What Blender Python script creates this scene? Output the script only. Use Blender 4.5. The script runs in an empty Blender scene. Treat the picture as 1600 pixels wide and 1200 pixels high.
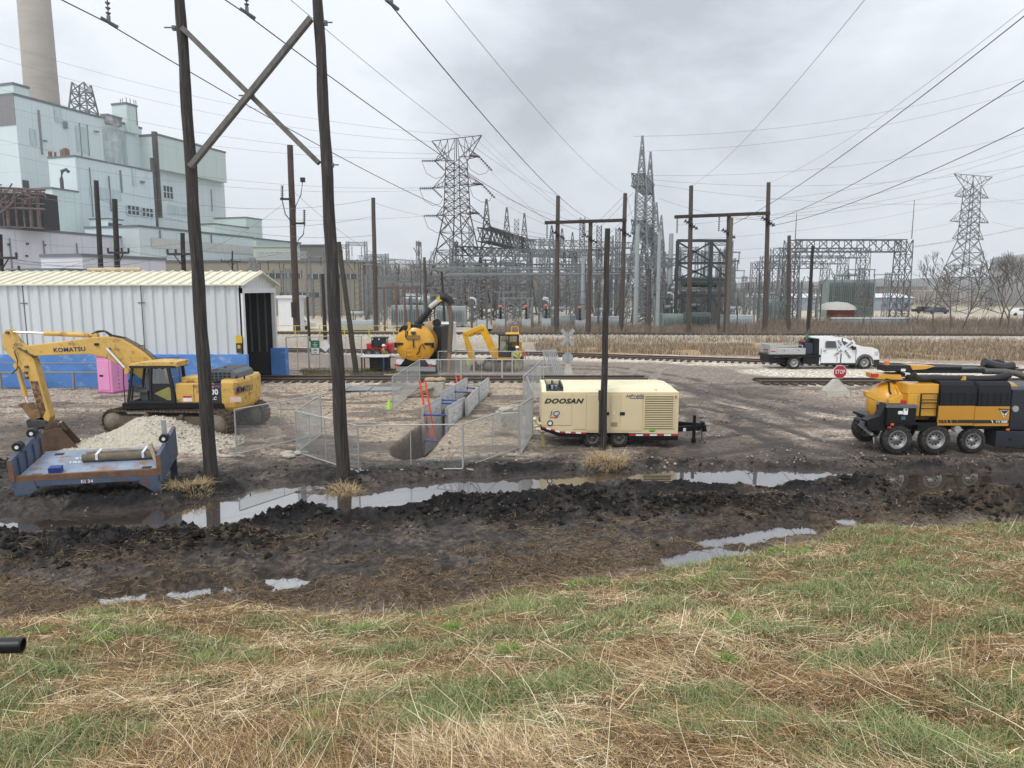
import bpy, bmesh, math, random
import numpy as np
from mathutils import Vector, Matrix, Euler
rnd = random.Random(7)
npr = np.random.RandomState(11)
C = bpy.context.scene.collection
sc = bpy.context.scene
R = math.radians
# ------------------------------------------------------------ camera, sky, sun, exposure
CH, F = 5.8, 1109.0                       # camera height above the yard, focal length in px of a 1600 wide picture
PITCH = math.atan(150/F)
cd = bpy.data.cameras.new('camera'); cam = bpy.data.objects.new('camera', cd); C.objects.link(cam)
cam.location = (0, 0, CH); cam.rotation_euler = (math.pi/2-PITCH, 0, 0)
cd.sensor_width = 36; cd.lens = F/1600*36; cd.clip_start = .1; cd.clip_end = 9000
sc.camera = cam
W = bpy.data.worlds.new('World'); sc.world = W; W.use_nodes = True
nt = W.node_tree; nt.nodes.clear(); N = nt.nodes.new; L = nt.links.new
SUN_EL, SUN_ROT = R(52), R(215)
out = N('ShaderNodeOutputWorld'); bg = N('ShaderNodeBackground'); L(bg.outputs[0], out.inputs[0])
bg.inputs[1].default_value = .125
sky = N('ShaderNodeTexSky'); sky.sky_type = 'NISHITA'; sky.sun_disc = False; sky.sun_elevation = SUN_EL; sky.sun_rotation = SUN_ROT
sky.dust_density = 4; sky.air_density = 1.2
tc = N('ShaderNodeTexCoord'); mp = N('ShaderNodeMapping'); mp.inputs['Scale'].default_value = (1, 1, 2.2); mp.inputs['Location'].default_value = (3.1, .4, 0)
L(tc.outputs['Generated'], mp.inputs[0])
nz = N('ShaderNodeTexNoise'); nz.inputs['Scale'].default_value = 2.3; nz.inputs['Detail'].default_value = 6; nz.inputs['Roughness'].default_value = .58
nz.inputs['Distortion'].default_value = .25
L(mp.outputs[0], nz.inputs['Vector'])
vm = N('ShaderNodeVectorMath'); vm.operation = 'DISTANCE'; vm.inputs[1].default_value = (.19, .93, .31); L(tc.outputs['Generated'], vm.inputs[0])
mr = N('ShaderNodeMapRange'); mr.inputs['From Min'].default_value = .06; mr.inputs['From Max'].default_value = .42; mr.inputs['To Min'].default_value = -.2; mr.inputs['To Max'].default_value = .16
mr.interpolation_type = 'SMOOTHSTEP'
L(vm.outputs['Value'], mr.inputs['Value'])
ad = N('ShaderNodeMath'); ad.operation = 'ADD'; L(nz.outputs[0], ad.inputs[0]); L(mr.outputs[0], ad.inputs[1])
cr = N('ShaderNodeValToRGB'); L(ad.outputs[0], cr.inputs[0])
e = cr.color_ramp.elements; e[0].position = .29; e[0].color = (4.25, 4.5, 4.9, 1); e[1].position = .62; e[1].color = (7.7, 8.1, 8.6, 1)
m = e.new(.45); m.color = (6.1, 6.45, 6.95, 1)
mx = N('ShaderNodeMix'); mx.data_type = 'RGBA'; mx.inputs[0].default_value = .93
L(sky.outputs[0], mx.inputs[6]); L(cr.outputs[0], mx.inputs[7]); L(mx.outputs[2], bg.inputs[0])
sd = bpy.data.lights.new('sun', 'SUN'); sd.energy = 1.5; sd.angle = R(25); sd.color = (1, .97, .93)
so = bpy.data.objects.new('sun', sd); C.objects.link(so)
so.rotation_euler = (math.pi/2-SUN_EL, 0, math.pi-SUN_ROT)
sc.view_settings.view_transform = 'Standard'; sc.view_settings.look = 'None'; sc.view_settings.exposure = .12; sc.view_settings.gamma = 1
# ------------------------------------------------------------ pixel (1600x1200) -> world helpers
cs, sn = math.cos(PITCH), math.sin(PITCH)
def ray(px, py): v = 600-py; return (px-800, F*cs+v*sn, -F*sn+v*cs)
def G(px, py, z=0.0):
    d = ray(px, py); t = (z-CH)/d[2]; return Vector((d[0]*t, d[1]*t, z))
def P(px, py, Y):
    d = ray(px, py); t = Y/d[1]; return Vector((d[0]*t, Y, CH+d[2]*t))
def PL(o, rz, y0, px, py):
    """pixel -> (x,z) on the vertical plane local y=y0 of a frame at o turned by rz"""
    d = Vector(ray(px, py)); c, s = math.cos(rz), math.sin(rz)
    ld = (d.x*c+d.y*s, -d.x*s+d.y*c, d.z); q = (-o[0], -o[1]); lo = (q[0]*c+q[1]*s, -q[0]*s+q[1]*c, CH-o[2])
    t = (y0-lo[1])/ld[1]; return (lo[0]+ld[0]*t, lo[2]+ld[2]*t)
# ------------------------------------------------------------ materials
MATS = {}
def mat(name, col, rough=.6, metal=0., var=.12, scale=3., rust=None, rustamt=.5, bump=.0, bscale=30., streak=False, spec=.5, coat=0, alpha=None, emit=None, seams=0, stretch=None):
    if name in MATS: return MATS[name]
    m = bpy.data.materials.new(name); m.use_nodes = True; MATS[name] = m
    nt = m.node_tree; b = nt.nodes['Principled BSDF']; N = nt.nodes.new; L = nt.links.new
    b.inputs['Roughness'].default_value = rough; b.inputs['Metallic'].default_value = metal; b.inputs['Specular IOR Level'].default_value = spec
    b.inputs['Coat Weight'].default_value = coat
    tc = N('ShaderNodeTexCoord'); mp = N('ShaderNodeMapping'); L(tc.outputs['Object'], mp.inputs[0])
    if stretch: mp.inputs['Scale'].default_value = stretch
    elif streak: mp.inputs['Scale'].default_value = (1, 1, .12)
    n = N('ShaderNodeTexNoise'); n.inputs['Scale'].default_value = scale; n.inputs['Detail'].default_value = 7; n.inputs['Roughness'].default_value = .65
    L(mp.outputs[0], n.inputs['Vector'])
    r = N('ShaderNodeMapRange'); r.inputs['From Min'].default_value = .3; r.inputs['From Max'].default_value = .7; r.inputs['To Min'].default_value = 1-var; r.inputs['To Max'].default_value = 1+var
    L(n.outputs[0], r.inputs['Value'])
    vmul = N('ShaderNodeVectorMath'); vmul.operation = 'SCALE'; vmul.inputs[0].default_value = col[:3]; L(r.outputs[0], vmul.inputs['Scale'])
    cur = vmul.outputs[0]
    if rust:
        n2 = N('ShaderNodeTexNoise'); n2.inputs['Scale'].default_value = scale*1.7; n2.inputs['Detail'].default_value = 9; n2.inputs['Roughness'].default_value = .7
        L(mp.outputs[0], n2.inputs['Vector'])
        r2 = N('ShaderNodeMapRange'); r2.inputs['From Min'].default_value = .68-.3*rustamt; r2.inputs['From Max'].default_value = .8-.3*rustamt; L(n2.outputs[0], r2.inputs['Value'])
        mx = N('ShaderNodeMix'); mx.data_type = 'RGBA'; L(r2.outputs[0], mx.inputs[0]); L(cur, mx.inputs[6]); mx.inputs[7].default_value = (*rust[:3], 1)
        cur = mx.outputs[2]
        rr = N('ShaderNodeMapRange'); rr.inputs['To Min'].default_value = rough; rr.inputs['To Max'].default_value = .85; L(r2.outputs[0], rr.inputs['Value']); L(rr.outputs[0], b.inputs['Roughness'])
    if seams:
        sx = N('ShaderNodeVectorMath'); sx.operation = 'DOT_PRODUCT'; sx.inputs[1].default_value = (.301, .954, 0); L(tc.outputs['Object'], sx.inputs[0]); sz = N('ShaderNodeSeparateXYZ'); L(tc.outputs['Object'], sz.inputs[0])
        for src, per, wd_, k in ((sx.outputs['Value'], seams, .05, .9), (sz.outputs[2], seams*1.35, .03, .9), (sx.outputs['Value'], seams/5, .2, .965)):
            md = N('ShaderNodeMath'); md.operation = 'PINGPONG'; md.inputs[1].default_value = per/2; L(src, md.inputs[0]); cp = N('ShaderNodeMath'); cp.operation = 'LESS_THAN'; cp.inputs[1].default_value = per*wd_/2; L(md.outputs[0], cp.inputs[0])
            mm = N('ShaderNodeMapRange'); mm.inputs['To Min'].default_value = 1; mm.inputs['To Max'].default_value = k; L(cp.outputs[0], mm.inputs['Value']); v_ = N('ShaderNodeVectorMath'); v_.operation = 'SCALE'; L(cur, v_.inputs[0]); L(mm.outputs[0], v_.inputs['Scale']); cur = v_.outputs[0]
    L(cur, b.inputs['Base Color'])
    if bump:
        n3 = N('ShaderNodeTexNoise'); n3.inputs['Scale'].default_value = bscale; n3.inputs['Detail'].default_value = 5; L(mp.outputs[0], n3.inputs['Vector'])
        bp = N('ShaderNodeBump'); bp.inputs['Strength'].default_value = bump; bp.inputs['Distance'].default_value = .03; L(n3.outputs[0], bp.inputs['Height']); L(bp.outputs[0], b.inputs['Normal'])
    if alpha is not None: b.inputs['Alpha'].default_value = alpha
    if emit: b.inputs['Emission Color'].default_value = (*emit[:3], 1); b.inputs['Emission Strength'].default_value = emit[3]
    return m
def corr(name, col, period, axis=0, depth=.03, var=.06, rough=.5):
    """ribbed sheet metal: ribs are real bump across `axis`"""
    if name in MATS: return MATS[name]
    m = mat(name, col, rough, .0, var, .8, streak=True); nt = m.node_tree; N = nt.nodes.new; L = nt.links.new; b = nt.nodes['Principled BSDF']
    tc = N('ShaderNodeTexCoord'); sx = N('ShaderNodeSeparateXYZ'); L(tc.outputs['Object'], sx.inputs[0])
    a = N('ShaderNodeMath'); a.operation = 'MULTIPLY'; a.inputs[1].default_value = 2*math.pi/period; L(sx.outputs[axis], a.inputs[0])
    s = N('ShaderNodeMath'); s.operation = 'SINE'; L(a.outputs[0], s.inputs[0])
    c = N('ShaderNodeClamp'); c.inputs['Min'].default_value = -.4; c.inputs['Max'].default_value = .4; L(s.outputs[0], c.inputs[0])
    bp = N('ShaderNodeBump'); bp.inputs['Strength'].default_value = 1; bp.inputs['Distance'].default_value = depth; L(c.outputs[0], bp.inputs['Height']); L(bp.outputs[0], b.inputs['Normal'])
    return m
def vcol(name, rough=.8, attr='Col', trans=0):
    m = bpy.data.materials.new(name); m.use_nodes = True; nt = m.node_tree; b = nt.nodes['Principled BSDF']
    a = nt.nodes.new('ShaderNodeVertexColor'); a.layer_name = attr; nt.links.new(a.outputs[0], b.inputs['Base Color']); b.inputs['Roughness'].default_value = rough
    b.inputs['Specular IOR Level'].default_value = .25
    return m
# ------------------------------------------------------------ mesh builder
class MB:
    def __init__(s): s.v = []; s.f = []; s.mi = []; s.bars = []; s.k = 0; s.sm = []
    def add(s, vs, fs, k=None, smooth=False):
        o = len(s.v); s.v += [tuple(q) for q in vs]; s.f += [tuple(i+o for i in f) for f in fs]; s.mi += [s.k if k is None else k]*len(fs); s.sm += [smooth]*len(fs); return s
    def box(s, c, d, rz=0, k=None, m=None, top=None):
        hx, hy, hz = d[0]/2, d[1]/2, d[2]/2; t = top or (1, 1)
        vs = [Vector((x*hx*(t[0] if z > 0 else 1), y*hy*(t[1] if z > 0 else 1), z*hz)) for z in (-1, 1) for x, y in ((-1, -1), (1, -1), (1, 1), (-1, 1))]
        M_ = Matrix.Rotation(rz, 3, 'Z') if m is None else m
        vs = [M_ @ q + Vector(c) for q in vs]
        return s.add(vs, [(3, 2, 1, 0), (4, 5, 6, 7), (0, 1, 5, 4), (1, 2, 6, 5), (2, 3, 7, 6), (3, 0, 4, 7)], k)
    def bx(s, x0, x1, y0, y1, z0, z1, k=None): return s.box(((x0+x1)/2, (y0+y1)/2, (z0+z1)/2), (x1-x0, y1-y0, z1-z0), 0, k)
    def bar(s, a, b, w, h=None, k=None):
        """square bar, vectorised at build"""
        s.bars.append((*a, *b, w, h or w, s.k if k is None else k)); return s
    def cyl(s, a, b, r, r2=None, n=12, caps=True, k=None, smooth=True):
        a = Vector(a); b = Vector(b); r2 = r if r2 is None else r2; d = (b-a)
        if d.length < 1e-6: return s
        q = d.to_track_quat('Z', 'Y'); vs = []
        for p, rr in ((a, r), (b, r2)):
            for i in range(n):
                t = 2*math.pi*i/n; vs.append(p+q @ Vector((rr*math.cos(t), rr*math.sin(t), 0)))
        s.add(vs, [(i, (i+1) % n, n+(i+1) % n, n+i) for i in range(n)], k, smooth)
        if caps:
            s.add(vs[:n], [tuple(range(n))[::-1]], k); s.add(vs[n:], [tuple(range(n))], k)
        return s
    def tube(s, pts, r, n=6, k=None, rs=None, caps=True):
        pts = [Vector(p) for p in pts]; vs = []; m_ = len(pts)
        up = Vector((0, 0, 1))
        for i, p in enumerate(pts):
            d = (pts[min(i+1, m_-1)]-pts[max(i-1, 0)]).normalized()
            u = up if abs(d.dot(up)) < .95 else Vector((1, 0, 0)); a = d.cross(u).normalized(); b = a.cross(d); rr = rs[i] if rs else r
            for j in range(n):
                t = 2*math.pi*j/n; vs.append(p+a*(rr*math.cos(t))+b*(rr*math.sin(t)))
        fs = [(i*n+j, i*n+(j+1) % n, (i+1)*n+(j+1) % n, (i+1)*n+j) for i in range(m_-1) for j in range(n)]
        s.add(vs, fs, k, True)
        if caps: s.add(vs[:n], [tuple(range(n))[::-1]], k); s.add(vs[-n:], [tuple(range(n))], k)
        return s
    def prism(s, poly, y0, y1, k=None, axis='y'):
        """polygon in (x,z) extruded along y (or (x,y) along z / (y,z) along x)"""
        n = len(poly)
        ar = sum(poly[i][0]*poly[(i+1) % n][1]-poly[(i+1) % n][0]*poly[i][1] for i in range(n))
        if ar < 0: poly = poly[::-1]
        f = {'y': lambda p, t: (p[0], t, p[1]), 'z': lambda p, t: (p[0], p[1], t), 'x': lambda p, t: (t, p[0], p[1])}[axis]
        vs = [f(p, y0) for p in poly]+[f(p, y1) for p in poly]
        fs = [tuple(range(n)), tuple(range(n, 2*n))[::-1]]+[(i, n+i, n+(i+1) % n, (i+1) % n) for i in range(n)]
        if axis == 'z': fs = [q[::-1] for q in fs]
        if axis == 'x': fs = [q[::-1] for q in fs]
        return s.add(vs, fs, k)
    def lathe(s, prof, c=(0, 0, 0), n=24, axis='z', k=None, smooth=True, caps=False):
        vs = []; m_ = len(prof)
        for r, h in prof:
            for j in range(n):
                t = 2*math.pi*j/n; a, b = r*math.cos(t), r*math.sin(t)
                q = {'z': (a, b, h), 'y': (a, h, b), 'x': (h, a, b)}[axis]; vs.append((q[0]+c[0], q[1]+c[1], q[2]+c[2]))
        fs = [(i*n+j, i*n+(j+1) % n, (i+1)*n+(j+1) % n, (i+1)*n+j) for i in range(m_-1) for j in range(n)]
        if axis == 'y': fs = [q[::-1] for q in fs]
        s.add(vs, fs, k, smooth)
        if caps and prof[0][0] > 1e-4: s.add(vs[:n], [tuple(range(n))[::-1]], k)
        if caps and prof[-1][0] > 1e-4: s.add(vs[-n:], [tuple(range(n))], k)
        return s
    def build(s, name, mats, parent=None, loc=None, rot=None, bevel=0, smooth=None):
        if s.bars:
            B = np.array(s.bars, dtype=float); a, b = B[:, :3], B[:, 3:6]; d = b-a; ln = np.linalg.norm(d, axis=1, keepdims=True); ln[ln < 1e-9] = 1; d = d/ln
            up = np.tile([0., 0., 1.], (len(B), 1)); up[np.abs(d[:, 2]) > .95] = (1, 0, 0)
            u = np.cross(d, up); u /= np.linalg.norm(u, axis=1, keepdims=True); w = np.cross(u, d)
            hu = u*B[:, 6:7]/2; hw = w*B[:, 7:8]/2
            V = np.stack([a-hu-hw, a+hu-hw, a+hu+hw, a-hu+hw, b-hu-hw, b+hu-hw, b+hu+hw, b-hu+hw], 1).reshape(-1, 3)
            o = len(s.v); s.v += [tuple(q) for q in V]
            F_ = [(0, 1, 5, 4), (1, 2, 6, 5), (2, 3, 7, 6), (3, 0, 4, 7), (3, 2, 1, 0), (4, 5, 6, 7)]
            for i in range(len(B)):
                for f in F_: s.f.append(tuple(o+8*i+j for j in f))
                s.mi += [int(B[i, 8])]*6; s.sm += [False]*6
            s.bars = []
        me = bpy.data.meshes.new(name); me.from_pydata(s.v, [], s.f)
        mats = mats if isinstance(mats, (list, tuple)) else [mats]
        for m_ in mats: me.materials.append(m_)
        if len(mats) > 1: me.polygons.foreach_set('material_index', s.mi)
        me.polygons.foreach_set('use_smooth', s.sm if smooth is None else [smooth]*len(s.f))
        me.update()
        return link(name, me, parent, loc, rot, bevel)
def link(name, me, parent=None, loc=None, rot=None, bevel=0):
    o = bpy.data.objects.new(name, me); C.objects.link(o)
    if loc is not None: o.location = loc
    if rot is not None: o.rotation_euler = rot
    if parent: o.parent = parent
    if bevel:
        b = o.modifiers.new('bevel', 'BEVEL'); b.width = bevel; b.segments = 2; b.limit_method = 'ANGLE'; b.angle_limit = R(35)
    return o
def tag(o, label=None, cat=None, group=None, kind=None):
    if label: o['label'] = label
    if cat: o['category'] = cat
    if group: o['group'] = group
    if kind: o['kind'] = kind
    return o
def thing(name, label, cat, loc=(0, 0, 0), rz=0, group=None):
    o = bpy.data.objects.new(name, None); C.objects.link(o); o.location = loc; o.rotation_euler = (0, 0, rz); o.empty_display_size = .3
    return tag(o, label, cat, group)
def dup(root, loc=None, rz=None, label=None, group=None, parent=None):
    r = root.copy(); C.objects.link(r)
    if loc is not None: r.location = loc
    if rz is not None: r.rotation_euler = (0, 0, rz)
    if label: r['label'] = label
    if group: r['group'] = group
    if parent: r.parent = parent
    for ch in list(root.children): dup(ch, parent=r)
    return r
def text(name, s, size, m_, parent, loc, rot, bold=0., shear=0., sx=1., ext=.004, align='CENTER', label=None):
    cu = bpy.data.curves.new(name, 'FONT'); cu.body = s; cu.size = size; cu.extrude = ext; cu.offset = bold*size; cu.shear = shear; cu.space_character = 1.08; cu.align_x = align; cu.align_y = 'CENTER'; cu.resolution_u = 3
    t = bpy.data.objects.new(name, cu); C.objects.link(t); bpy.context.view_layer.update()
    me = bpy.data.meshes.new_from_object(t.evaluated_get(bpy.context.evaluated_depsgraph_get())); bpy.data.objects.remove(t)
    me.materials.clear(); me.materials.append(m_)
    o = link(name, me, parent, loc, rot); o.scale = (sx, 1, 1)
    return o
FRONT = (math.pi/2, 0, 0)                 # text standing up, read from -y
# ------------------------------------------------------------ numpy noise / meshes
_T = npr.rand(256, 256)
def vnoise(x, y):
    xi = np.floor(x).astype(int); yi = np.floor(y).astype(int); fx = x-xi; fy = y-yi; fx = fx*fx*(3-2*fx); fy = fy*fy*(3-2*fy)
    a = _T[xi & 255, yi & 255]; b = _T[(xi+1) & 255, yi & 255]; c = _T[xi & 255, (yi+1) & 255]; d = _T[(xi+1) & 255, (yi+1) & 255]
    return (a*(1-fx)+b*fx)*(1-fy)+(c*(1-fx)+d*fx)*fy
def fbm(x, y, o=4, g=.5):
    s = 0; a = 1; t = 0
    for i in range(o): s = s+a*vnoise(x*2**i+i*17.3, y*2**i+i*9.1); t += a; a *= g
    return s/t
def sdp(x, y, poly):
    d = np.full(x.shape, 1e9); ins = np.zeros(x.shape, bool); n = len(poly)
    for i in range(n):
        ax, ay = poly[i]; bx, by = poly[(i+1) % n]; ex, ey = bx-ax, by-ay
        wx, wy = x-ax, y-ay; t = np.clip((wx*ex+wy*ey)/(ex*ex+ey*ey+1e-12), 0, 1)
        d = np.minimum(d, (wx-ex*t)**2+(wy-ey*t)**2)
        c = ((ay > y) != (by > y)) & (x < (bx-ax)*(y-ay)/((by-ay)+1e-12)+ax); ins ^= c
    d = np.sqrt(d); return np.where(ins, -d, d)
def ss(a, b, x): t = np.clip((x-a)/(b-a), 0, 1); return t*t*(3-2*t)
def W2(pts, z=0): return [tuple(G(px, py, z)[:2]) for px, py in pts]
def npmesh(name, V, F_, mat_, col=None, nper=4):
    me = bpy.data.meshes.new(name); nv = len(V); nf = len(F_)
    me.vertices.add(nv); me.vertices.foreach_set('co', np.asarray(V, np.float32).ravel())
    me.loops.add(nf*nper); me.loops.foreach_set('vertex_index', np.asarray(F_, np.int32).ravel())
    me.polygons.add(nf); me.polygons.foreach_set('loop_start', np.arange(nf, dtype=np.int32)*nper)
    me.update(calc_edges=True); me.materials.append(mat_)
    if col is not None:
        a = me.color_attributes.new('Col', 'FLOAT_COLOR', 'POINT'); a.data.foreach_set('color', np.asarray(col, np.float32).ravel())
    return me
# ------------------------------------------------------------ terrain
WL = -.18                                   # level of the ditch water
TOEX = [-30, -9.3, -5, -1.2, 1.3, 4.1, 5.8, 8.6, 12.8, 30]; TOEY = [11.6, 11.9, 12.7, 12.4, 13.6, 14.5, 15.6, 16.7, 17.1, 18]
water_main = W2([(-60,812),(0,816),(60,812),(150,806),(240,800),(300,792),(352,782),(372,776),(420,772),(500,776),(560,771),(600,766),(660,756),(720,752),(790,749),(850,747),(960,742),(1060,738),(1150,736),(1260,737),(1345,740),(1420,741),(1500,740),(1600,742),(1700,744),
    (1700,758),(1600,756),(1560,768),(1500,777),(1440,776),(1400,766),(1350,744),(1300,748),(1240,756),(1190,762),(1080,762),(1000,756),(935,754),(880,764),(850,776),(800,779),(700,783),(640,792),(600,799),(560,803),(520,798),(480,797),(420,806),(370,818),(330,824),(270,826),(180,832),(100,834),(60,828),(0,826),(-60,826)], WL)
puddles = [W2(q, WL) for q in (
    [(1040,870),(1085,864),(1140,860),(1195,864),(1180,872),(1130,878),(1080,887),(1045,888)],
    [(1085,847),(1130,838),(1175,838),(1200,848),(1150,850),(1100,852)],
    [(1150,832),(1200,828),(1240,818),(1270,826),(1278,836),(1235,838),(1190,842)],
    [(1308,812),(1335,810),(1350,817),(1330,822),(1310,820)],
    [(424,906),(450,902),(475,910),(465,918),(430,922)],
    [(272,926),(310,922),(345,918),(350,926),(310,932),(280,934)],
    [(160,934),(185,930),(225,928),(222,940),(185,944),(160,944)],
    [(395,762),(430,759),(470,757),(515,760),(500,766),(440,770),(400,772)])]
pit = [tuple(G(px, py)[:2]) for px, py in ((610,700),(612,711),(630,719),(664,714),(678,699))]+[(-2.62,29.6),(-1.15,39.2),(-2.4,39.5),(-3.9,30.2)]
shedpad = (-44, -15.0, 41.2, 48)
MOUNDS = [(*G(a, b)[:2], rx, ry, h) for a, b, rx, ry, h in ((470,812,1.1,.45,.34),(540,812,1.0,.4,.18),(672,803,1.3,.45,.26),(760,800,1.,.5,.2),(905,797,1.4,.5,.28),(1000,796,1.5,.5,.24),(1100,796,1.6,.5,.22),(1200,790,1.4,.5,.2),(1370,768,1.1,.5,.42),(1560,792,1.5,.7,.36),(1480,800,1.2,.5,.2),(60,860,1.4,.6,.26),(150,850,1.2,.5,.2),(290,850,1.4,.6,.24),(400,850,1.,.4,.16),(20,730,1.2,.9,.22),(830,815,1.2,.4,.22))]
def toe(x): return np.interp(x, TOEX, TOEY)+(fbm(x*.7, x*0+3.3, 3)-.5)*1.2
def dwater(x, y):
    d = sdp(x, y, water_main)-.26+(fbm(x*1.6, y*1.6, 4)-.5)*.5+(fbm(x*6, y*6, 3)-.5)*.25
    for p in puddles: d = np.minimum(d, sdp(x, y, p)-.1+(fbm(x*2.5+5, y*2.5, 4)-.5)*.35+(fbm(x*8, y*8, 3)-.5)*.3)
    return d
def terr(x, y, fine=True):
    x = np.asarray(x, float); y = np.asarray(y, float)
    t = toe(x); s = np.clip(1-y/t, 0, 1); z = 4.15*s**1.06
    z = np.where(y < 0, 4.15+.02*y, z)
    grass = ss(.3, -.3, y-t)
    z = z+grass*((fbm(x*.9, y*.9, 4)-.5)*.28+(fbm(x*5, y*5, 3)-.5)*.08)*ss(-1, 3, y)
    near = (1-grass)*ss(24.5, 21.5, y)                      # mud between the grass and the yard
    d = dwater(x, y)
    md = np.clip(sdp(x, y, water_main), 0, 9); south = near*(y < np.interp(x, [-18, -10, 0, 10, 20], [17.6, 18.1, 20, 21.2, 21]))
    rid = 1-np.abs(2*fbm(x*1.1+7, y*1.5, 4)-1)
    mound = south*ss(3.4, .8, md)*ss(.1, .9, md)*(.03+.42*np.clip(fbm(x*.55+2, y*.6, 3)-.33, 0, 1)*1.6)*(.35+rid)
    for mx_, my_, rx_, ry_, mh in MOUNDS: mound = mound+near*ss(-.05, .5, d)*mh*.82*np.exp(-((x-mx_)/rx_)**2-((y-my_)/ry_)**2)*(.2+1.3*rid*fbm(x*4+2, y*4, 3)*1.6+.9*(fbm(x*10, y*10, 3, .7)-.35))
    rough = near*((fbm(x*2.3, y*2.3, 4)-.5)*.16+(fbm(x*6, y*6, 4, .7)-.5)*.22*(.5+1.2*ss(3.0, .6, md))+np.abs(fbm(x*9+4, y*9, 3, .75)-.5)*.20*(.35+1.3*ss(2.8, .5, md)))
    z = z+mound+rough
    # north bank lumps
    nb = near*(1-south*1.0)*ss(0, .4, md)*ss(2.2, .6, md); z = z+nb*(.10+(fbm(x*3, y*3, 3)-.5)*.2)
    yard = ss(21, 23, y)*ss(75, 60, y)
    rut = (fbm(x*.8, y*2.4+np.sin(x*.25)*1.2, 4)-.5)
    z = z+yard*(rut*.05*ss(44, 30, y)+(fbm(x*5, y*7, 3)-.5)*.035*ss(46, 30, y)+(fbm(x*.15, y*.15, 2)-.5)*.06*ss(30,40,y))
    wz = WL-.04-np.clip(-d*.35, 0, .3)
    z = np.where(near > 0, np.where(d < 0, np.minimum(z, wz), np.minimum(z, WL-.01+d*.55)), z) if True else z
    pd = sdp(x, y, pit)
    z = np.where(pd < .25, z*ss(-.02, .25, pd)-1.9*ss(.04, -.28, pd+(fbm(x*4, y*4, 2)-.5)*.12)-.0, z)
    # pad under the shed, embankments of the far tracks
    z = np.where((x < -14) & (y > 40) & (y < 50), z*0+.0, z)
    t3 = ss(4.5, 1.5, np.abs(y-track3_y(x))); z = z+.45*t3
    return z
def track2_y(x): return np.interp(x, [-60, -22, 0, 36, 80], [72, 66, 62.5, 49.8, 36])
def track3_y(x): return 83-.04*x
def H1(x, y): return float(terr(np.array([x]), np.array([y]))[0])
rows = np.concatenate([np.arange(-3, 3, .15), np.arange(3, 12, .075), np.arange(12, 23, .045), np.arange(23, 40.5, .085), np.arange(40.5, 70, .25), np.arange(70, 100, .8), np.geomspace(100, 3600, 50)])
NC = 620
s_ = np.linspace(-1, 1, NC); Wd = .83*np.maximum(rows, 0)+3.2
Wd = np.where(rows > 90, Wd+(rows-90)*.6, Wd)
X = s_[None, :]*Wd[:, None]; Y = np.repeat(rows[:, None], NC, 1)
Z = terr(X.ravel(), Y.ravel()).reshape(X.shape)
gx, gy = X.ravel(), Y.ravel()
def lin(r, g, b): return np.array([((c/255+.055)/1.055)**2.4 if c > 10 else c/3000 for c in (r, g, b)])
K = 1.42
colr = np.tile(lin(128, 118, 108)*K, (gx.size, 1)); wet = np.zeros(gx.size); grv = np.full(gx.size, .7)
def blend(mk, c, w=None, g=None):
    global colr, wet, grv
    colr = colr*(1-mk[:, None])+c[None, :]*K*mk[:, None]
    if w is not None: wet = wet*(1-mk)+w*mk
    if g is not None: grv = grv*(1-mk)+g*mk
def zone(pts, c, f=1., w=None, g=None, nz=1.5, ns=.5, amt=1.):
    d = sdp(gx, gy, W2(pts)); d = d+(fbm(gx*ns+len(pts), gy*ns*1.6, 4)-.5)*2*nz
    blend(ss(f*.5, -f*.5, d)*amt, c, w, g)
n1 = fbm(gx*.12, gy*.5, 4); n2 = fbm(gx*.9, gy*2.4, 4); n3 = fbm(gx*.42, gy*.95, 5, .55)
# far field beyond the tracks, substation gravel
blend(ss(60, 95, gy), lin(168, 158, 142), 0, .3)
blend(ss(140, 260, gy), lin(132, 122, 102), 0, .1)
# light ballast bands by the tracks
for yy, hw in ((44.7, 2.6), ):
    blend(ss(hw+.6, hw-.6, np.abs(gy-yy)+(n2-.5)*1.6), lin(150, 143, 132), 0, 1)
blend(ss(4.6, 3.2, np.abs(gy-track2_y(gx)-.2)+(n2-.5)*2), lin(166, 160, 150), 0, 1)
blend(ss(4.6, 3.2, np.abs(gy-track3_y(gx)-.2)), lin(150, 143, 130), 0, .8)
zone([(1060,585),(1200,575),(1420,575),(1600,590),(1600,612),(1400,604),(1230,603),(1100,600)], lin(172, 167, 158), 1.5, 0, 1)
# strip of dead reeds between the far tracks
zone([(860,537),(1600,540),(1600,566),(1200,556),(860,551)], lin(136, 116, 88), 1., 0, .1, .5)
# service road across the tracks
zone([(880,568),(1020,566),(1140,576),(1230,596),(1240,612),(1380,640),(1380,668),(1250,650),(1120,628),(1060,598),(960,586),(880,584),(560,580),(430,560),(440,548),(700,562)], lin(112, 104, 97), 1.5, .25, .35, .8)
zone([(1060,600),(1150,598),(1260,618),(1370,640),(1370,655),(1200,640),(1100,640)], lin(100, 92, 86), 1.5, .3, .35, 1.)
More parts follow.
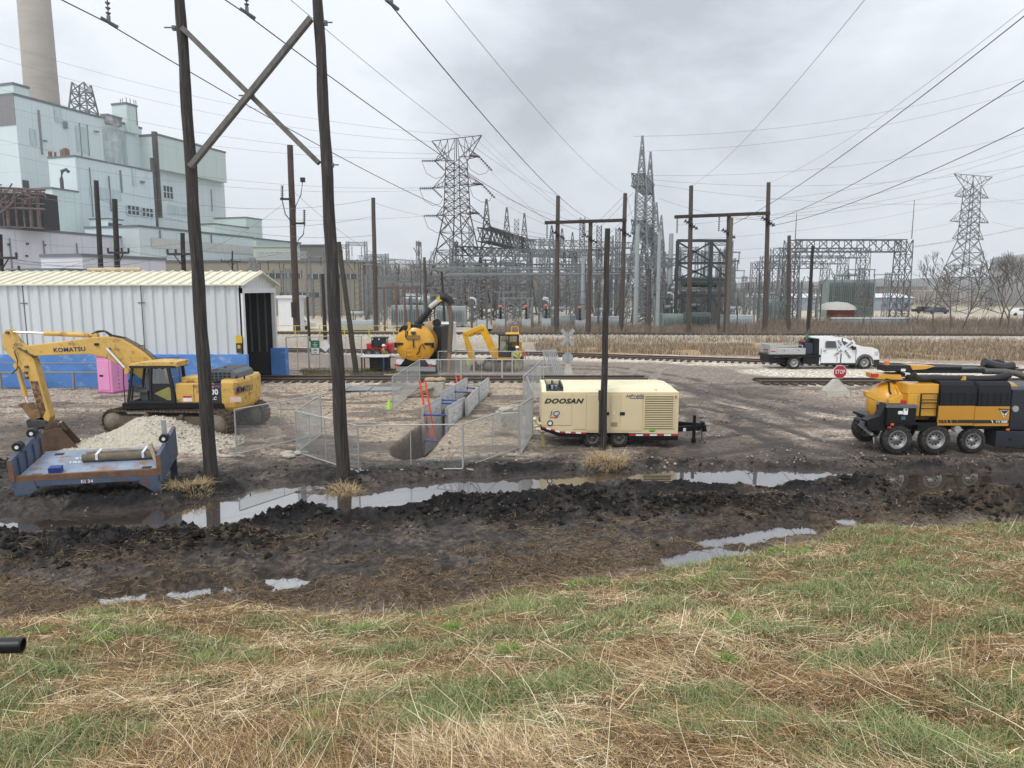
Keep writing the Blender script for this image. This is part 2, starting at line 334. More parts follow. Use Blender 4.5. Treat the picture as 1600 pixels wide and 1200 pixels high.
# gravel hardstand on the right, muddy tracks
zone([(1060,640),(1200,640),(1360,655),(1360,690),(1250,690),(1100,670)], lin(146, 136, 126), 2, 0, 1, 1.5)
zone([(380,620),(470,600),(640,604),(640,700),(470,690),(380,660)], lin(138, 127, 114), 1.5, 0, .9, .6)
zone([(600,640),(780,596),(840,600),(830,720),(560,735),(560,690)], lin(140, 129, 114), 1.5, 0, .5, .5)
zone([(0,608),(160,606),(180,632),(60,650),(0,650)], lin(136, 127, 117), 2, 0, .9, 1.)
mudn = ss(.52, .62, n3)*ss(22, 25, gy)*ss(48, 42, gy)
blend(mudn*.8, lin(76, 69, 63), .3, .35)
blend(ss(.56, .66, fbm(gx*.3+3, gy*.75, 5, .55))*ss(22, 24, gy)*ss(40, 34, gy)*.65, lin(66, 60, 55), .45, .25)
zone([(1060,640),(1180,632),(1260,660),(1230,700),(1110,704),(1050,680)], lin(92, 84, 77), 2, .3, .6, 1.8, amt=.75)
zone([(0,655),(160,660),(160,700),(60,720),(0,760)], lin(70, 64, 60), 2, .4, .2, 1., amt=.8)
zone([(1120,680),(1250,700),(1380,690),(1600,712),(1600,735),(1300,728),(1000,725),(1000,700)], lin(72, 65, 60), 2, .45, .25, 1.2, amt=.85)
# dark strip in front: from the yard edge to the grass
tt = toe(gx); dw = dwater(gx, gy)
nearm = ss(24.6, 22.6, gy+(n2-.5)*2.2)*ss(-.2, .5, gy-tt)
lumpy = fbm(gx*1.2, gy*1.2, 5)
blend(nearm*.95, lin(47, 43, 41), .3, .35)
blend(nearm*ss(.5, .64, lumpy)*.55, lin(84, 77, 70), .1, .6)
blend(ss(3.2, 1., np.clip(sdp(gx, gy, water_main), 0, 9))*nearm*ss(.42, .6, fbm(gx*.8+3, gy*.8, 4)+.1*(gy < 20))*.95, lin(14, 13, 13), .2, .1)
blend(ss(.35, .0, dw)*nearm, lin(44, 38, 34), .95, .0)
blend(nearm*ss(2.6, .4, gy-tt+(lumpy-.5)*3)*.6, lin(70, 59, 48), .3, .1)
blend(ss(.1, -.35, gy-tt), lin(104, 86, 60), 0, .15)
pdm = sdp(gx, gy, pit); blend(ss(.12, -.05, pdm), lin(72, 58, 46), .2, .3)
for mx_, my_, rx_, ry_, mh in MOUNDS: blend(np.clip(1.5*np.exp(-((gx-mx_)/rx_)**2-((gy-my_)/ry_)**2), 0, 1)*ss(.3, .5, lumpy)*.9, lin(14, 13, 13), .15, .1)
def tyre_tracks(pts, gauge, wd, c, amt):
    q = np.array(W2(pts)); d = np.full(gx.shape, 99.)
    for a, b in zip(q[:-1], q[1:]):
        e = b-a; t = np.clip(((gx-a[0])*e[0]+(gy-a[1])*e[1])/(e@e), 0, 1); d = np.minimum(d, np.hypot(gx-a[0]-e[0]*t, gy-a[1]-e[1]*t))
    d = d+(n2-.5)*.25; m = np.clip(ss(wd, wd*.4, np.abs(d-gauge/2)), 0, 1)*ss(.25, .5, fbm(gx*.5+pts[0][0], gy*.9, 3)); blend(m*amt, c, .45, .2); return m
trk = 0
for pts, g_, w_, c_, a_ in ((((850,572),(960,576),(1060,592),(1140,618),(1210,655),(1290,700)), 1.9, .5, lin(66,60,55), .9), (((880,590),(980,596),(1060,612),(1110,640),(1130,690),(1120,715)), 1.9, .45, lin(60,54,50), .9), (((1040,600),(1130,612),(1250,640),(1360,665)), 2.0, .6, lin(64,58,54), .9), (((1060,705),(1150,690),(1240,672),(1340,672)), 1.9, .4, lin(52,47,44), .9), (((1080,640),(1160,660),(1250,690),(1400,716),(1600,722)), 1.9, .4, lin(54,49,45), .9), (((1130,660),(1180,672),(1215,690),(1240,720)), .1, .7, lin(46,41,38), .8),
    (((0,640),(120,636),(260,640),(420,628),(600,612)), 2.2, .4, lin(92,84,76), .8), (((0,690),(80,668),(200,650),(330,640)), 2.6, .5, lin(74,67,61), .8), (((380,700),(480,716),(620,742),(800,735),(1000,722)), 1.9, .35, lin(66,58,51), .9), (((380,655),(440,700),(500,745)), 2.4, .5, lin(80,72,65), .7), (((1000,590),(1010,575),(1060,566)), 1.8, .4, lin(120,112,104), .8), (((850,600),(1000,606),(1100,622),(1180,640)), .05, .25, lin(170,162,150), .5)):
    trk = np.maximum(trk, tyre_tracks(pts, g_, w_, c_, a_))
Z = Z-(trk*.05).reshape(Z.shape)*(gy.reshape(Z.shape) > 22.5)
colr *= (.86+.28*fbm(gx*3, gy*5, 3))[:, None]; hf = ss(.36, .64, fbm(gx*7, gy*9, 4, .7)); colr *= (1+nearm*(-.45+.9*hf)+(1-nearm)*ss(70, 50, gy)*(-.18+.36*hf))[:, None]
colr *= 1+np.outer(ss(22, 25, gy)*ss(75, 60, gy), (.14, .09, .04))
i = np.arange(len(rows)-1)[:, None]*NC+np.arange(NC-1)[None, :]; i = i.ravel()
FQ = np.stack([i, i+1, i+NC+1, i+NC], 1)
def ground_mat():
    m = bpy.data.materials.new('ground_soil'); m.use_nodes = True; nt = m.node_tree; b = nt.nodes['Principled BSDF']; N = nt.nodes.new; L = nt.links.new
    a = N('ShaderNodeVertexColor'); a.layer_name = 'Col'; g = N('ShaderNodeAttribute'); g.attribute_name = 'gravel'
    tc = N('ShaderNodeTexCoord')
    vo = N('ShaderNodeTexVoronoi'); vo.inputs['Scale'].default_value = 16; L(tc.outputs['Object'], vo.inputs['Vector'])
    vs = N('ShaderNodeSeparateColor'); L(vo.outputs['Color'], vs.inputs[0])
    v2 = N('ShaderNodeTexVoronoi'); v2.inputs['Scale'].default_value = 6.5; L(tc.outputs['Object'], v2.inputs['Vector']); v2s = N('ShaderNodeSeparateColor'); L(v2.outputs['Color'], v2s.inputs[0])
    n = N('ShaderNodeTexNoise'); n.inputs['Scale'].default_value = 5; n.inputs['Detail'].default_value = 10; n.inputs['Roughness'].default_value = .72; L(tc.outputs['Object'], n.inputs['Vector'])
    mr = N('ShaderNodeMapRange'); mr.inputs['To Min'].default_value = .42; mr.inputs['To Max'].default_value = 1.6; L(vs.outputs[0], mr.inputs['Value'])
    m2 = N('ShaderNodeMapRange'); m2.inputs['To Min'].default_value = .75; m2.inputs['To Max'].default_value = 1.28; L(v2s.outputs[1], m2.inputs['Value'])
    mu0 = N('ShaderNodeMath'); mu0.operation = 'MULTIPLY'; L(mr.outputs[0], mu0.inputs[0]); L(m2.outputs[0], mu0.inputs[1])
    gm = N('ShaderNodeMix'); gm.data_type = 'FLOAT'; L(g.outputs['Fac'], gm.inputs[0]); gm.inputs[2].default_value = 1; L(mu0.outputs[0], gm.inputs[3])
    nr = N('ShaderNodeMapRange'); nr.inputs['From Min'].default_value = .3; nr.inputs['From Max'].default_value = .7; nr.inputs['To Min'].default_value = .5; nr.inputs['To Max'].default_value = 1.5; L(n.outputs[0], nr.inputs['Value'])
    mu = N('ShaderNodeMath'); mu.operation = 'MULTIPLY'; L(gm.outputs[0], mu.inputs[0]); L(nr.outputs[0], mu.inputs[1])
    v = N('ShaderNodeVectorMath'); v.operation = 'SCALE'; L(a.outputs[0], v.inputs[0]); L(mu.outputs[0], v.inputs['Scale']); L(v.outputs[0], b.inputs['Base Color'])
    # alpha of Col = wetness
    wr = N('ShaderNodeMath'); wr.operation = 'MULTIPLY_ADD'; wr.inputs[1].default_value = -.75; wr.inputs[2].default_value = .98; L(a.outputs[1], wr.inputs[0])
    w2 = N('ShaderNodeMath'); w2.operation = 'ADD'; nq = N('ShaderNodeMapRange'); nq.inputs['To Min'].default_value = -.25; nq.inputs['To Max'].default_value = .25; L(n.outputs[0], nq.inputs['Value']); L(wr.outputs[0], w2.inputs[0]); L(nq.outputs[0], w2.inputs[1]); w2.use_clamp = True
    L(w2.outputs[0], b.inputs['Roughness']); b.inputs['Specular IOR Level'].default_value = .35
    bp = N('ShaderNodeBump'); bp.inputs['Strength'].default_value = 1; bp.inputs['Distance'].default_value = .09; L(n.outputs[0], bp.inputs['Height'])
    b2 = N('ShaderNodeBump'); b2.inputs['Distance'].default_value = .03; L(g.outputs['Fac'], b2.inputs['Strength']); L(vo.outputs['Distance'], b2.inputs['Height']); L(bp.outputs[0], b2.inputs['Normal']); L(b2.outputs[0], b.inputs['Normal'])
    return m
me = npmesh('ground', np.stack([gx, gy, Z.ravel()], 1), FQ, ground_mat(), np.concatenate([np.clip(colr, 0, 1), wet[:, None]], 1))
at = me.attributes.new('gravel', 'FLOAT', 'POINT'); at.data.foreach_set('value', grv.astype(np.float32))
me.polygons.foreach_set('use_smooth', np.ones(len(FQ), bool))
tag(link('ground', me), kind='structure')
# water: one still sheet at the ditch level, the banks rise through it
wm = bpy.data.materials.new('muddy_water'); wm.use_nodes = True
nt = wm.node_tree; b = nt.nodes['Principled BSDF']; b.inputs['Base Color'].default_value = (.045, .03, .02, 1); b.inputs['Roughness'].default_value = .35
gl = nt.nodes.new('ShaderNodeBsdfGlossy'); gl.inputs['Roughness'].default_value = .015; gl.inputs['Color'].default_value = (.93, .93, .93, 1)
fr = nt.nodes.new('ShaderNodeFresnel'); fr.inputs['IOR'].default_value = 6.5
ms = nt.nodes.new('ShaderNodeMixShader'); ou = nt.nodes['Material Output']
nn = nt.nodes.new('ShaderNodeTexNoise'); nn.inputs['Scale'].default_value = 3; bb = nt.nodes.new('ShaderNodeBump'); bb.inputs['Strength'].default_value = .04; bb.inputs['Distance'].default_value = .02
nt.links.new(nn.outputs[0], bb.inputs['Height']); nt.links.new(bb.outputs[0], gl.inputs['Normal'])
nt.links.new(fr.outputs[0], ms.inputs[0]); nt.links.new(b.outputs[0], ms.inputs[1]); nt.links.new(gl.outputs[0], ms.inputs[2]); nt.links.new(ms.outputs[0], ou.inputs[0])
wb = MB(); wb.add([(-24, 12, WL), (24, 12, WL), (24, 24, WL), (-24, 24, WL)], [(0, 1, 2, 3)])
tag(wb.build('ditch_water', wm), kind='structure')
# ------------------------------------------------------------ shared materials
def srgb(r, g, b): return tuple(float(q) for q in lin(r, g, b))
RUST = (.13, .055, .03); DIRT = (.16, .12, .08)
wood = mat('weathered_pole_wood', (.036, .030, .026), .9, var=.75, scale=16, bump=1., bscale=26, stretch=(1, 1, .05), rust=(.10, .09, .08), rustamt=.45)
woodb = mat('brown_pole_wood', (.075, .06, .05), .9, var=.4, scale=7, bump=.5, bscale=20, stretch=(1, 1, .08))
woodg = mat('grey_brace_timber', (.13, .12, .105), .9, var=.4, scale=8, bump=.4, stretch=(1, 1, .3))
galv = mat('galvanised_steel', (.38, .4, .41), .5, .35, .15, 4)
galvd = mat('dull_galvanised_lattice', (.125, .132, .135), .6, .3, .2, .5)
galvl = mat('pale_galvanised_lattice', (.215, .23, .235), .6, .3, .2, .5)
darkst = mat('dark_painted_steel', (.05, .052, .055), .55, .3, .2, 2)
blk = mat('black_plastic', (.008, .008, .009), .55, 0, .2, 5)
blkp = mat('black_gloss_paint', (.006, .006, .007), .42, 0, .1, 3, rust=(.06, .05, .04), rustamt=.15, spec=.3)
tyre = mat('dusty_tyre_rubber', (.014, .0135, .013), .85, 0, .3, 6, rust=(.07, .062, .054), rustamt=.6)
chrome = mat('polished_metal', (.75, .75, .76), .15, 1, .05, 5)
alum = mat('brushed_aluminium', (.58, .59, .60), .38, .8, .15, 3, rust=(.3, .28, .25), rustamt=.3)
kyel = mat('faded_machine_yellow', srgb(206, 166, 84), .42, 0, .13, 1.4, rust=(.2, .14, .07), rustamt=.5)
kyel2 = mat('bright_machine_yellow', srgb(226, 170, 30), .4, 0, .1, 1.4, rust=(.25, .16, .05), rustamt=.3)
vyel = mat('tank_yellow', srgb(214, 158, 44), .3, 0, .1, 1.5, rust=(.22, .14, .06), rustamt=.3, coat=.3)
vpan = mat('panel_ochre', srgb(186, 132, 34), .4, 0, .05, 1.5)
glass = mat('tinted_glass', (.03, .035, .035), .06, 0, .1, 1, spec=.8)
trackm = mat('muddy_track_steel', (.085, .065, .05), .8, .2, .35, 5, rust=(.17, .12, .08), rustamt=.7)
white = mat('white_paint', (.72, .73, .74), .35, 0, .05, 2, rust=(.45, .4, .33), rustamt=.15, coat=.3)
redp = mat('red_paint', (.5, .03, .03), .45, 0, .1, 3); bluep = mat('blue_strut_paint', (.02, .06, .28), .45, 0, .2, 3)
orange = mat('orange_fibreglass', (.75, .075, .02), .5, 0, .1, 3)
conc = mat('pale_concrete', (.46, .44, .39), .9, 0, .2, 2.5, rust=(.28, .25, .2), rustamt=.5, bump=.4)
navy = mat('navy_lettering', (.015, .02, .09), .5); whitel = mat('white_lettering', (.8, .8, .8), .5); blackl = mat('black_lettering', (.015, .015, .015), .5)
porc = mat('dark_porcelain', (.035, .02, .018), .3, 0, .1, 4)
cable = mat('weathered_conductor', (.07, .07, .075), .6, .4, .1, 1); cablet = mat('thin_conductor', (.2, .2, .21), .6, .4, .1, 1)
# ------------------------------------------------------------ overhead lines
def wire(A, B, sag=.5, r=.012, label='thin power line crossing the sky between far towers', group='thin power lines across the sky', m=None, n=14, name='power_line', cat='power line'):
    A = Vector(A); B = Vector(B); mb = MB(); pts = []
    for i in range(n+1):
        t = i/n; p = A.lerp(B, t)-A; p.z -= 4*sag*t*(1-t); pts.append(p)
    mb.tube(pts, r, 3); o = mb.build(name, m or cable, loc=A); return tag(o, label, cat, group)
def istring(mb, a, b, r=.13, n=None):
    """a string of insulator discs from a to b"""
    a = Vector(a); b = Vector(b); ln = (b-a).length; n = n or max(3, int(ln/.15)); d = (b-a)/n
    mb.cyl(a, b, r*.25, n=6)
    for i in range(n): mb.cyl(a+d*(i+.15), a+d*(i+.55), r, r*.45, 8)
# wooden H frame in front
def Hframe():
    bl = G(330, 752); br = G(537, 752); Yf = bl.y
    t = thing('transmission_pole_frame', 'two tall dark wooden poles braced with a timber X, standing at the puddle edge', 'pole frame', (bl.x, bl.y, 0))
    o = Vector(t.location)
    def pole(b, tx, zt=17.5):
        top = P(tx, 0, Yf); d = (top-b)/(top.z-b.z); mb = MB(); pts = []; rs = []
        for i in range(30):
            z = -.4+i*(zt+.4)/29; q = b+d*(z)-o; pts.append((q.x+.012*math.sin(i*1.3), q.y, q.z)); rs.append(.208-.005*z+.006*math.sin(i*2.1)+(.03 if i == 0 else 0))
        mb.tube(pts, .2, 14, rs=rs); mb.build('pole', wood, t); return b, d
    b1, d1 = pole(bl, 281); b2, d2 = pole(br, 496.5)
    def brace(pa, pb, off):
        a = P(*pa, Yf)-o; b = P(*pb, Yf)-o; a.y += off; b.y += off; mb = MB(); mb.bar(a, b, .2, .13); mb.build('brace', woodg, t)
    brace((288, 46), (500, 256), -.1); brace((490, 34), (304, 263), -.26)
    mb = MB()
    for px, py in ((272, 44), (509, 36), (519, 258), (388, 150)):
        q = P(px, py, Yf)-o; mb.cyl(q+Vector((-.25, -.05, 0)), q+Vector((.2, -.05, 0)), .02, n=6); mb.box(q, (.09, .1, .12))
    mb.build('bolt', galvd, t)
    za = 16.3; mb = MB(); mb.bar((-4.5, -.25, za), (8.6, -.25, za), .22, .3); mb.build('crossarm', wood, t)
    for px, py in ((170, 34), (386, 20), (612, 6)):
        c = P(px, py, Yf)-o; mb = MB(); istring(mb, (c.x, c.y, za-.1), (c.x, c.y, c.z+.12), .075, 22)
        ob = mb.build('insulator_string', mat('grey_insulator', (.12, .12, .13), .35), t)
        k = MB(); k.cyl((c.x-.14, c.y-.14, c.z+.06), (c.x+.16, c.y+.16, c.z-.09), .05, .05, 8); k.box((c.x, c.y, c.z+.08), (.08, .06, .16)); k.build('clamp', galvd, t)
    return Yf
YF = Hframe()
for i, (cl, far, lab) in enumerate((((170, 37), (869, 372), 'leftmost'), ((386, 23), (922, 362), 'middle'), ((612, 9), (927, 345), 'rightmost'))):
    a = P(*cl, YF); b = P(*far, 88); lb = 'thick dark conductor hung from the %s insulator string of the wooden X-braced poles' % lab
    w = wire(a, b, (1.6, 1.2, .9)[i], .021, lb, 'conductors of the wooden pole line', n=30)
    d = (a-b).normalized(); mb = MB(); q = [Vector((0, 0, 0))+Vector((d.x, d.y, d.z*.3+.03*k))*k*4 for k in range(10)]
    mb.tube(q, .021, 3); o2 = mb.build('power_line', cable, loc=a); tag(o2, 'conductor running overhead from the %s insulator string toward the embankment' % lab, 'power line', 'conductors of the wooden pole line')
# ------------------------------------------------------------ lone wooden poles
def lonepole(b, t, r0, r1, label, m=None, name='utility_pole', group=None, n=10):
    b = Vector(b); t = Vector(t); e = thing(name, label, 'pole', b, 0, group); d = t-b; mb = MB(); k = 12
    mb.tube([d*(i/k)+Vector((.01*math.sin(i*1.7), 0, 0))-(Vector((0, 0, .3)) if i == 0 else Vector((0, 0, 0))) for i in range(k+1)], r0, n, rs=[r0+(r1-r0)*i/k for i in range(k+1)]); mb.build('pole', m or wood, e); return e
b_ = G(942, 703); e = lonepole(b_, P(949, 357, b_.y), .128, .095, 'single wooden pole standing in front of the beige compressor trailer')
mb = MB(); q = P(940, 617, b_.y)-b_; mb.box((q.x-.075, -.12, q.z), (.1, .14, .36)); mb.bar((q.x-.075, -.12, q.z-.17), (q.x-.075, -.12, q.z-1.4), .06); mb.build('meter_box', darkst, e)
# ------------------------------------------------------------ railway tracks
ball = mat('oiled_tie_wood', (.06, .048, .038), .9, 0, .4, 5); railm = mat('rusty_rail_steel', (.10, .062, .045), .6, .5, .3, 3)
railtop = mat('polished_rail_head', (.26, .24, .22), .35, .7, .15, 4)
def track(p0, p1, label, z=.06, ztop=.17):
    p0 = Vector((*p0, 0)); p1 = Vector((*p1, 0)); ln = (p1-p0).length; rz = math.atan2(p1.y-p0.y, p1.x-p0.x)
    t = thing('railway_track', label, 'railway track', p0, rz)
    mb = MB(); x = .2
    while x < ln: mb.box((x, rnd.uniform(-.05, .05), z-.06), (.23, 2.6, .16), rnd.uniform(-.03, .03)); x += .56
    mb.build('sleepers', ball, t)
    for s in (-1, 1):
        mb = MB(); mb.prism([(s*.7175-.07, z), (s*.7175+.07, z), (s*.7175+.05, z+.03), (s*.7175+.012, z+.04), (s*.7175+.012, z+.13), (s*.7175-.012, z+.13), (s*.7175-.012, z+.04), (s*.7175-.05, z+.03)], 0, ln, axis='x')
        mb.bx(0, ln, s*.7175-.036, s*.7175+.036, z+.13, z+.172, 1)
        mb.build('rail', [railm, railtop], t)
track((-40, 44.7), (-9.8, 44.7), 'near railway track running out of the white shed')
track((-9.78, 44.7), (8.5, 44.7), 'railway track crossing behind the trench, level with the fence panels')
track((15.2, 43.6), (46, 43.0), 'short visible stretch of near track behind the stop sign')
track((-60, 72), (-22, 66), 'second track, left stretch behind the wire fence'); track((-22, 66), (0, 62.5), 'second track, middle stretch behind the tanker truck')
track((.02, 62.5), (36, 49.8), 'second track, right stretch slanting behind the white pickup')
track((-60, 85.4), (80, 79.8), 'farthest railway track raised in front of the substation', .5)
# ------------------------------------------------------------ beige compressor trailer
beige = mat('beige_enamel', srgb(214, 198, 160), .42, 0, .04, 1.2, rust=(.42, .34, .22), rustamt=.2)
cream = mat('cream_roof', srgb(235, 226, 192), .5, 0, .05, 1.5, rust=(.45, .33, .18), rustamt=.3)
def compressor():
    o = G(952, 699); t = thing('air_compressor_trailer', 'beige compressor trailer with louvred side and black tow bar, parked behind a wooden pole', 'trailer', o)
    q = lambda px, py, y0=0: PL(o, 0, y0, px, py)
    z = lambda x, y: q(800+x/4.571, 520+y/4.571)
    xl = z(215, 0)[0]; xr = z(1188, 600)[0]; zt = z(700, 425)[1]; D = 2.1
    body = [z(215, 668), z(215, 418), z(1188, 432), z(1186, 722), z(850, 716), z(530, 710), z(340, 702)]
    body = [(xl, z(215, 668)[1]), (xl, zt), (xr, zt), (xr, z(1186, 722)[1]), (z(530, 0)[0], z(530, 712)[1]), (z(340, 0)[0], z(340, 704)[1])]
    hx0, hx1 = z(247, 0)[0], z(372, 0)[0]
    MB().prism(body, 0, D).build('body', beige, t)
    pr = [(0, 0), (.1, .13), (.38, .24), (D-.38, .24), (D-.1, .13), (D, 0)]
    mb = MB(); n = len(pr); xe = [(hx1, 1), (xr-.5, 1), (xr-.22, .8), (xr-.02, .1)]; vs = []
    for x, s in xe: vs += [(x, y, zt+h*s+.001) for y, h in pr]
    mb.add(vs, [(i*n+j, (i+1)*n+j, (i+1)*n+j+1, i*n+j+1) for i in range(len(xe)-1) for j in range(n-1)]); mb.add(vs[:n], [tuple(range(n))]); mb.add(vs[-n:], [tuple(range(n))[::-1]])
    mb.add([(xl, y, zt+h+.001) for y, h in pr]+[(hx0, y, zt+h+.001) for y, h in pr], [(j, n+j, n+j+1, j+1) for j in range(n-1)]+[tuple(range(n)), tuple(range(n, 2*n))[::-1]])
    mb.bx(hx0, hx1, 0, .1, zt, zt+.03); mb.bx(hx0, hx1, D-.16, D, zt, zt+.2)
    for px in (600, 830, 960): x = z(px, 0)[0]; mb.bx(x-.015, x+.015, .4, D-.4, zt+.24, zt+.252)
    mb.bx(z(710, 0)[0], z(820, 0)[0], .8, 1.3, zt+.24, zt+.26)
    mb.build('roof', cream, t)
    mb = MB(); mb.bx(hx0+.01, hx1-.01, .1, D-.17, zt+.004, zt+.03); mb.bx((hx0+hx1)/2-.03, (hx0+hx1)/2+.03, .1, D-.17, zt+.03, zt+.2); mb.cyl((hx0+.3, .9, zt+.03), (hx0+.3, .9, zt+.17), .16, n=12); mb.bx(hx0+.02, hx0+.05, .1, D-.17, zt, zt+.22); mb.bx(hx1-.05, hx1-.004, .1, D-.17, zt, zt+.2)
    mb.build('exhaust_well', mat('dark_well_steel', (.03, .03, .03), .7), t)  # well floor, sides and stub share one near-black colour
    mb = MB(); mb.cyl((hx1-.3, .7, zt+.03), (hx1-.3, .7, zt+.16), .12, n=12); mb.build('filler_drum', mat('pale_blue_steel', (.4, .48, .55), .5), t)
    # doors
    for a, b, nm in ((438, 540, 'side_panel'), (545, 712, 'door'), (714, 784, 'door'), (788, 946, 'door'), (224, 434, 'side_panel')):
        x0, x1 = z(a, 0)[0]+.012, z(b, 0)[0]-.012; zb = max(z(a, 700)[1], body[4][1]+.05) if a > 500 else z(a, 690 if a > 400 else 660)[1]
        d = MB().bx(x0, x1, -.018, .002, zb, zt-.03-(.06 if a > 500 else 0)).build(nm, beige, t, bevel=.008)
        if nm == 'door' and a != 545:
            lx = z(800 if a == 788 else 690, 0)[0]; zz = z(0, 577)[1]
            if a == 788: MB().bx(lx-.09, lx+.09, -.032, -.016, zz-.06, zz+.06).build('door_latch', blk, d)
            else: MB().bx(z(720, 0)[0], z(764, 0)[0], -.03, -.016, z(0, 668)[1], z(0, 638)[1]).build('gauge_window', mat('tan_cover', (.3, .25, .15), .4), d)
        if a == 545: zz = z(0, 577)[1]; lx = z(690, 0)[0]; MB().bx(lx-.09, lx+.07, -.032, -.016, zz-.06, zz+.06).build('door_latch', blk, d)
    # louvred grille
    x0, x1 = z(962, 0)[0], z(1168, 0)[0]; z0, z1 = z(0, 682)[1], z(0, 440)[1]
    g = MB().bx(x0, x1, -.004, .0, z0, z1).build('grille', mat('grille_shadow_gap', (.03, .026, .02), .8), t)
    mb = MB(); k = 19; dz = (z1-z0)/k
    for i in range(k): zc = z0+dz*(i+.5); mb.add([(x0, -.05, zc-dz*.1), (x1, -.05, zc-dz*.1), (x1, -.006, zc+dz*.36), (x0, -.006, zc+dz*.36), (x0, -.05, zc-dz*.16), (x1, -.05, zc-dz*.16), (x1, 0, zc+dz*.3), (x0, 0, zc+dz*.3)], [(0, 1, 2, 3), (4, 7, 6, 5), (0, 4, 5, 1)])
    mb.bx(x0-.04, x0, -.05, .0, z0, z1); mb.bx(x1, x1+.04, -.05, .0, z0, z1); mb.build('louvre', beige, g)
    f1 = z(850, 0)[0]; zf = body[3][1]
    # under frame with reflective tape
    fr = MB(); fr.prism([(xl-.03, z(215, 668)[1]), (z(340, 0)[0], z(340, 704)[1]), (z(530, 0)[0], z(530, 712)[1]), (z(530, 0)[0], z(530, 748)[1]), (z(340, 0)[0], z(340, 740)[1]), (xl-.03, z(215, 690)[1])], -.03, D)
    fr.bx(f1, xr+.01, -.03, D, z(0, 768)[1], zf-.002); fr.bx(z(530, 0)[0], f1, .35, D-.3, z(0, 740)[1], zf-.004)
    fo = fr.build('chassis', blkp, t)
    rd = MB(); wh = MB(); segs = [(z(215, 672), z(340, 706), 4), (z(345, 708), z(530, 716), 5), ((f1, zf-.035), (xr, zf-.035), 7)]; ii = 0
    for a, b, k in segs:
        for i in range(k):
            p0 = (a[0]+(b[0]-a[0])*i/k, a[1]+(b[1]-a[1])*i/k); p1 = (a[0]+(b[0]-a[0])*(i+1)/k, a[1]+(b[1]-a[1])*(i+1)/k)
            (rd if i % 2 == 0 else wh).bar((p0[0], -.035, p0[1]), (p1[0], -.035, p1[1]), .012, .055)
    rd.build('red_reflector_tape', redp, fo); wh.build('white_reflector_tape', whitel, fo)
    for px in (577, 765):
        w = wheel(z(px, 762)[0], .12, .335, .335, .24, t, dirty=True)
        wheel(z(px, 762)[0], D-.3, .335, .335, .24, t, dirty=True)
    mb = MB(); mb.bx(z(530, 0)[0], z(845, 0)[0], -.02, .4, z(0, 724)[1], z(0, 714)[1]); mb.build('mudguard', blkp, t)
    tb = MB(); xt = z(1450, 0)[0]; zc = z(0, 712)[1]
    tb.bar((xr, .6, zc), (xt, 1.0, zc), .12, .2); tb.bar((xr, 1.5, zc), (xt, 1.1, zc), .12, .2); tb.bar((xr, 1.05, zc+.2), (xt-.1, 1.05, zc+.1), .08, .08)
    tb.cyl((xt-.03, .95, zc+.1), (xt+.02, .95, zc-.15), .09); tb.bx(xt-.1, xt, .9, 1.2, zc-.15, zc+.22); tb.build('drawbar', blkp, t)
    jk = MB(); jx = z(1368, 0)[0]; jk.bx(jx-.05, jx+.05, .8, .9, .12, z(0, 618)[1]); jk.cyl((jx, .85, 0), (jx, .85, .15), .09); jk.build('jack', blkp, t)
    jk = MB(); jk.tube([(xt-.15, .8, zc), (xt-.12, .75, zc-.35), (xt-.2, .8, .05)], .02); jk.build('safety_chain', darkst, t)
    v = MB(); v.tube([(xl+.02, .5, zf+.25), (xl-.12, .5, zf+.3), (xl-.22, .5, zf+.45), (xl-.24, .45, zf+.5)], .07, 8); v.cyl((xl, .9, zf+.15), (xl-.25, .9, zf+.1), .05); v.cyl((xl-.02, .3, zf+.1), (xl-.2, .3, zf+.12), .06); v.build('outlet_valve', cream, t)
    v = MB(); v.bx(xl+.0, xl+.12, .3, .4, 0, .5); v.box((xl+.06, .35, .02), (.25, .25, .04)); v.build('stand_leg', mat('olive_yellow', (.3, .27, .1), .6), t)
    for px, m_ in ((1182, mat('amber_lens', (.6, .15, .02), .3)),): MB().bx(z(px, 0)[0]-.04, z(px, 0)[0]+.04, -.03, 0, z(0, 466)[1], z(0, 448)[1]).build('marker_light', m_, t)
    text('maker_lettering', 'DOOSAN', .24, blackl, t, (z(370, 0)[0], -.03, z(0, 488)[1]), FRONT, .035, .35, 1.28)
    text('model_lettering', 'HP1600', .17, navy, t, (z(888, 0)[0], -.03, z(0, 452)[1]), FRONT, .0, .35, 1.15)
    MB().bx(z(850, 0)[0], z(950, 0)[0], -.026, -.019, z(0, 471)[1], z(0, 467)[1]).build('blue_stripe', bluep, t)
    text('system_lettering', 'IQ', .27, mat('logo_blue', (.02, .05, .35), .5), t, (z(308, 0)[0], -.03, z(0, 577)[1]), FRONT, 0, .2, 1.2)
    text('system_lettering', 'SYSTEM', .07, redp, t, (z(300, 0)[0], -.03, z(0, 604)[1]), FRONT, .02, .1, 1.15)
    mb = MB(); c0 = z(272, 645)
    mb.cyl((c0[0], -.022, c0[1]), (c0[0], -.019, c0[1]), .1, n=20); 
    for i in range(10): a = i*math.pi/5; mb.box((c0[0]+.1*math.cos(a), -.021, c0[1]+.1*math.sin(a)), (.035, .004, .035))
    mb.build('round_decal', blackl, t); MB().cyl((c0[0], -.026, c0[1]), (c0[0], -.0225, c0[1]), .065, n=20).build('round_decal_centre', whitel, t)
    c0 = z(1000, 698); mb = MB(); mb.lathe([(0, -.008), (.12, -.006), (.12, 0), (0, 0)], (0, 0, 0), 20, 'y'); s_o = mb.build('green_decal', mat('lime_decal', (.15, .5, .05), .5), t, (c0[0], -.002, c0[1])); s_o.scale = (1, 1, .4)
